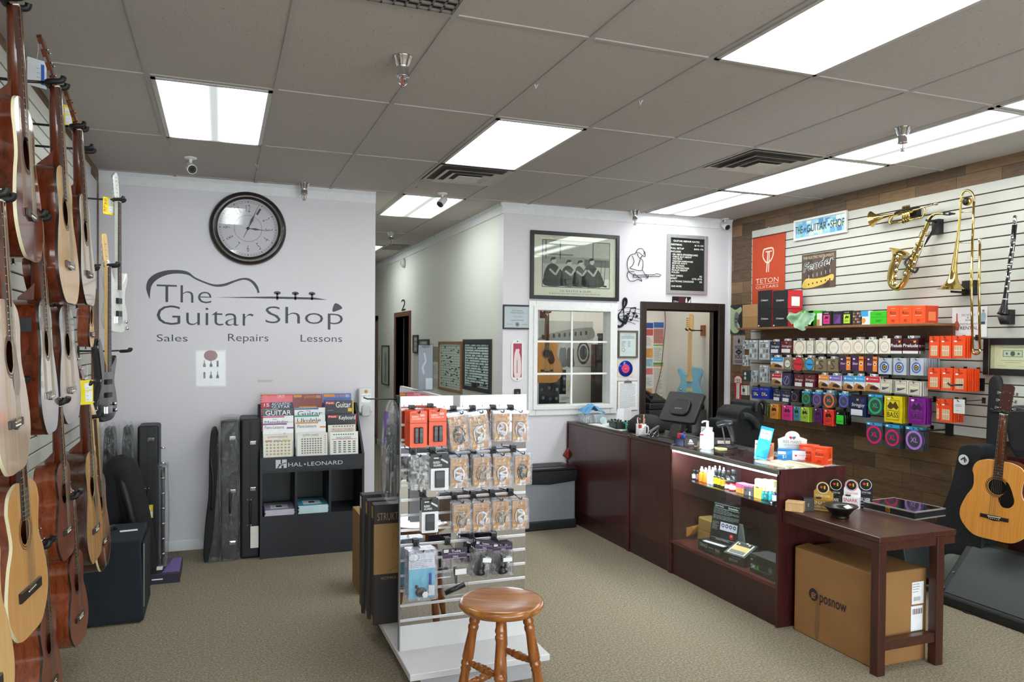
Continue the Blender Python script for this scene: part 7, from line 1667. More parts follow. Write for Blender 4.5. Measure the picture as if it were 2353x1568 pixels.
r,w,h = onright('fire_sign','red fire extinguisher sign with a white down arrow','sign',k2(108,798,176,1125),XR-.003)
B(mt('#b5202a',.45)).box(-w/2,-.003,0,w/2,0,h).build('plate',r)
b = B(mt('#e8e4e2',.5));b.flat([(-w*.46,h*.8),(w*.46,h*.8),(w*.46,h*.92),(w*.2,h*.985),(-w*.2,h*.985),(-w*.46,h*.92)],-.0034).rect(-w*.2,h*.22,w*.2,h*.82,-.0034).flat([(-w*.46,h*.24),(0,h*.03),(w*.46,h*.24)],-.0034).m(mt('#b5202a',.45)).text('FIRE',-w*.36,h*.83,w*.72,h*.08,-.0038,.01)
for i,c in enumerate('EXTINGUISHER'): b.m(mt('#5a2028',.5)).text(c,-w*.08,h*(.745-i*.05),w*(.16 if c != 'I' else .05),h*.035,-.0038)
b.build('lettering',r)

# shelf above the packs
p0 = aX(1694,757,XS-.22);p1 = aX(2146,738,XS-.22);zs = (p0.z+p1.z)/2
SW = wood('#6a4326','#8a5c36',(1,.08,1),40,.4)
r = thing('wall_shelf','long brown wooden wall shelf above the string packs','shelf',(XS,(p0.y+p1.y)/2,zs-.02));hl = abs(p0.y-p1.y)/2
B(SW).box(-.22,-hl,0,0,hl,.02).build('board',r,bev=.003);b = B(wood('#4a2f1c','#6a4529',(1,.08,1),40,.5)).box(-.03,-hl-.0,-.115,0,hl-.12,0);b.build('wall_rail',r)
b = B(STEEL)
for k in range(4): b.lathe([(0,-.002),(.005,-.001),(.005,.001),(0,.001)],(-.0305,-hl+.2+k*.62,-.05),8,'x')
b.build('screw_heads',r)
ZS = zs+.0005;XF = XS-.21
def sbox(label,px,col,d,els=(),z=ZS,X=XF,name='storage_box',push=0,sideel=None,bev=.001):
    y0,z0,y1,zt = rX(*k2(*px),X);w = abs(y0-y1);h = zt-(z if z else z0);zz = z if z else z0
    q = thing(name,label,'box',(X+push,(y0+y1)/2,zz),R(-90));B(mt(col,.45)).box(-w/2,0,0,w/2,d,h).build('carton',q,bev=bev,seg=1);pr(q,w,h,els)
    if sideel: b = B(mt(sideel[0],.45));b.T = Matrix.Translation((w/2+.0005,0,0)) @ Matrix.Rotation(R(90),4,'Z');b.rect(0.002,.002,d-.002,h-.002,-.0002).m(mt(sideel[1],.5)).rect(d*.25,h*.15,d*.8,h*.65,-.0006);b.build('side_print',q)
    return q,w,h,zt
_,_,_,zt = sbox('tan cardboard box, lower one at the left end of the shelf',(180,268,314,372),'#94714a',.16)
sbox('tan cardboard box, upper one at the left end of the shelf',(180,158,314,268),'#a07c54',.16,z=zt+.001)
DA = (('t',"D'Addario",.25,.42,.75,.52,'#e8e8e8'),('r',.2,.44,.215,.5,'#c02a2a'))
for i,(x0,x1,s) in enumerate(((320,445,'left'),(455,588,'right'))):
    _,_,_,zt = sbox('black string box at the bottom of the '+s+' shelf stack',(x0,198,x1,362),'#131316',.17,DA+(('r',.03,.05,.12,.12,'#e0e0e0'),),sideel=('#c4222e','#e4e0e0'))
    sbox('black string box on top of the '+s+' shelf stack',(x0,30,x1,197),'#16161a',.17,DA,z=zt+.001,sideel=('#c4222e','#e4e0e0'))
for i,(x,zz,l) in enumerate(((755,250,'left'),(815,250,'right'))):
    sbox('bright green string box in the crumpled bag, '+l,(x-75+i*10,212,x+40,300),'#3aa81e',.07,(('t','SLINKY',.2,.5,.8,.7,'#1a5a10'),),push=.03)
q = thing('plastic_bag','crumpled pale green plastic bag hanging over the shelf edge','bag',aX(1845,742,XF)+Vector((-.012,0,0)));pts = [];fs = [];N = 14
for i in range(N):
    for j in range(N):
        u = i/(N-1)*2-1;v = j/(N-1);pts.append((-.01-.025*math.sin(5*u+4*v)-.01*math.sin(13*v+7*u)*v,u*.16*(1-.25*abs(v-.4)),(v-.3)*.13-.03*math.cos(4*u)*(1-v)+.012*math.sin(9*u)))
for i in range(N-1):
    for j in range(N-1): fs.append((i*N+j,(i+1)*N+j,(i+1)*N+j+1,i*N+j+1))
B(mt('#a9cfae',.25,0,.1,40)).add(pts,fs,True).build('film',q,sub=1)
SL = lambda c,ink: (('r',.14,.12,.86,.74,c),('p',((.3,.55),(.45,.68),(.6,.6),(.75,.68),(.7,.45),(.5,.5),(.32,.42)),ink),('t','SLINKY',.24,.22,.76,.36,ink),('t','ernie ball',.25,.82,.75,.92,'#d8d8d8'))
for l,px,c,e in (('white and tan pack leaning next to the green bag',(850,235,895,335),'#d8d2cc',(('r',0,0,.6,.5,'#c08a5a'),)),('black pack with a pink square on the shelf',(898,218,978,330),'#1a181a',SL('#e0308a','#2a1018')),('black pack with a purple square on the shelf',(990,218,1078,328),'#1a181a',(('r',.14,.12,.86,.78,'#4a2a66'),('p',((.14,.12),(.86,.12),(.86,.78)),'#6a4288'))),
                    ('black pack with a lime square on the shelf',(1082,212,1160,325),'#1a181a',SL('#b8d83a','#2a3a10')),('brown patterned pack on the shelf',(1168,212,1258,320),'#3a2c28',tuple(('disc',.2+.2*(i % 4),.2+.2*(i//4),.09,['#8a6a5a','#5a3a30','#a8988c'][i % 3]) for i in range(16))),('pale blue and white pack leaning beside the brown one',(1248,215,1330,320),'#d4dcE4'.lower(),(('r',0,.6,.8,1,'#3a9ad0'),('disc',.3,.3,.22,'#d8943a')))):
    sbox(l,px,c,.03,e,name='string_pack')
_,_,_,zt = sbox('bright green box, lower of the two left of the orange boxes',(1330,272,1478,325),'#35b81c',.09,(('t','SLINKY',.35,.35,.7,.65,'#1a6a10'),))
sbox('bright green box, upper of the two left of the orange boxes',(1330,218,1478,271),'#35b81c',.09,(('t','SLINKY',.35,.35,.7,.65,'#1a6a10'),),z=zt+.001)
for l,x0,x1 in (('left',1482,1592),('middle',1595,1705),('right',1708,1826)): sbox('orange reed box on the shelf, '+l+' of the three',(x0,168,x1,322),'#e8501a',.13,RICO,sideel=('#c83c10','#e87a4a') if l == 'right' else None)

# ------------------------------------------------------------------ hanging packs
XP = XS-.185
def ringpk(c): return ('#e4ddcf',(('ring',.48,.45,.36,.42,c),('t','guitar strings',.24,.44,.72,.5,'#8a8478'),('r',.3,.36,.66,.38,'#b0a898'),('t','EARTHWOOD',.3,.9,.7,.96,'#a89a80')))
def sj(c): return (c,(('r',.08,.06,.8,.36,'#d4d4d8'),('t','Stringjoy',.1,.45,.9,.68,'#e4e0e0',0,.2),('ring',.8,.82,.06,.075,'#8a7a7a'),('r',.42,.8,.56,.9,'#c8963a')))
def gp(c): return ('#d8d4d0',(('r',0,.6,1,1,c),('p',((0,0),(1,0),(1,.2),(.6,.42),(.2,.5),(0,.3)),'#a8743c'),('p',((.3,.15),(.8,.1),(.95,.25),(.6,.38),(.35,.34)),'#2e1c1a'),('r',.06,.75,.2,.88,'#e8e8e8'),('t',"D'Addario",.3,.76,.9,.86,'#f0f0f0')))
def xl(c,top='#2f9ad0'): return ('#3f464c',(('r',0,.87,1,1,top),('ring',.5,.44,.36,.47,c),('ring',.5,.44,.34,.345,c),('t','XL',.3,.34,.72,.56,c,.02),('r',.08,.9,.22,.96,'#e8e8e8')))
def er(c,ink,wd='SLINKY'): return (c,(('r',.16,.1,.84,.82,ink if 0 else c),('p',((.2,.62),(.36,.8),(.5,.7),(.64,.82),(.82,.6),(.7,.5),(.55,.58),(.4,.5),(.25,.54)),ink),('t',wd,.2,.2,.8,.4,ink,.01),('l',((.2,.46),(.8,.44)),.02,ink),('l',((.16,.12),(.16,.86),(.84,.86),(.84,.12),(.16,.12)),.015,ink),('r',.2,.86,.36,.93,'#f0f0f0')))
RC = ('#e8491a',(('t','Rico',.36,.76,.76,.87,'#1d1412'),('r',.16,.72,.38,.78,'#ececec'),('r',.18,.1,.84,.56,'#d8c0a4'))+tuple(('r',.22+.2*i,.12,.36+.2*i,.54,'#c4a27c') for i in range(3))+(('r',.2,.33,.82,.36,'#e8d8c4'),))
CL = ('#a9adb0',tuple(('r',.12+.3*i,.1+.26*j,.34+.3*i,.28+.26*j,['#5f6468','#c9ccd0','#85898c'][(i+j) % 3]) for i in range(3) for j in range(3))+(('r',.1,.9,.9,.98,'#dadcdd'),))
EX = ('#3f1f4a',(('r',.58,.02,.96,.98,'#e8842a'),('t','Elixir',.08,.42,.5,.56,'#e8d8e8',0,.2),('r',.1,.76,.26,.84,'#e8e8e8'),('disc',.77,.5,.13,'#e8c8a0'),('disc',.77,.5,.06,'#2a1420'),('r',.6,.74,.94,.8,'#2a1420')))
SV = ('#b4b9c4',(('ring',.48,.44,.27,.37,'#3f62b0'),('disc',.48,.44,.2,'#2a3040'),('disc',.48,.44,.12,'#c8a83a'),('disc',.48,.44,.07,'#2a3040'),('r',.56,.56,.68,.64,'#e8e8e8'),('t',"D'Addario",.25,.86,.72,.93,'#6a7690')))
AQ = ('#dcd8cc',(('l',((.07,.05),(.07,.95),(.93,.95),(.93,.05),(.07,.05)),.03,'#2a2624'),('r',.14,.12,.86,.88,'#cfc4b6'),('t','Augustine',.18,.72,.82,.82,'#b0564a'),('p',((.2,.2),(.45,.24),(.8,.4),(.82,.46),(.45,.4),(.2,.42)),'#4a4a50'),('r',.16,.5,.84,.62,'#dfd8b8')))
def pkS(): return ('#7d6c52',(('c',((.7,.78),(.5,.84),(.38,.7),(.5,.52),(.66,.36),(.52,.2),(.3,.24)),.07,'#2a2420'),('r',.08,.55,.28,.8,'#b4aa98')))
PRL = ('#3a1116',(('t','Prelude',.0,.42,.98,.64,'#f0e8e8',.01,.2),('r',0,0,1,.18,'#d8d4d6'),('r',.7,.72,.86,.84,'#d8a83a'),('r',.5,.84,.95,.9,'#8a2a36')))
def rnd(body,c,t): return (body,(('disc',.5,.46,.42,c),('ring',.5,.46,.42,.46,'#1a1a1c'),('t',t,.16,.38,.84,.56,'#1a1214',.01,.1),('r',.1,.86,.3,.94,'#e8e8e8')))
DRB = ('#1d2f9a',(('t','DR',.25,.28,.68,.56,'#e8d83a',.02,.1),('t','PURE BLUES',.1,.8,.9,.9,'#a8b8e8'),('r',.7,.3,.82,.4,'#e8e8e8')))
HK = BLACK
def pack(label,px,des,n=1,X=XP,cat='string pack',name='string_pack',tab=1,dx=.022,th=.008,soft=0,hook=1,crop=k2,wall=XS,rz=-90,w_h=None,loc=None,grp=None,hl=None):
    if w_h is None:
        y0,z0,y1,z1 = rX(*crop(*px),X);w = abs(y0-y1);h = z1-z0;loc = (X,(y0+y1)/2,z0)
    else: w,h = w_h
    q = thing(name,label,cat,loc,R(rz))
    b = B(des[0] if not isinstance(des[0],str) else mt(des[0],.35 if not soft else .18,0,.08,25))
    if soft: b.prism([(-w/2,0),(w/2,0),(w*.47,h*.05),(w*.5,h*.5),(w*.47,h*.95),(w/2,h),(-w/2,h),(-w*.47,h*.95),(-w*.5,h*.5),(-w*.47,h*.05)],0,th,False)
    else: b.box(-w/2,0,0,w/2,th,h)
    b.build('sleeve',q,bev=.0022 if soft else 0,seg=2)
    pr(q,w,h,des[1],'cover_print',y=-.0008)
    if tab: B(mt('#d8dade',.3)).prism(rrect(-w*.2,h,w*.2,h+.02,.006,3),.002,.004).build('hang_tab',q)
    f = Vector((0,1,0));f.rotate(q.rotation_euler);sd = Vector((1,0,0));sd.rotate(q.rotation_euler)
    for k in range(1,n):
        o = dup(q,Vector(loc)+f*dx*k+sd*(.004*((k*5) % 3-1)),None,'spare behind the '+label,'spares behind the '+label)
    if hook:
        hz = h+(.008 if tab else -.012);d = wall-loc[0]
        t = thing('peg_hook','black peg hook of the '+label,'hook',(loc[0]-.014,loc[1],loc[2]+hz))
        B(HK).tube([(0,0,.012),(.002,0,.0),(.01,0,-.002),(d+.014,0,.004)],.0028,6).build('prong',t);B(HK).box(d+.008,-.012,-.02,d+.014,.012,.02).build('back_clip',t)
    return q
TOP,SEC,THI,FOU,FIF = 'top row','second row','third row','fourth row','fifth row'
PK = [
 ('clear blister pack far left in the top row',(185,480,232,560),CL,1,0),('clear blister pack second in the top row',(240,478,312,652),CL,3,0),('clear blister pack third in the top row',(330,478,420,655),CL,3,0),
 ('navy string pack with script in the top row',(430,490,520,600),sj('#1a2546'),2,1),('maroon string pack in the top row',(525,485,632,598),sj('#5a1622'),2,1),
 ('cream pack with a tan ring, first cream one',(640,482,748,600),ringpk('#c8a488'),2,1),('narrow cream pack with a grey ring',(760,482,812,600),ringpk('#8a8e90'),3,1),('cream pack with an olive ring',(840,478,928,598),ringpk('#a8ab88'),3,1),
 ('cream pack with a mauve grey ring',(950,480,1060,600),ringpk('#90888e'),2,1),('cream pack with a peach ring',(1064,478,1172,600),ringpk('#d0a488'),2,1),('cream pack with an orange tan ring',(1176,472,1276,598),ringpk('#c89a78'),3,1),('cream pack with a green grey ring',(1284,472,1394,600),ringpk('#949c90'),2,1),('cream pack with a pink tan ring, last cream one',(1412,462,1512,600),ringpk('#c8a08c'),1,1),
 ('dark red violin string pack beside the cream ones',(1516,462,1618,600),PRL,2,1),('dark red violin string pack right of its twin',(1626,462,1764,600),PRL,4,1),
 ('orange reed card, left in the top group of three',(1863,442,1952,638),RC,3,0),('orange reed card, middle in the top group of three',(1960,440,2060,642),RC,3,0),('orange reed card, right in the top group of three',(2070,438,2180,640),RC,4,0),
 ('clear blister pack below the top left ones',(182,612,228,712),CL,2,0),
 ('blue topped guitar string pack leading the second row',(436,632,545,735),gp('#2f8ed0'),2,1),('grey pack with a white oval in the second row',(555,632,618,740),('#8a7c68',(('disc',.5,.46,.44,'#2a2624'),('disc',.5,.46,.38,'#d4cec4'),('t','Guitar',.22,.4,.78,.54,'#2a2624'))),2,1),('kraft pack with a red disc in the second row',(630,636,735,747),rnd('#8a7558','#c02a2e','Thick'),2,1),('kraft pack with a blue disc in the second row',(740,636,826,748),rnd('#8f8460','#2f94cc','Twelve'),3,1),
 ('kraft pack with a letter S, left one',(836,648,938,758),pkS(),2,1),('kraft pack with a letter S, right one',(946,646,1040,760),pkS(),3,1),('purple and orange pack, left of three',(1058,626,1158,750),EX,3,0),('purple and orange pack, middle of three',(1166,622,1276,757),EX,4,0),('purple and orange pack, right of three',(1298,624,1398,764),EX,3,0),
 ('silver pack with a blue emblem, left of three',(1405,640,1520,785),SV,4,0),('silver pack with a blue emblem, middle of three',(1540,640,1652,792),SV,5,0),('silver pack with a blue emblem, right of three',(1692,640,1806,796),SV,8,0),
 ('clear blister pack hanging alone in the third row',(335,705,402,860),CL,2,0),('small teal and white blister pack near the fire sign',(182,752,250,850),('#2c3c40',(('disc',.35,.7,.14,'#d8dcdc'),('disc',.35,.3,.14,'#b8c0c0'))),1,0),('small grey blister pack beside the teal one',(262,752,305,858),CL,2,0),
 ('red topped guitar string pack leading the third row',(446,776,530,880),gp('#b5242e'),3,1),('violet and black string pack in the third row',(540,780,612,890),('#35324a',(('ring',.5,.45,.3,.4,'#6a6a9a'),('c',((.3,.2),(.5,.5),(.7,.8)),.08,'#8a8ac0'))),4,0),('maroon string pack, left in the third row',(646,788,732,900),sj('#5a1622'),2,0),('maroon string pack, right in the third row',(740,788,834,905),sj('#5a1622'),3,0),
 ('orange topped guitar string pack in the third row',(866,792,956,908),gp('#e0822a'),2,1),('violet topped guitar string pack in the third row',(962,796,1068,918),gp('#7a62b4'),3,1),('blue topped guitar string pack, left in the third row',(1096,800,1180,930),gp('#2f8ed0'),2,1),('blue topped guitar string pack, right in the third row',(1188,802,1282,934),gp('#2f9ad8'),2,1),('wide red topped guitar string pack in the third row',(1290,806,1418,940),gp('#c4243e'),2,1),
 ('white framed classical string pack, left of three',(1420,832,1518,952),AQ,3,0),('white framed classical string pack, middle of three',(1552,840,1668,962),AQ,3,0),('white framed classical string pack, right of three',(1672,850,1786,980),AQ,4,0),
 ('orange reed card, left in the middle group of three',(1853,728,1958,920),RC,2,0),('orange reed card, middle in the middle group of three',(1970,728,2072,930),RC,3,0),('orange reed card, right in the middle group of three',(2082,736,2192,940),RC,7,0),
 ('white webcam-like pack beside the fire sign',(168,888,216,972),('#cfcfca',(('disc',.5,.5,.25,'#3a3a3a'),('r',.3,.1,.7,.2,'#8a8a8a'))),4,0),('blue string pack with yellow letters, left of two',(266,906,332,1004),DRB,1,0),('blue string pack with yellow letters, right of two',(334,906,418,1008),DRB,4,0),('navy string pack, left in the fourth row',(456,928,526,1030),sj('#1a2546'),1,0),('navy string pack, right in the fourth row',(536,932,612,1040),sj('#1a2546'),1,0),('black string pack with a pink ring',(616,936,688,1038),('#1c1a1f',(('ring',.45,.45,.3,.34,'#a86a8a'),('r',.1,.84,.25,.92,'#e0e0e0'))),2,0),
 ('string pack with a green ring, small',(716,940,790,1058),xl('#1fa05a'),3,1),('string pack with a purple ring, small',(812,948,890,1068),xl('#8a4ab8'),3,1),('string pack with an orange ring, small',(908,952,1010,1078),xl('#e8743a'),4,1),('string pack with a violet ring, small',(1048,960,1136,1084),xl('#6a5ac8'),2,1),('large navy string pack below the classical packs',(1148,988,1292,1168),sj('#17244e'),3,0),('large pack with a green ring',(1312,968,1440,1150),xl('#1fb06a'),2,0),
 ('large yellow foil bass string pouch',(1454,985,1618,1222),er('#d8c31a','#4a3a08','BASS'),5,2),('large purple foil bass string pouch',(1670,998,1828,1235),er('#7a1f86','#3a0a44','BASS'),4,2),('orange reed card, left of the lowest pair',(1926,1008,1958,1205),RC,2,0),('orange reed card, front of the lowest pair',(1962,1010,2064,1218),RC,6,0),('small white tag pack over the lowest reed cards',(2082,1012,2176,1140),('#d4d4d4',(('bar',.2,.1,.6,.3),('r',.15,.5,.8,.54,'#9a9a9a'),('r',.15,.6,.7,.64,'#9a9a9a'))),1,0),
 ('dark green foil pouch at the left of the bottom row',(362,1062,408,1158),er('#5a6a24','#1a2008'),3,2),('gold foil string pouch in the bottom row',(428,1055,500,1186),er('#e0963a','#3a1a08'),4,2),('pink foil string pouch in the bottom row',(536,1066,628,1200),er('#e0308a','#5a0a30'),2,2),('teal foil string pouch in the bottom row',(638,1076,698,1204),er('#4a8a9a','#12303a'),1,2),('lime foil string pouch in the bottom row',(702,1084,780,1214),er('#a8c840','#2a3a08'),5,2),('purple foil string pouch in the bottom row',(822,1092,896,1228),er('#5a2468','#240a2c'),2,2),('red foil string pouch in the bottom row',(908,1104,1000,1250),er('#e8402a','#4a0a08'),2,2),('black pouch with a green square in the bottom row',(1014,1122,1104,1244),('#141615',(('r',.14,.08,.86,.74,'#3ac83a'),('t','SLINKY',.2,.2,.8,.34,'#0a3a0a'),('r',.2,.82,.36,.9,'#e8e8e8'))),4,2),
 ('pack with a pink ring, left in the lowest row',(1296,1222,1438,1415),xl('#d8246a'),1,0),('pack with a pink ring, right in the lowest row',(1464,1240,1596,1452),xl('#d8246a'),4,0),('pack with a lilac ring in the lowest row',(1648,1262,1806,1472),xl('#b07ad8'),3,0)]
for lab,px,des,n,tb in PK:
    pack(lab,px,des,n,X=XP-.06 if 'white tag pack' in lab else XP,cat='reed pack' if 'reed' in lab else 'pack' if 'blister' in lab else 'string pack',name='reed_card' if 'reed' in lab else 'blister_pack' if 'blister' in lab else 'string_pack',tab=tb == 1,soft=tb == 2)
# empty hooks in the slats
for l,px,py in (('empty black curved hook right of the reed cards',2196,885),('empty black curved hook beside the lilac ring pack',2126,990)):
    p = aX(px,py,XP-.06);q = thing('guitar_hanger',l,'guitar hanger',p);d = XS-p.x
    B(DARK).tube(curve([(-.0,.06,.01),(-.01,.03,-.004),(0,0,0),(d,0,0)],4),.007,8).build('arm',q);B(DARK).box(d-.01,-.03,-.045,d,.03,.045).build('bracket',q)
# ------------------------------------------------------------------ mirrored display stand in the middle of the floor
YP = 3.76;PX0,PX1,PZ0,PZ1 = .846,1.522,.145,1.43
WHB = mt('#cfcdd0',.35,0,.08,4)
r = thing('display_stand','white-based display stand with mirrored slat panels behind the wooden stool','display stand',(1.18,3.9,0));ox,oy = 1.18,3.9
B(WHB).box(.83-ox,3.47-oy,.112,1.545-ox,4.78-oy,.145).build('base_board',r,bev=.003,seg=1)
B(mt('#b4b2b8',.3)).box(.90-ox,3.55-oy,0,1.48-ox,4.7-oy,.112).build('plinth',r)
MIR = mt('#dcdce0',.02,1,.0,3)
B(MIR).box(PX0-ox,YP-oy,.27,PX1-ox,YP+.006-oy,PZ1).build('mirror_panel',r)
B(mt('#b9b9bd',.5)).box(PX0-ox,YP+.006-oy,PZ0,PX1-ox,YP+.02-oy,PZ1).build('backing_board',r)
B(WHB).box(PX0-ox,YP-.004-oy,PZ0,PX1-ox,YP+.008-oy,.27).build('kick_board',r)
zt = aY(922,942,YP).z;b = B(mt('#d4d4d8',.3,.3))
for k in range(15):
    z = zt-k*.0762
    if z > .28: b.box(PX0-ox,YP-.004-oy,z-.006,PX1-ox,YP-oy,z+.006)
b.build('slat_inserts',r);B(mt('#8a8a8e',.35,.5)).box(PX0-.006-ox,YP-.003-oy,PZ0,PX0-ox,YP+.022-oy,PZ1).build('edge_trim',r)
B(WHB).box(1.05-ox,YP+.02-oy,PZ0,1.072-ox,4.70-oy,PZ1).build('cross_panel',r);B(MIR).box(1.045-ox,YP+.03-oy,.3,1.05-ox,4.69-oy,PZ1-.01).build('mirror_panel',r)
# packs on the stand
def kc2(x0,y0,x1,y1): return (860+x0*.1615,860+y0*.1615,860+x1*.1615,860+y1*.1615)
def kc3(x0,y0,x1,y1): return (900+x0*.2041,1080+y0*.2041,900+x1*.2041,1080+y1*.2041)
YF2 = 3.615
def cpack(label,px,kind,n=1,word='',tilt=0,**kw):
    x0,z0,x1,z1 = rY(*px,YF2);w,h = x1-x0,z1-z0;loc = ((x0+x1)/2,YF2,z0)
    q = thing({'o': 'reed_case_card','b': 'reed_case_card','v': 'clear_clamshell_pack'}.get(kind,'plastic_pouch'),label,'pack',loc);q.rotation_euler = (0,R(tilt),0)
    if kind in 'ob':
        B(mt('#e8501c' if kind == 'o' else '#dcdcdf',.4)).prism(rrect(-w/2,0,w/2,h,.006),0,.004).build('card',q)
        els = (('t','REED',.12,.83,.5,.87,'#f4e8e0',.01),('t','GUARD IV',.12,.77,.86,.81,'#f4e8e0',.01),('t','Rico',.12,.91,.36,.95,'#6a2410'),('bar',.6,.86,.84,.91),('r',0,.665,1,.68,'#7a2410')) if kind == 'o' else (('r',0,.62,1,1,'#1b1b1e'),('t','REED',.14,.76,.5,.82,'#e4e4e4',.01),('t','GUARD',.14,.68,.62,.74,'#e4e4e4',.01),('r',.16,.9,.44,.93,'#d4d4d4'),('p',((.55,.86),(.95,.74),(.95,.8),(.6,.9)),'#c8c8cc'))
        pr(q,w,h,els,'cover_print',y=-.0008)
        b = B(mt('#26282c',.35));
        if kind == 'o':
            for s in (-1,1): b.box(s*w*.135-w*.115,-.014,h*.12,s*w*.135+w*.115,0,h*.56)
        else: b.box(-w*.28,-.012,h*.08,w*.26,0,h*.56)
        b.build('reed_case',q,bev=.003)
        b = B(mt('#3c3f44',.3))
        if kind == 'o':
            for s in (-1,1): b.box(s*w*.135-w*.09,-.0155,h*.46,s*w*.135+w*.09,-.013,h*.53).box(s*w*.135-w*.09,-.0155,h*.3,s*w*.135+w*.09,-.013,h*.42)
        else: b.box(-w*.25,-.0135,h*.34,w*.23,-.011,h*.53)
        b.build('case_lid',q)
    elif kind == 'v':
        B(mt('#b8823e',.5)).prism(rrect(-w*.42,h*.04,w*.42,h*.9,.004),.003,.005).build('backing_card',q)
        pr(q,w,h,(('t','VIR',.36,.8,.66,.86,'#5a3a1a',.01),('p',((.24,.86),(.36,.86),(.3,.8)),'#a8341c'),('t',word,.2,.68,.8,.74,'#4a3018',.005),('r',.22,.63,.78,.65,'#6a4a28'),('bar',.36,.08,.66,.15),('disc',.2,.13,.06,'#d8b040'),('disc',.8,.12,.05,'#b84a5a')),'card_print',y=.0022)
        rd = random.Random(int(px[0]));b = B(mt(['#c9c9d0','#2a2c30','#d8d8dc','#8a8478'][len(label) % 4],.25))
        p = curve([(rd.uniform(-.25,.25)*w,-.004-.003*(i % 2),h*(.2+.07*i)) for i in range(7)],4);b.tube(p,.006,7).tube(curve([(-w*.22,-.005,h*.25),(-w*.25,-.005,h*.5),(0,-.005,h*.62),(w*.25,-.005,h*.48),(w*.2,-.005,h*.24)],4),.004,6).ball((0,-.005,h*.3),(w*.16,.006,h*.07),10);b.build('accessory',q)
        B(FILM_GLARE).prism(rrect(-w/2,0,w/2,h*.94,.008),-.016,.006,True).build('clamshell',q,bev=.004,seg=2);B(clear('#f2f2f6',.12,.15)).prism(rrect(-w/2,h*.9,w/2,h,.006),0,.002).build('hang_flap',q)
    elif kind == 'k':
        B(mt('#5ab4d0',.6)).prism(rrect(-w*.46,h*.03,w*.44,h*.62,.01),0,.012).build('blue_cloth',q);B(mt('#dfe2e6',.6)).box(-w*.46,.001,h*.6,w*.42,.004,h*.92).build('leaflet',q)
        b = B(mt('#4a5a7a',.6));b.ring(-w*.3,h*.85,.018,.02,.0005,20,1.4).T = None;scribble(b,-w*.42,w*.36,h*.64,h*.8,5,.0005,.25,4);b.build('leaflet_print',q)
        b = B(mt('#2a2d33',.35));b.ball((-w*.06,-.008,h*.16),(w*.2,.014,h*.1),14).ball((-w*.2,-.006,h*.27),(w*.07,.01,h*.045),10);b.m(PAPER).disc(w*.06,h*.12,w*.1,-.023,18);b.build('swab_bundle',q);B(mt('#2a3ab0',.4)).tube([(w*.26,-.006,h*.3),(w*.27,-.006,h*.52)],.007,8).build('brush_handle',q);B(PAPER).box(w*.2,-.012,h*.08,w*.4,-.004,h*.28).build('bottle_label',q)
        B(FILM_GLARE).prism(rrect(-w/2,0,w/2,h,.01),-.02,.014,True).build('plastic_bag',q)
    elif kind == 'c':
        b = B(mt('#c2bfb6',.4));rd = random.Random(3)
        for k in range(26): x,z = rd.uniform(-.36,.36)*w,rd.uniform(.08,.8)*h;b.tube([(x,rd.uniform(-.01,.02),z),(x+rd.uniform(-.02,.02),0,z+rd.uniform(-.03,.03))],.006,6)
        b.build('small_parts',q)['kind'] = 'stuff';B(FILM).prism(rrect(-w/2,0,w/2,h,.01),-.018,.024,True).build('plastic_bag',q)
    else:
        pr(q,w,h,(('r',.02,.78,.98,1,'#2a1a34'),('r',.02,.775,.98,.785,'#b87ab8'),('r',.02,.86,.98,.866,'#7a5a8a'),('bar',.06,.92,.24,.98),('t',word,.36,.915,.72,.965,'#e4e0e8'),('t','Mouthpiece Pouch',.24,.875,.9,.9,'#d8d0dc'),('t','DEG',.42,.8,.62,.84,'#d8d0dc')),'header_print',y=-.0008);B(mt('#241630',.5)).box(-w*.48,0,h*.78,w*.48,.003,h).build('header_card',q)
        b = B(mt('#17181b',.3));
        if kind == 'p': b.tube([(0,0,h*.62),(w*.05,-.004,h*.24)],[.012,.006],8).tube([(-w*.4,-.004,h*.06),(w*.38,-.004,h*.2)],.014,8)
        else: b.tube(curve([(w*.04,0,h*.62),(0,0,h*.42),(-w*.02,0,h*.2),(0,0,h*.08)],4),[.012]*5+[.02]*4+[.026]*4,10)
        b.build('pouch',q);B(PAPER).box(-w*.02,-.0165,h*.44,w*.42,-.0155,h*.56).build('price_sticker',q);B(FILM).prism(rrect(-w/2,0,w/2,h*.8,.008),-.015,.012,True).build('plastic_bag',q)
    for k in range(1,n): dup(q,Vector(loc)+Vector((.003*((k*5) % 3-1),.021*k,0)),None,'spare behind the '+label,'spares behind the '+label)
    t = thing('peg_hook','black peg hook of the '+label,'hook',(loc[0],YF2,z1));d = YP-.005-YF2
    B(HK).tube([(0,-.026,.006),(0,-.024,-.004),(0,-.012,-.008),(0,d,.004)],.003,6).build('prong',t);B(HK).box(-.014,d-.012,-.018,.014,d,.02).build('back_clip',t)
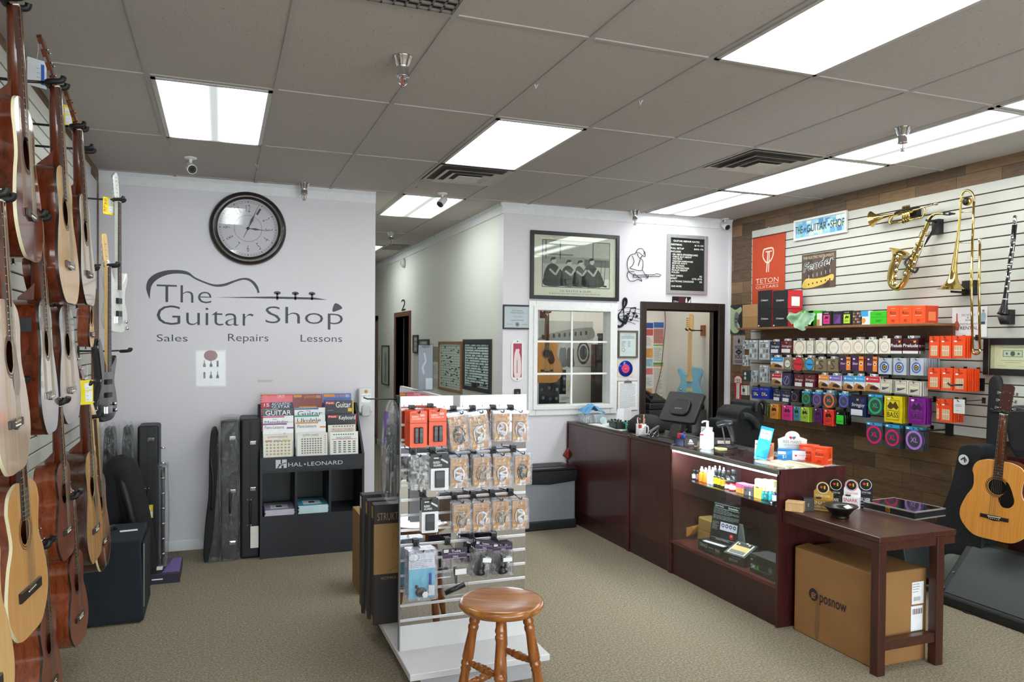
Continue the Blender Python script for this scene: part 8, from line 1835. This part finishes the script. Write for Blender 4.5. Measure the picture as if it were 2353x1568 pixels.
CP = [('orange twin reed case card, left on the stand',kc2(508,530,750,1048),'o',6),('orange twin reed case card, right on the stand',kc2(780,505,1028,1025),'o',6),
 ('kraft-backed clear pack, first in the top row',kc2(1090,540,1385,1095),'v',4,'VIOLIN',-7),('kraft-backed clear pack, second in the top row',kc2(1375,530,1665,1080),'v',3,'STRAP',-7),('clear pack with a black cord, third in the top row',kc2(1690,520,1948,962),'v',3,''),('pale clear pack, last in the top row',kc2(1955,520,2198,966),'v',2,''),
 ('cloudy bag of small pale parts',(941,1046,986,1126),'c',2),('black topped reed case card in the second row',(990,1046,1031,1127),'b',3),('clear pack first in the second row',(1033,1046,1076,1122),'v',3,''),('clear pack second in the second row',(1086,1045,1128,1121),'v',3,'ADAPTER'),('clear pack third in the second row',(1133,1043,1175,1119),'v',2,''),('clear pack last in the second row',(1181,1040,1221,1115),'v',2,'OBOE'),
 ('black topped reed case card in the third row',(969,1147,1007,1225),'b',3),('kraft clear pack first in the third row',(1040,1152,1083,1226),'v',3,'SOPRANO'),('kraft clear pack second in the third row',(1085,1149,1127,1223),'v',2,'SOPRANO'),('kraft clear pack third in the third row',(1130,1146,1172,1219),'v',2,'FLUTE'),('kraft clear pack last in the third row',(1175,1143,1214,1216),'v',2,'FLUTE'),
 ('large clear bag with a light blue care kit',(937,1264,1004,1378),'k',4),('clear pouch with a long black part and purple header',(1016,1260,1074,1367),'p',1,'Tuba'),('clear pouch tilted under a purple header',(1080,1245,1124,1327),'q',3,'Trombone',9),('clear pouch with a black mouthpiece bag at the right',(1132,1249,1178,1322),'q',4,'Trumpet')]
for a in CP: cpack(*a[:4],**({'word': a[4]} if len(a) > 4 else {}),**({'tilt': a[5]} if len(a) > 5 else {}))
# clear sign holder on top of the cross panel
q = thing('sign_holder','clear acrylic holder with a grey flyer standing on top of the stand','sign holder',(1.075,4.2,PZ1+.001),R(14));zh = aY(975,790,4.2).z-PZ1
B(clear('#f4f6f8',.0,.02)).box(-.07,-.004,0,.06,-.002,zh).box(-.07,-.03,0,.06,.03,.003).build('holder',q);B(mt('#9a9aa2',.5)).box(-.035,0,.004,.055,.002,zh-.01).build('flyer',q)
pr(q,.09,zh,(('r',.62,.02,1.1,.26,'#d4d4d8'),('t','NEW!',.35,.9,.9,.96,'#3a3a40'),('c',((.5,.35),(.4,.5),(.6,.62),(.5,.8)),.14,'#c4c4ca')),'flyer_print')
# red packs hanging on the side of the cross panel, bag with a folded stand, long hook
q = thing('accessory_pack','red pack hanging high on the hidden side of the stand','pack',(1.03,4.25,1.19),R(-90));B(mt('#c42a2a',.4)).box(-.12,0,0,.12,.012,.2).build('sleeve',q);pr(q,.24,.2,(('t','CLASSIC',.3,.82,.7,.92,'#f0e0d0'),('r',.75,.75,1,1,'#e8742a')),'cover_print')
q = thing('long_hook','long black display hook pointing left from the stand','hook',(PX0-.002,YP+.04,aY(905,918,YP+.04).z));xe = aY(836,916,YP+.04).x-PX0
B(DARK).tube([(0,0,0),(xe+.02,0,.004),(xe,0,.012)],.0035,6).build('prong',q);B(DARK).box(-.012,-.02,-.02,.0,.02,.02).build('back_clip',q)
zb0 = aY(900,1142,3.86).z;xa,_,xb,ztp = rY(884,925,921,1142,3.86)
q = thing('folded_stand','folded black stand in a clear bag hanging at the left edge of the display','stand',((xa+xb)/2-.005,3.86,zb0));w = xb-xa;h = ztp-zb0
b = B(mt('#15161a',.5));b.tube([(-w*.25,0,0),(-w*.2,0,h*.7)],.012,8).tube([(w*.2,.02,0),(w*.25,.02,h*.72)],.014,8).tube([(-w*.3,.03,0),(w*.1,.03,h*.7)],.008,8);b.build('legs',q);B(DARK).prism([(-w*.4,h*.66),(w*.42,h*.66),(w*.3,h*.76),(-w*.25,h*.76)],-.02,.04).build('head',q)
b = B(FILM);b.prism(curve([(-w*.5,0),(w*.45,-.01),(w*.5,h*.5),(w*.46,h*.8),(w*.2,h),(-w*.1,h*1.0),(-w*.4,h*.82),(-w*.55,h*.4)],5,True),-.035,.06,True);b.build('plastic_bag',q);B(mt('#5a2a8a',.5)).box(-w*.45,.02,h*.55,-w*.15,.022,h*.9).build('purple_card',q)
# tall cartons leaning on the stand
BK = mt('#2a2422',.5);KB = mt('#93703f',.7)
def tallbox(label,x0,y0,w,d,z,h,col,els=(),side=None,rz=0):
    q = thing('tall_carton',label,'carton',(x0+w/2,y0,z),R(rz));B(col).box(-w/2,0,0,w/2,d,h).build('carton',q,bev=.003,seg=1);pr(q,w,h,els)
    if side: b = B(mt(side,.6));b.T = Matrix.Translation((-w/2-.0005,d/2,0)) @ Matrix.Rotation(R(-90),4,'Z');b.rect(-d*.3,h*.88,d*.3,h*.98,-.0006).rect(-d*.35,.0,d*.35,h*.06,-.0006);b.build('tape',q)
p = aZ(858,1438,.145);h1 = aY(858,1162,p.y).z-.145
tallbox('tall black and tan stand carton with outlined lettering, front of the group',p.x,p.y,.20,.085,.1455,h1,BK,(('r',.0,.42,1,.84,'#a07a48'),('t','STRUKTURE',.1,.87,1.2 if 0 else .96,.93,'#b89468',-.012),('p',((.7,.845),(.73,.86),(.71,.875),(.75,.868),(.79,.875),(.77,.86),(.8,.845),(.75,.853)),'#8a6a44'),('t','SCMS2-BK',.2,.375,.85,.395,'#a8906c'),('l',((.5,.55),(.78,.52),(.7,.7),(.55,.75),(.5,.62)),.01,'#6a4e2a'),('l',((.4,.44),(.85,.5)),.012,'#6a4e2a')),'#a8875a')
tallbox('tall black carton directly behind the lettered one',p.x-.015,p.y+.10,.22,.085,.1455,h1+.005,BK,(),'#a8875a')
tallbox('tall black carton, rear of the dark group',p.x-.03,p.y+.20,.22,.08,.1455,h1+.02,BK,(),'#d8d4c8')
q0 = aZ(812,1343,0);tallbox('tan carton standing on the floor left of the dark cartons',q0.x,q0.y-.25,.12,.30,0,aY(815,1182,q0.y-.2).z,KB,(('r',.45,0,.5,1,'#7d5c34'),))

# ------------------------------------------------------------------ stool
r = thing('wooden_stool','turned oak bar stool in front of the mirrored display stand','stool',(1.117,3.02,0),R(-112))
OAKS = wood('#6e3814','#b87a3c',(1,.1,1),48,.28,.35);OAKL = wood('#64300f','#a8652c',(1,1,.1),60,.3,.35)
ZS2 = .615
B(OAKS).lathe([(0,ZS2-.045),(.15,ZS2-.045),(.17,ZS2-.038),(.182,ZS2-.022),(.182,ZS2-.014),(.174,ZS2-.003),(.16,ZS2),(.10,ZS2-.006),(0,ZS2-.01)],n=56).build('seat',r)
def turned(prof,a,c,name):
    a,c = Vector(a),Vector(c);b = B(OAKL);b.tube([a+(c-a)*t for t,_ in prof],[q for _,q in prof],18);b.build(name,r)
LP = [(0,.019),(.07,.020),(.09,.0235),(.10,.0235),(.12,.018),(.13,.0225),(.15,.0225),(.17,.019),(.30,.023),(.37,.0245),(.39,.019),(.40,.0245),(.42,.0245),(.435,.019),(.45,.0235),(.47,.019),(.6,.022),(.66,.0245),(.675,.019),(.69,.0245),(.71,.019),(.78,.0225),(.88,.021),(.95,.016),(1,.015)]
ft = []
for k in range(4):
    t = R(90*k);a = (.105*math.cos(t),.105*math.sin(t),ZS2-.04);c = (.205*math.cos(t),.205*math.sin(t),0.0);turned(LP,a,c,'leg');ft.append((Vector(a),Vector(c)))
SP = [(0,.010),(.12,.011),(.25,.015),(.3,.012),(.33,.0165),(.37,.0165),(.4,.012),(.43,.017),(.5,.0185),(.57,.017),(.6,.012),(.63,.0165),(.67,.0165),(.7,.012),(.75,.015),(.88,.011),(1,.010)]
for k in range(4):
    f = .40 if k % 2 else .58;A,C = ft[k],ft[(k+1) % 4];turned(SP,A[0]+(A[1]-A[0])*f,C[0]+(C[1]-C[0])*f,'stretcher')

# ------------------------------------------------------------------ right-hand floor corner and behind the counter
def sil(name,label,cat,pts,X,d,mat,part_='bag_body',n=5,bev=.02,crop=(1780,980,.375),plane='X',smooth=True):
    P_ = [(aX if plane == 'X' else aY)(crop[0]+x*crop[2],crop[1]+y*crop[2],X) for x,y in pts]
    if plane == 'X':
        c = sum(p.y for p in P_)/len(P_);z0 = max(0,min(p.z for p in P_));q = thing(name,label,cat,(X,c,z0),R(-90));o = [(c-p.y,max(0,p.z-z0)) for p in P_]
    else:
        c = sum(p.x for p in P_)/len(P_);z0 = max(0,min(p.z for p in P_));q = thing(name,label,cat,(c,X,z0));o = [(p.x-c,max(0,p.z-z0)) for p in P_]
    B(mat).prism(curve(o,n,True) if n else o,0,d,smooth).build(part_,q,bev=bev,seg=3)
    return q,(lambda pts: [((c-p.y,max(0,p.z-z0)) if plane == 'X' else (p.x-c,max(0,p.z-z0))) for p in [(aX if plane == 'X' else aY)(crop[0]+x*crop[2],crop[1]+y*crop[2],X) for x,y in pts]])
NYL = mt('#14171a',.75,0,.1,40,.3);GRY = mt('#8f9a92',.7,0,.06,30,.2)
q,f = sil('gig_bag','black gig bag with grey lower pocket and round white logo, leaning on the wood wall','bag',((1145,118),(1235,112),(1268,150),(1240,300),(1215,420),(1268,620),(1262,850),(1245,1000),(1200,1062),(1060,1075),(940,1010),(860,930),(920,800),(960,640),(1040,460),(1085,330),(1120,170)),4.72,.14,NYL)
b = B(GRY).flat(curve(f(((1030,1045),(1020,830),(1060,785),(1120,785),(1165,815),(1165,960),(1130,1035))),4,True),-.012);b.flat(curve(f(((880,900),(935,640),(962,640),(940,760),(905,880))),4,True),-.006);b.build('grey_pocket',q)
o = f(((1172,204),))[0];b = B(mt('#dcdfe0',.5)).disc(o[0],o[1],.035,-.0215,24,1.1).m(INK);b.line([(o[0]-.02,o[1]-.004),(o[0],o[1]+.012),(o[0]+.012,o[1]-.018)],.009,-.022).line([(o[0]+.004,o[1]+.02),(o[0]+.022,o[1]-.006)],.008,-.022);b.build('logo_patch',q)
sil('gig_bag','tall plain black bag hanging behind the natural guitar neck','bag',((1290,0),(1300,-180),(1310,-290),(1370,-300),(1385,-120),(1360,150),(1330,220),(1290,180)),4.93,.05,NYL)
q,f = sil('instrument_case','black oval case hung at the right photo edge behind the natural guitar','case',((1420,60),(1410,-60),(1440,-120),(1500,-120),(1580,-60),(1580,180),(1500,210),(1450,160)),4.86,.12,mt('#121317',.5));b = B(PAPER).flat(f(((1424,75),(1421,25),(1430,25),(1433,75))),-.021);b.build('label',q)
q = thing('wooden_cabinet','dark red-brown cabinet behind the natural guitar','cabinet',(4.93,3.16,0));B(MAHD).box(-.08,-.34,.02,.09,.34,.98).build('carcass',q,bev=.004);B(MAHD).box(-.085,-.345,0,.095,.345,.04).build('plinth',q);B(MAHD).box(-.095,-.35,.96,.095,.35,.985).build('top_board',q)
p = aX(2281,1241,4.62)
g = acoustic('natural dreadnought guitar with a black pickguard hanging at the right edge',tuple(p),R(-72),top=SPRUCED,body=MAHOGL,guard=mt('#12100f',.15),head=wood('#2a100c','#3e1812',(1,1,.1),40,.3),bind=CREAM,logo='Epiphone',sc=1.03,neck=NECKM,tilt=R(3.5))
zh = p.z+1.03*(.495*.285+.645)+.012
hanger('black hanger arm carrying the natural guitar at the right edge',0,p.y-.045,zh,XS-p.x+.005,XR,s=-1)
# wedge monitor
WY0,WY1 = 3.02,3.70
q = thing('floor_monitor','black wedge floor monitor at the lower right photo edge','speaker',(4.62,(WY0+WY1)/2,0),R(-90));hw = (WY1-WY0)/2
b = B(mt('#17181a',.6,0,.1,80,.2));sec = [(-.16,0),(.28,0),(.30,.30),(.14,.40),(-.17,.06)]
b.add([(-hw,y,z) for y,z in sec]+[(hw,y,z) for y,z in sec],[(4,3,2,1,0),(5,6,7,8,9)]+[(i,(i+1) % 5,5+(i+1) % 5,5+i) for i in range(5)]);b.build('cabinet',q,bev=.012)
b = B(mt('#3a3c40',.5,.3,.3,300));n_ = Vector((0,-.34,.31)).normalized()*.004
b.add([(x,y+n_.y,z+n_.z) for x,y,z in ((-hw+.05,-.15,.082),(hw-.05,-.15,.082),(hw-.05,.12,.378),(-hw+.05,.12,.378))],[(0,1,2,3)]);b.build('grille',q)
b = B(mt('#4a4c50',.4,.4));b.box(-hw+.0,-.165,.03,hw,-.155,.06)
for k in range(3): b.cyl((-hw+.03,-.13+.09*k,.10+.09*k),(-hw+.03,-.14+.09*k,.11+.09*k),.008,n=8)
b.build('trim_strip',q)
b = B(DARK).tube(curve([tuple(aZ(x,y,.006)) for x,y in ((2270,1385),(2215,1390),(2214,1405),(2245,1414),(2260,1420),(2300,1415),(2250,1398),(2245,1412),(2330,1425),(2353,1420))],6),.005,6);tag(b.build('power_cable'),'thin black cable looping over the carpet by the wedge monitor','cable')
q,f = sil('cloth_bundle','dark crumpled cloth bundle on the floor behind the side table','bundle',((430,640),(600,600),(760,640),(800,760),(810,860),(790,900),(430,860),(410,760)),4.35,.3,mt('#121a1a',.6,0,.2,14,.8),'cloth',bev=.05)
q.location.z = 0
q,f = sil('backpack','black backpack and jacket heaped on a chair behind the counter','backpack',((1240,640),(1380,600),(1420,450),(1560,330),(1690,320),(1720,240),(1830,200),(1920,300),(1960,560),(1930,760),(2010,860),(1960,1250),(1400,1250),(1260,1000)),5.25,.3,mt('#0f1113',.8,0,.15,40,.5),crop=(1540,900,.1105),plane='Y',bev=.04)
b = B(mt('#1d2426',.7));o = f(((1420,500),(1560,520),(1680,620),(1750,760)));b.tube(curve([(a,-.05,c) for a,c in o],5),.03,8);b.build('shoulder_strap',q)
b = B(DARK);o = f(((1720,420),(1730,260),(1820,190),(1910,270),(1900,480)));b.tube(curve([(a,-.04,c) for a,c in o],5),.018,8);b.build('top_loop',q)
q = thing('office_chair','dark chair behind the counter under the backpack','chair',(q.location.x+.02,5.40,0));zc_ = .46
B(BLACK).box(-.22,-.22,zc_-.05,.22,.22,zc_).build('seat',q,bev=.02)
for sx in (-.19,.19):
    for sy in (-.19,.19): B(DARK).cyl((sx,sy,0),(sx,sy,zc_-.05),.016,n=10).build('leg',q)
B(BLACK).box(-.21,.19,zc_,.21,.22,.95).build('backrest',q,bev=.01)
# humidifier beside the counter
xr_ = 3.085;Yh = 6.36;zt = aY(1325,1072,Yh).z;xl = 2.53
q = thing('humidifier','silver and black floor humidifier standing between the hall corner and the counter','appliance',((xl+xr_)/2,Yh,0));w = xr_-xl;dd = .30
B(mt('#8e8f98',.35,.4)).box(-w/2+.008,0,.06,w/2-.012,dd,zt-.09).build('front_cabinet',q,bev=.01);B(mt('#121317',.4)).box(-w/2,-.014,0,w/2,dd+.005,.085).build('base',q,bev=.012)
b = B(mt('#15161a',.3));b.add([(-w/2,-.012,zt-.14),(0,-.016,zt-.155),(w/2,-.012,zt-.13),(w/2,-.012,zt-.03),(-w/2,-.012,zt-.03),(-w/2,dd,zt-.14),(w/2,dd,zt-.14),(w/2,dd,zt-.03),(-w/2,dd,zt-.03)],[(0,1,2,3,4),(2,6,7,3),(5,0,4,8),(6,5,8,7),(0,5,6,2,1)]).box(-w/2+.005,-.006,zt-.03,w/2-.005,dd,zt-.004);b.build('top_housing',q,bev=.006);B(mt('#0c0d10',.5)).box(-w*.38,.06,zt-.004,w*.38,dd-.04,zt).build('vent_grille',q)
q = thing('wall_pouch','small red cloth pouch hanging behind the counter edge above the humidifier','pouch',aY(1300,1052,YB-.04));b = B(mt('#9a2a24',.7,0,.2,30,.4));b.T = Matrix.Rotation(R(35),4,'Y');b.box(-.035,-.02,0,.04,.02,.10);b.build('pouch',q,bev=.008);B(mt('#d8d4cc',.6)).tube([(.06,0,.08),(.05,.02,.17),(.06,.035,.21)],.003,6).build('strap',q)
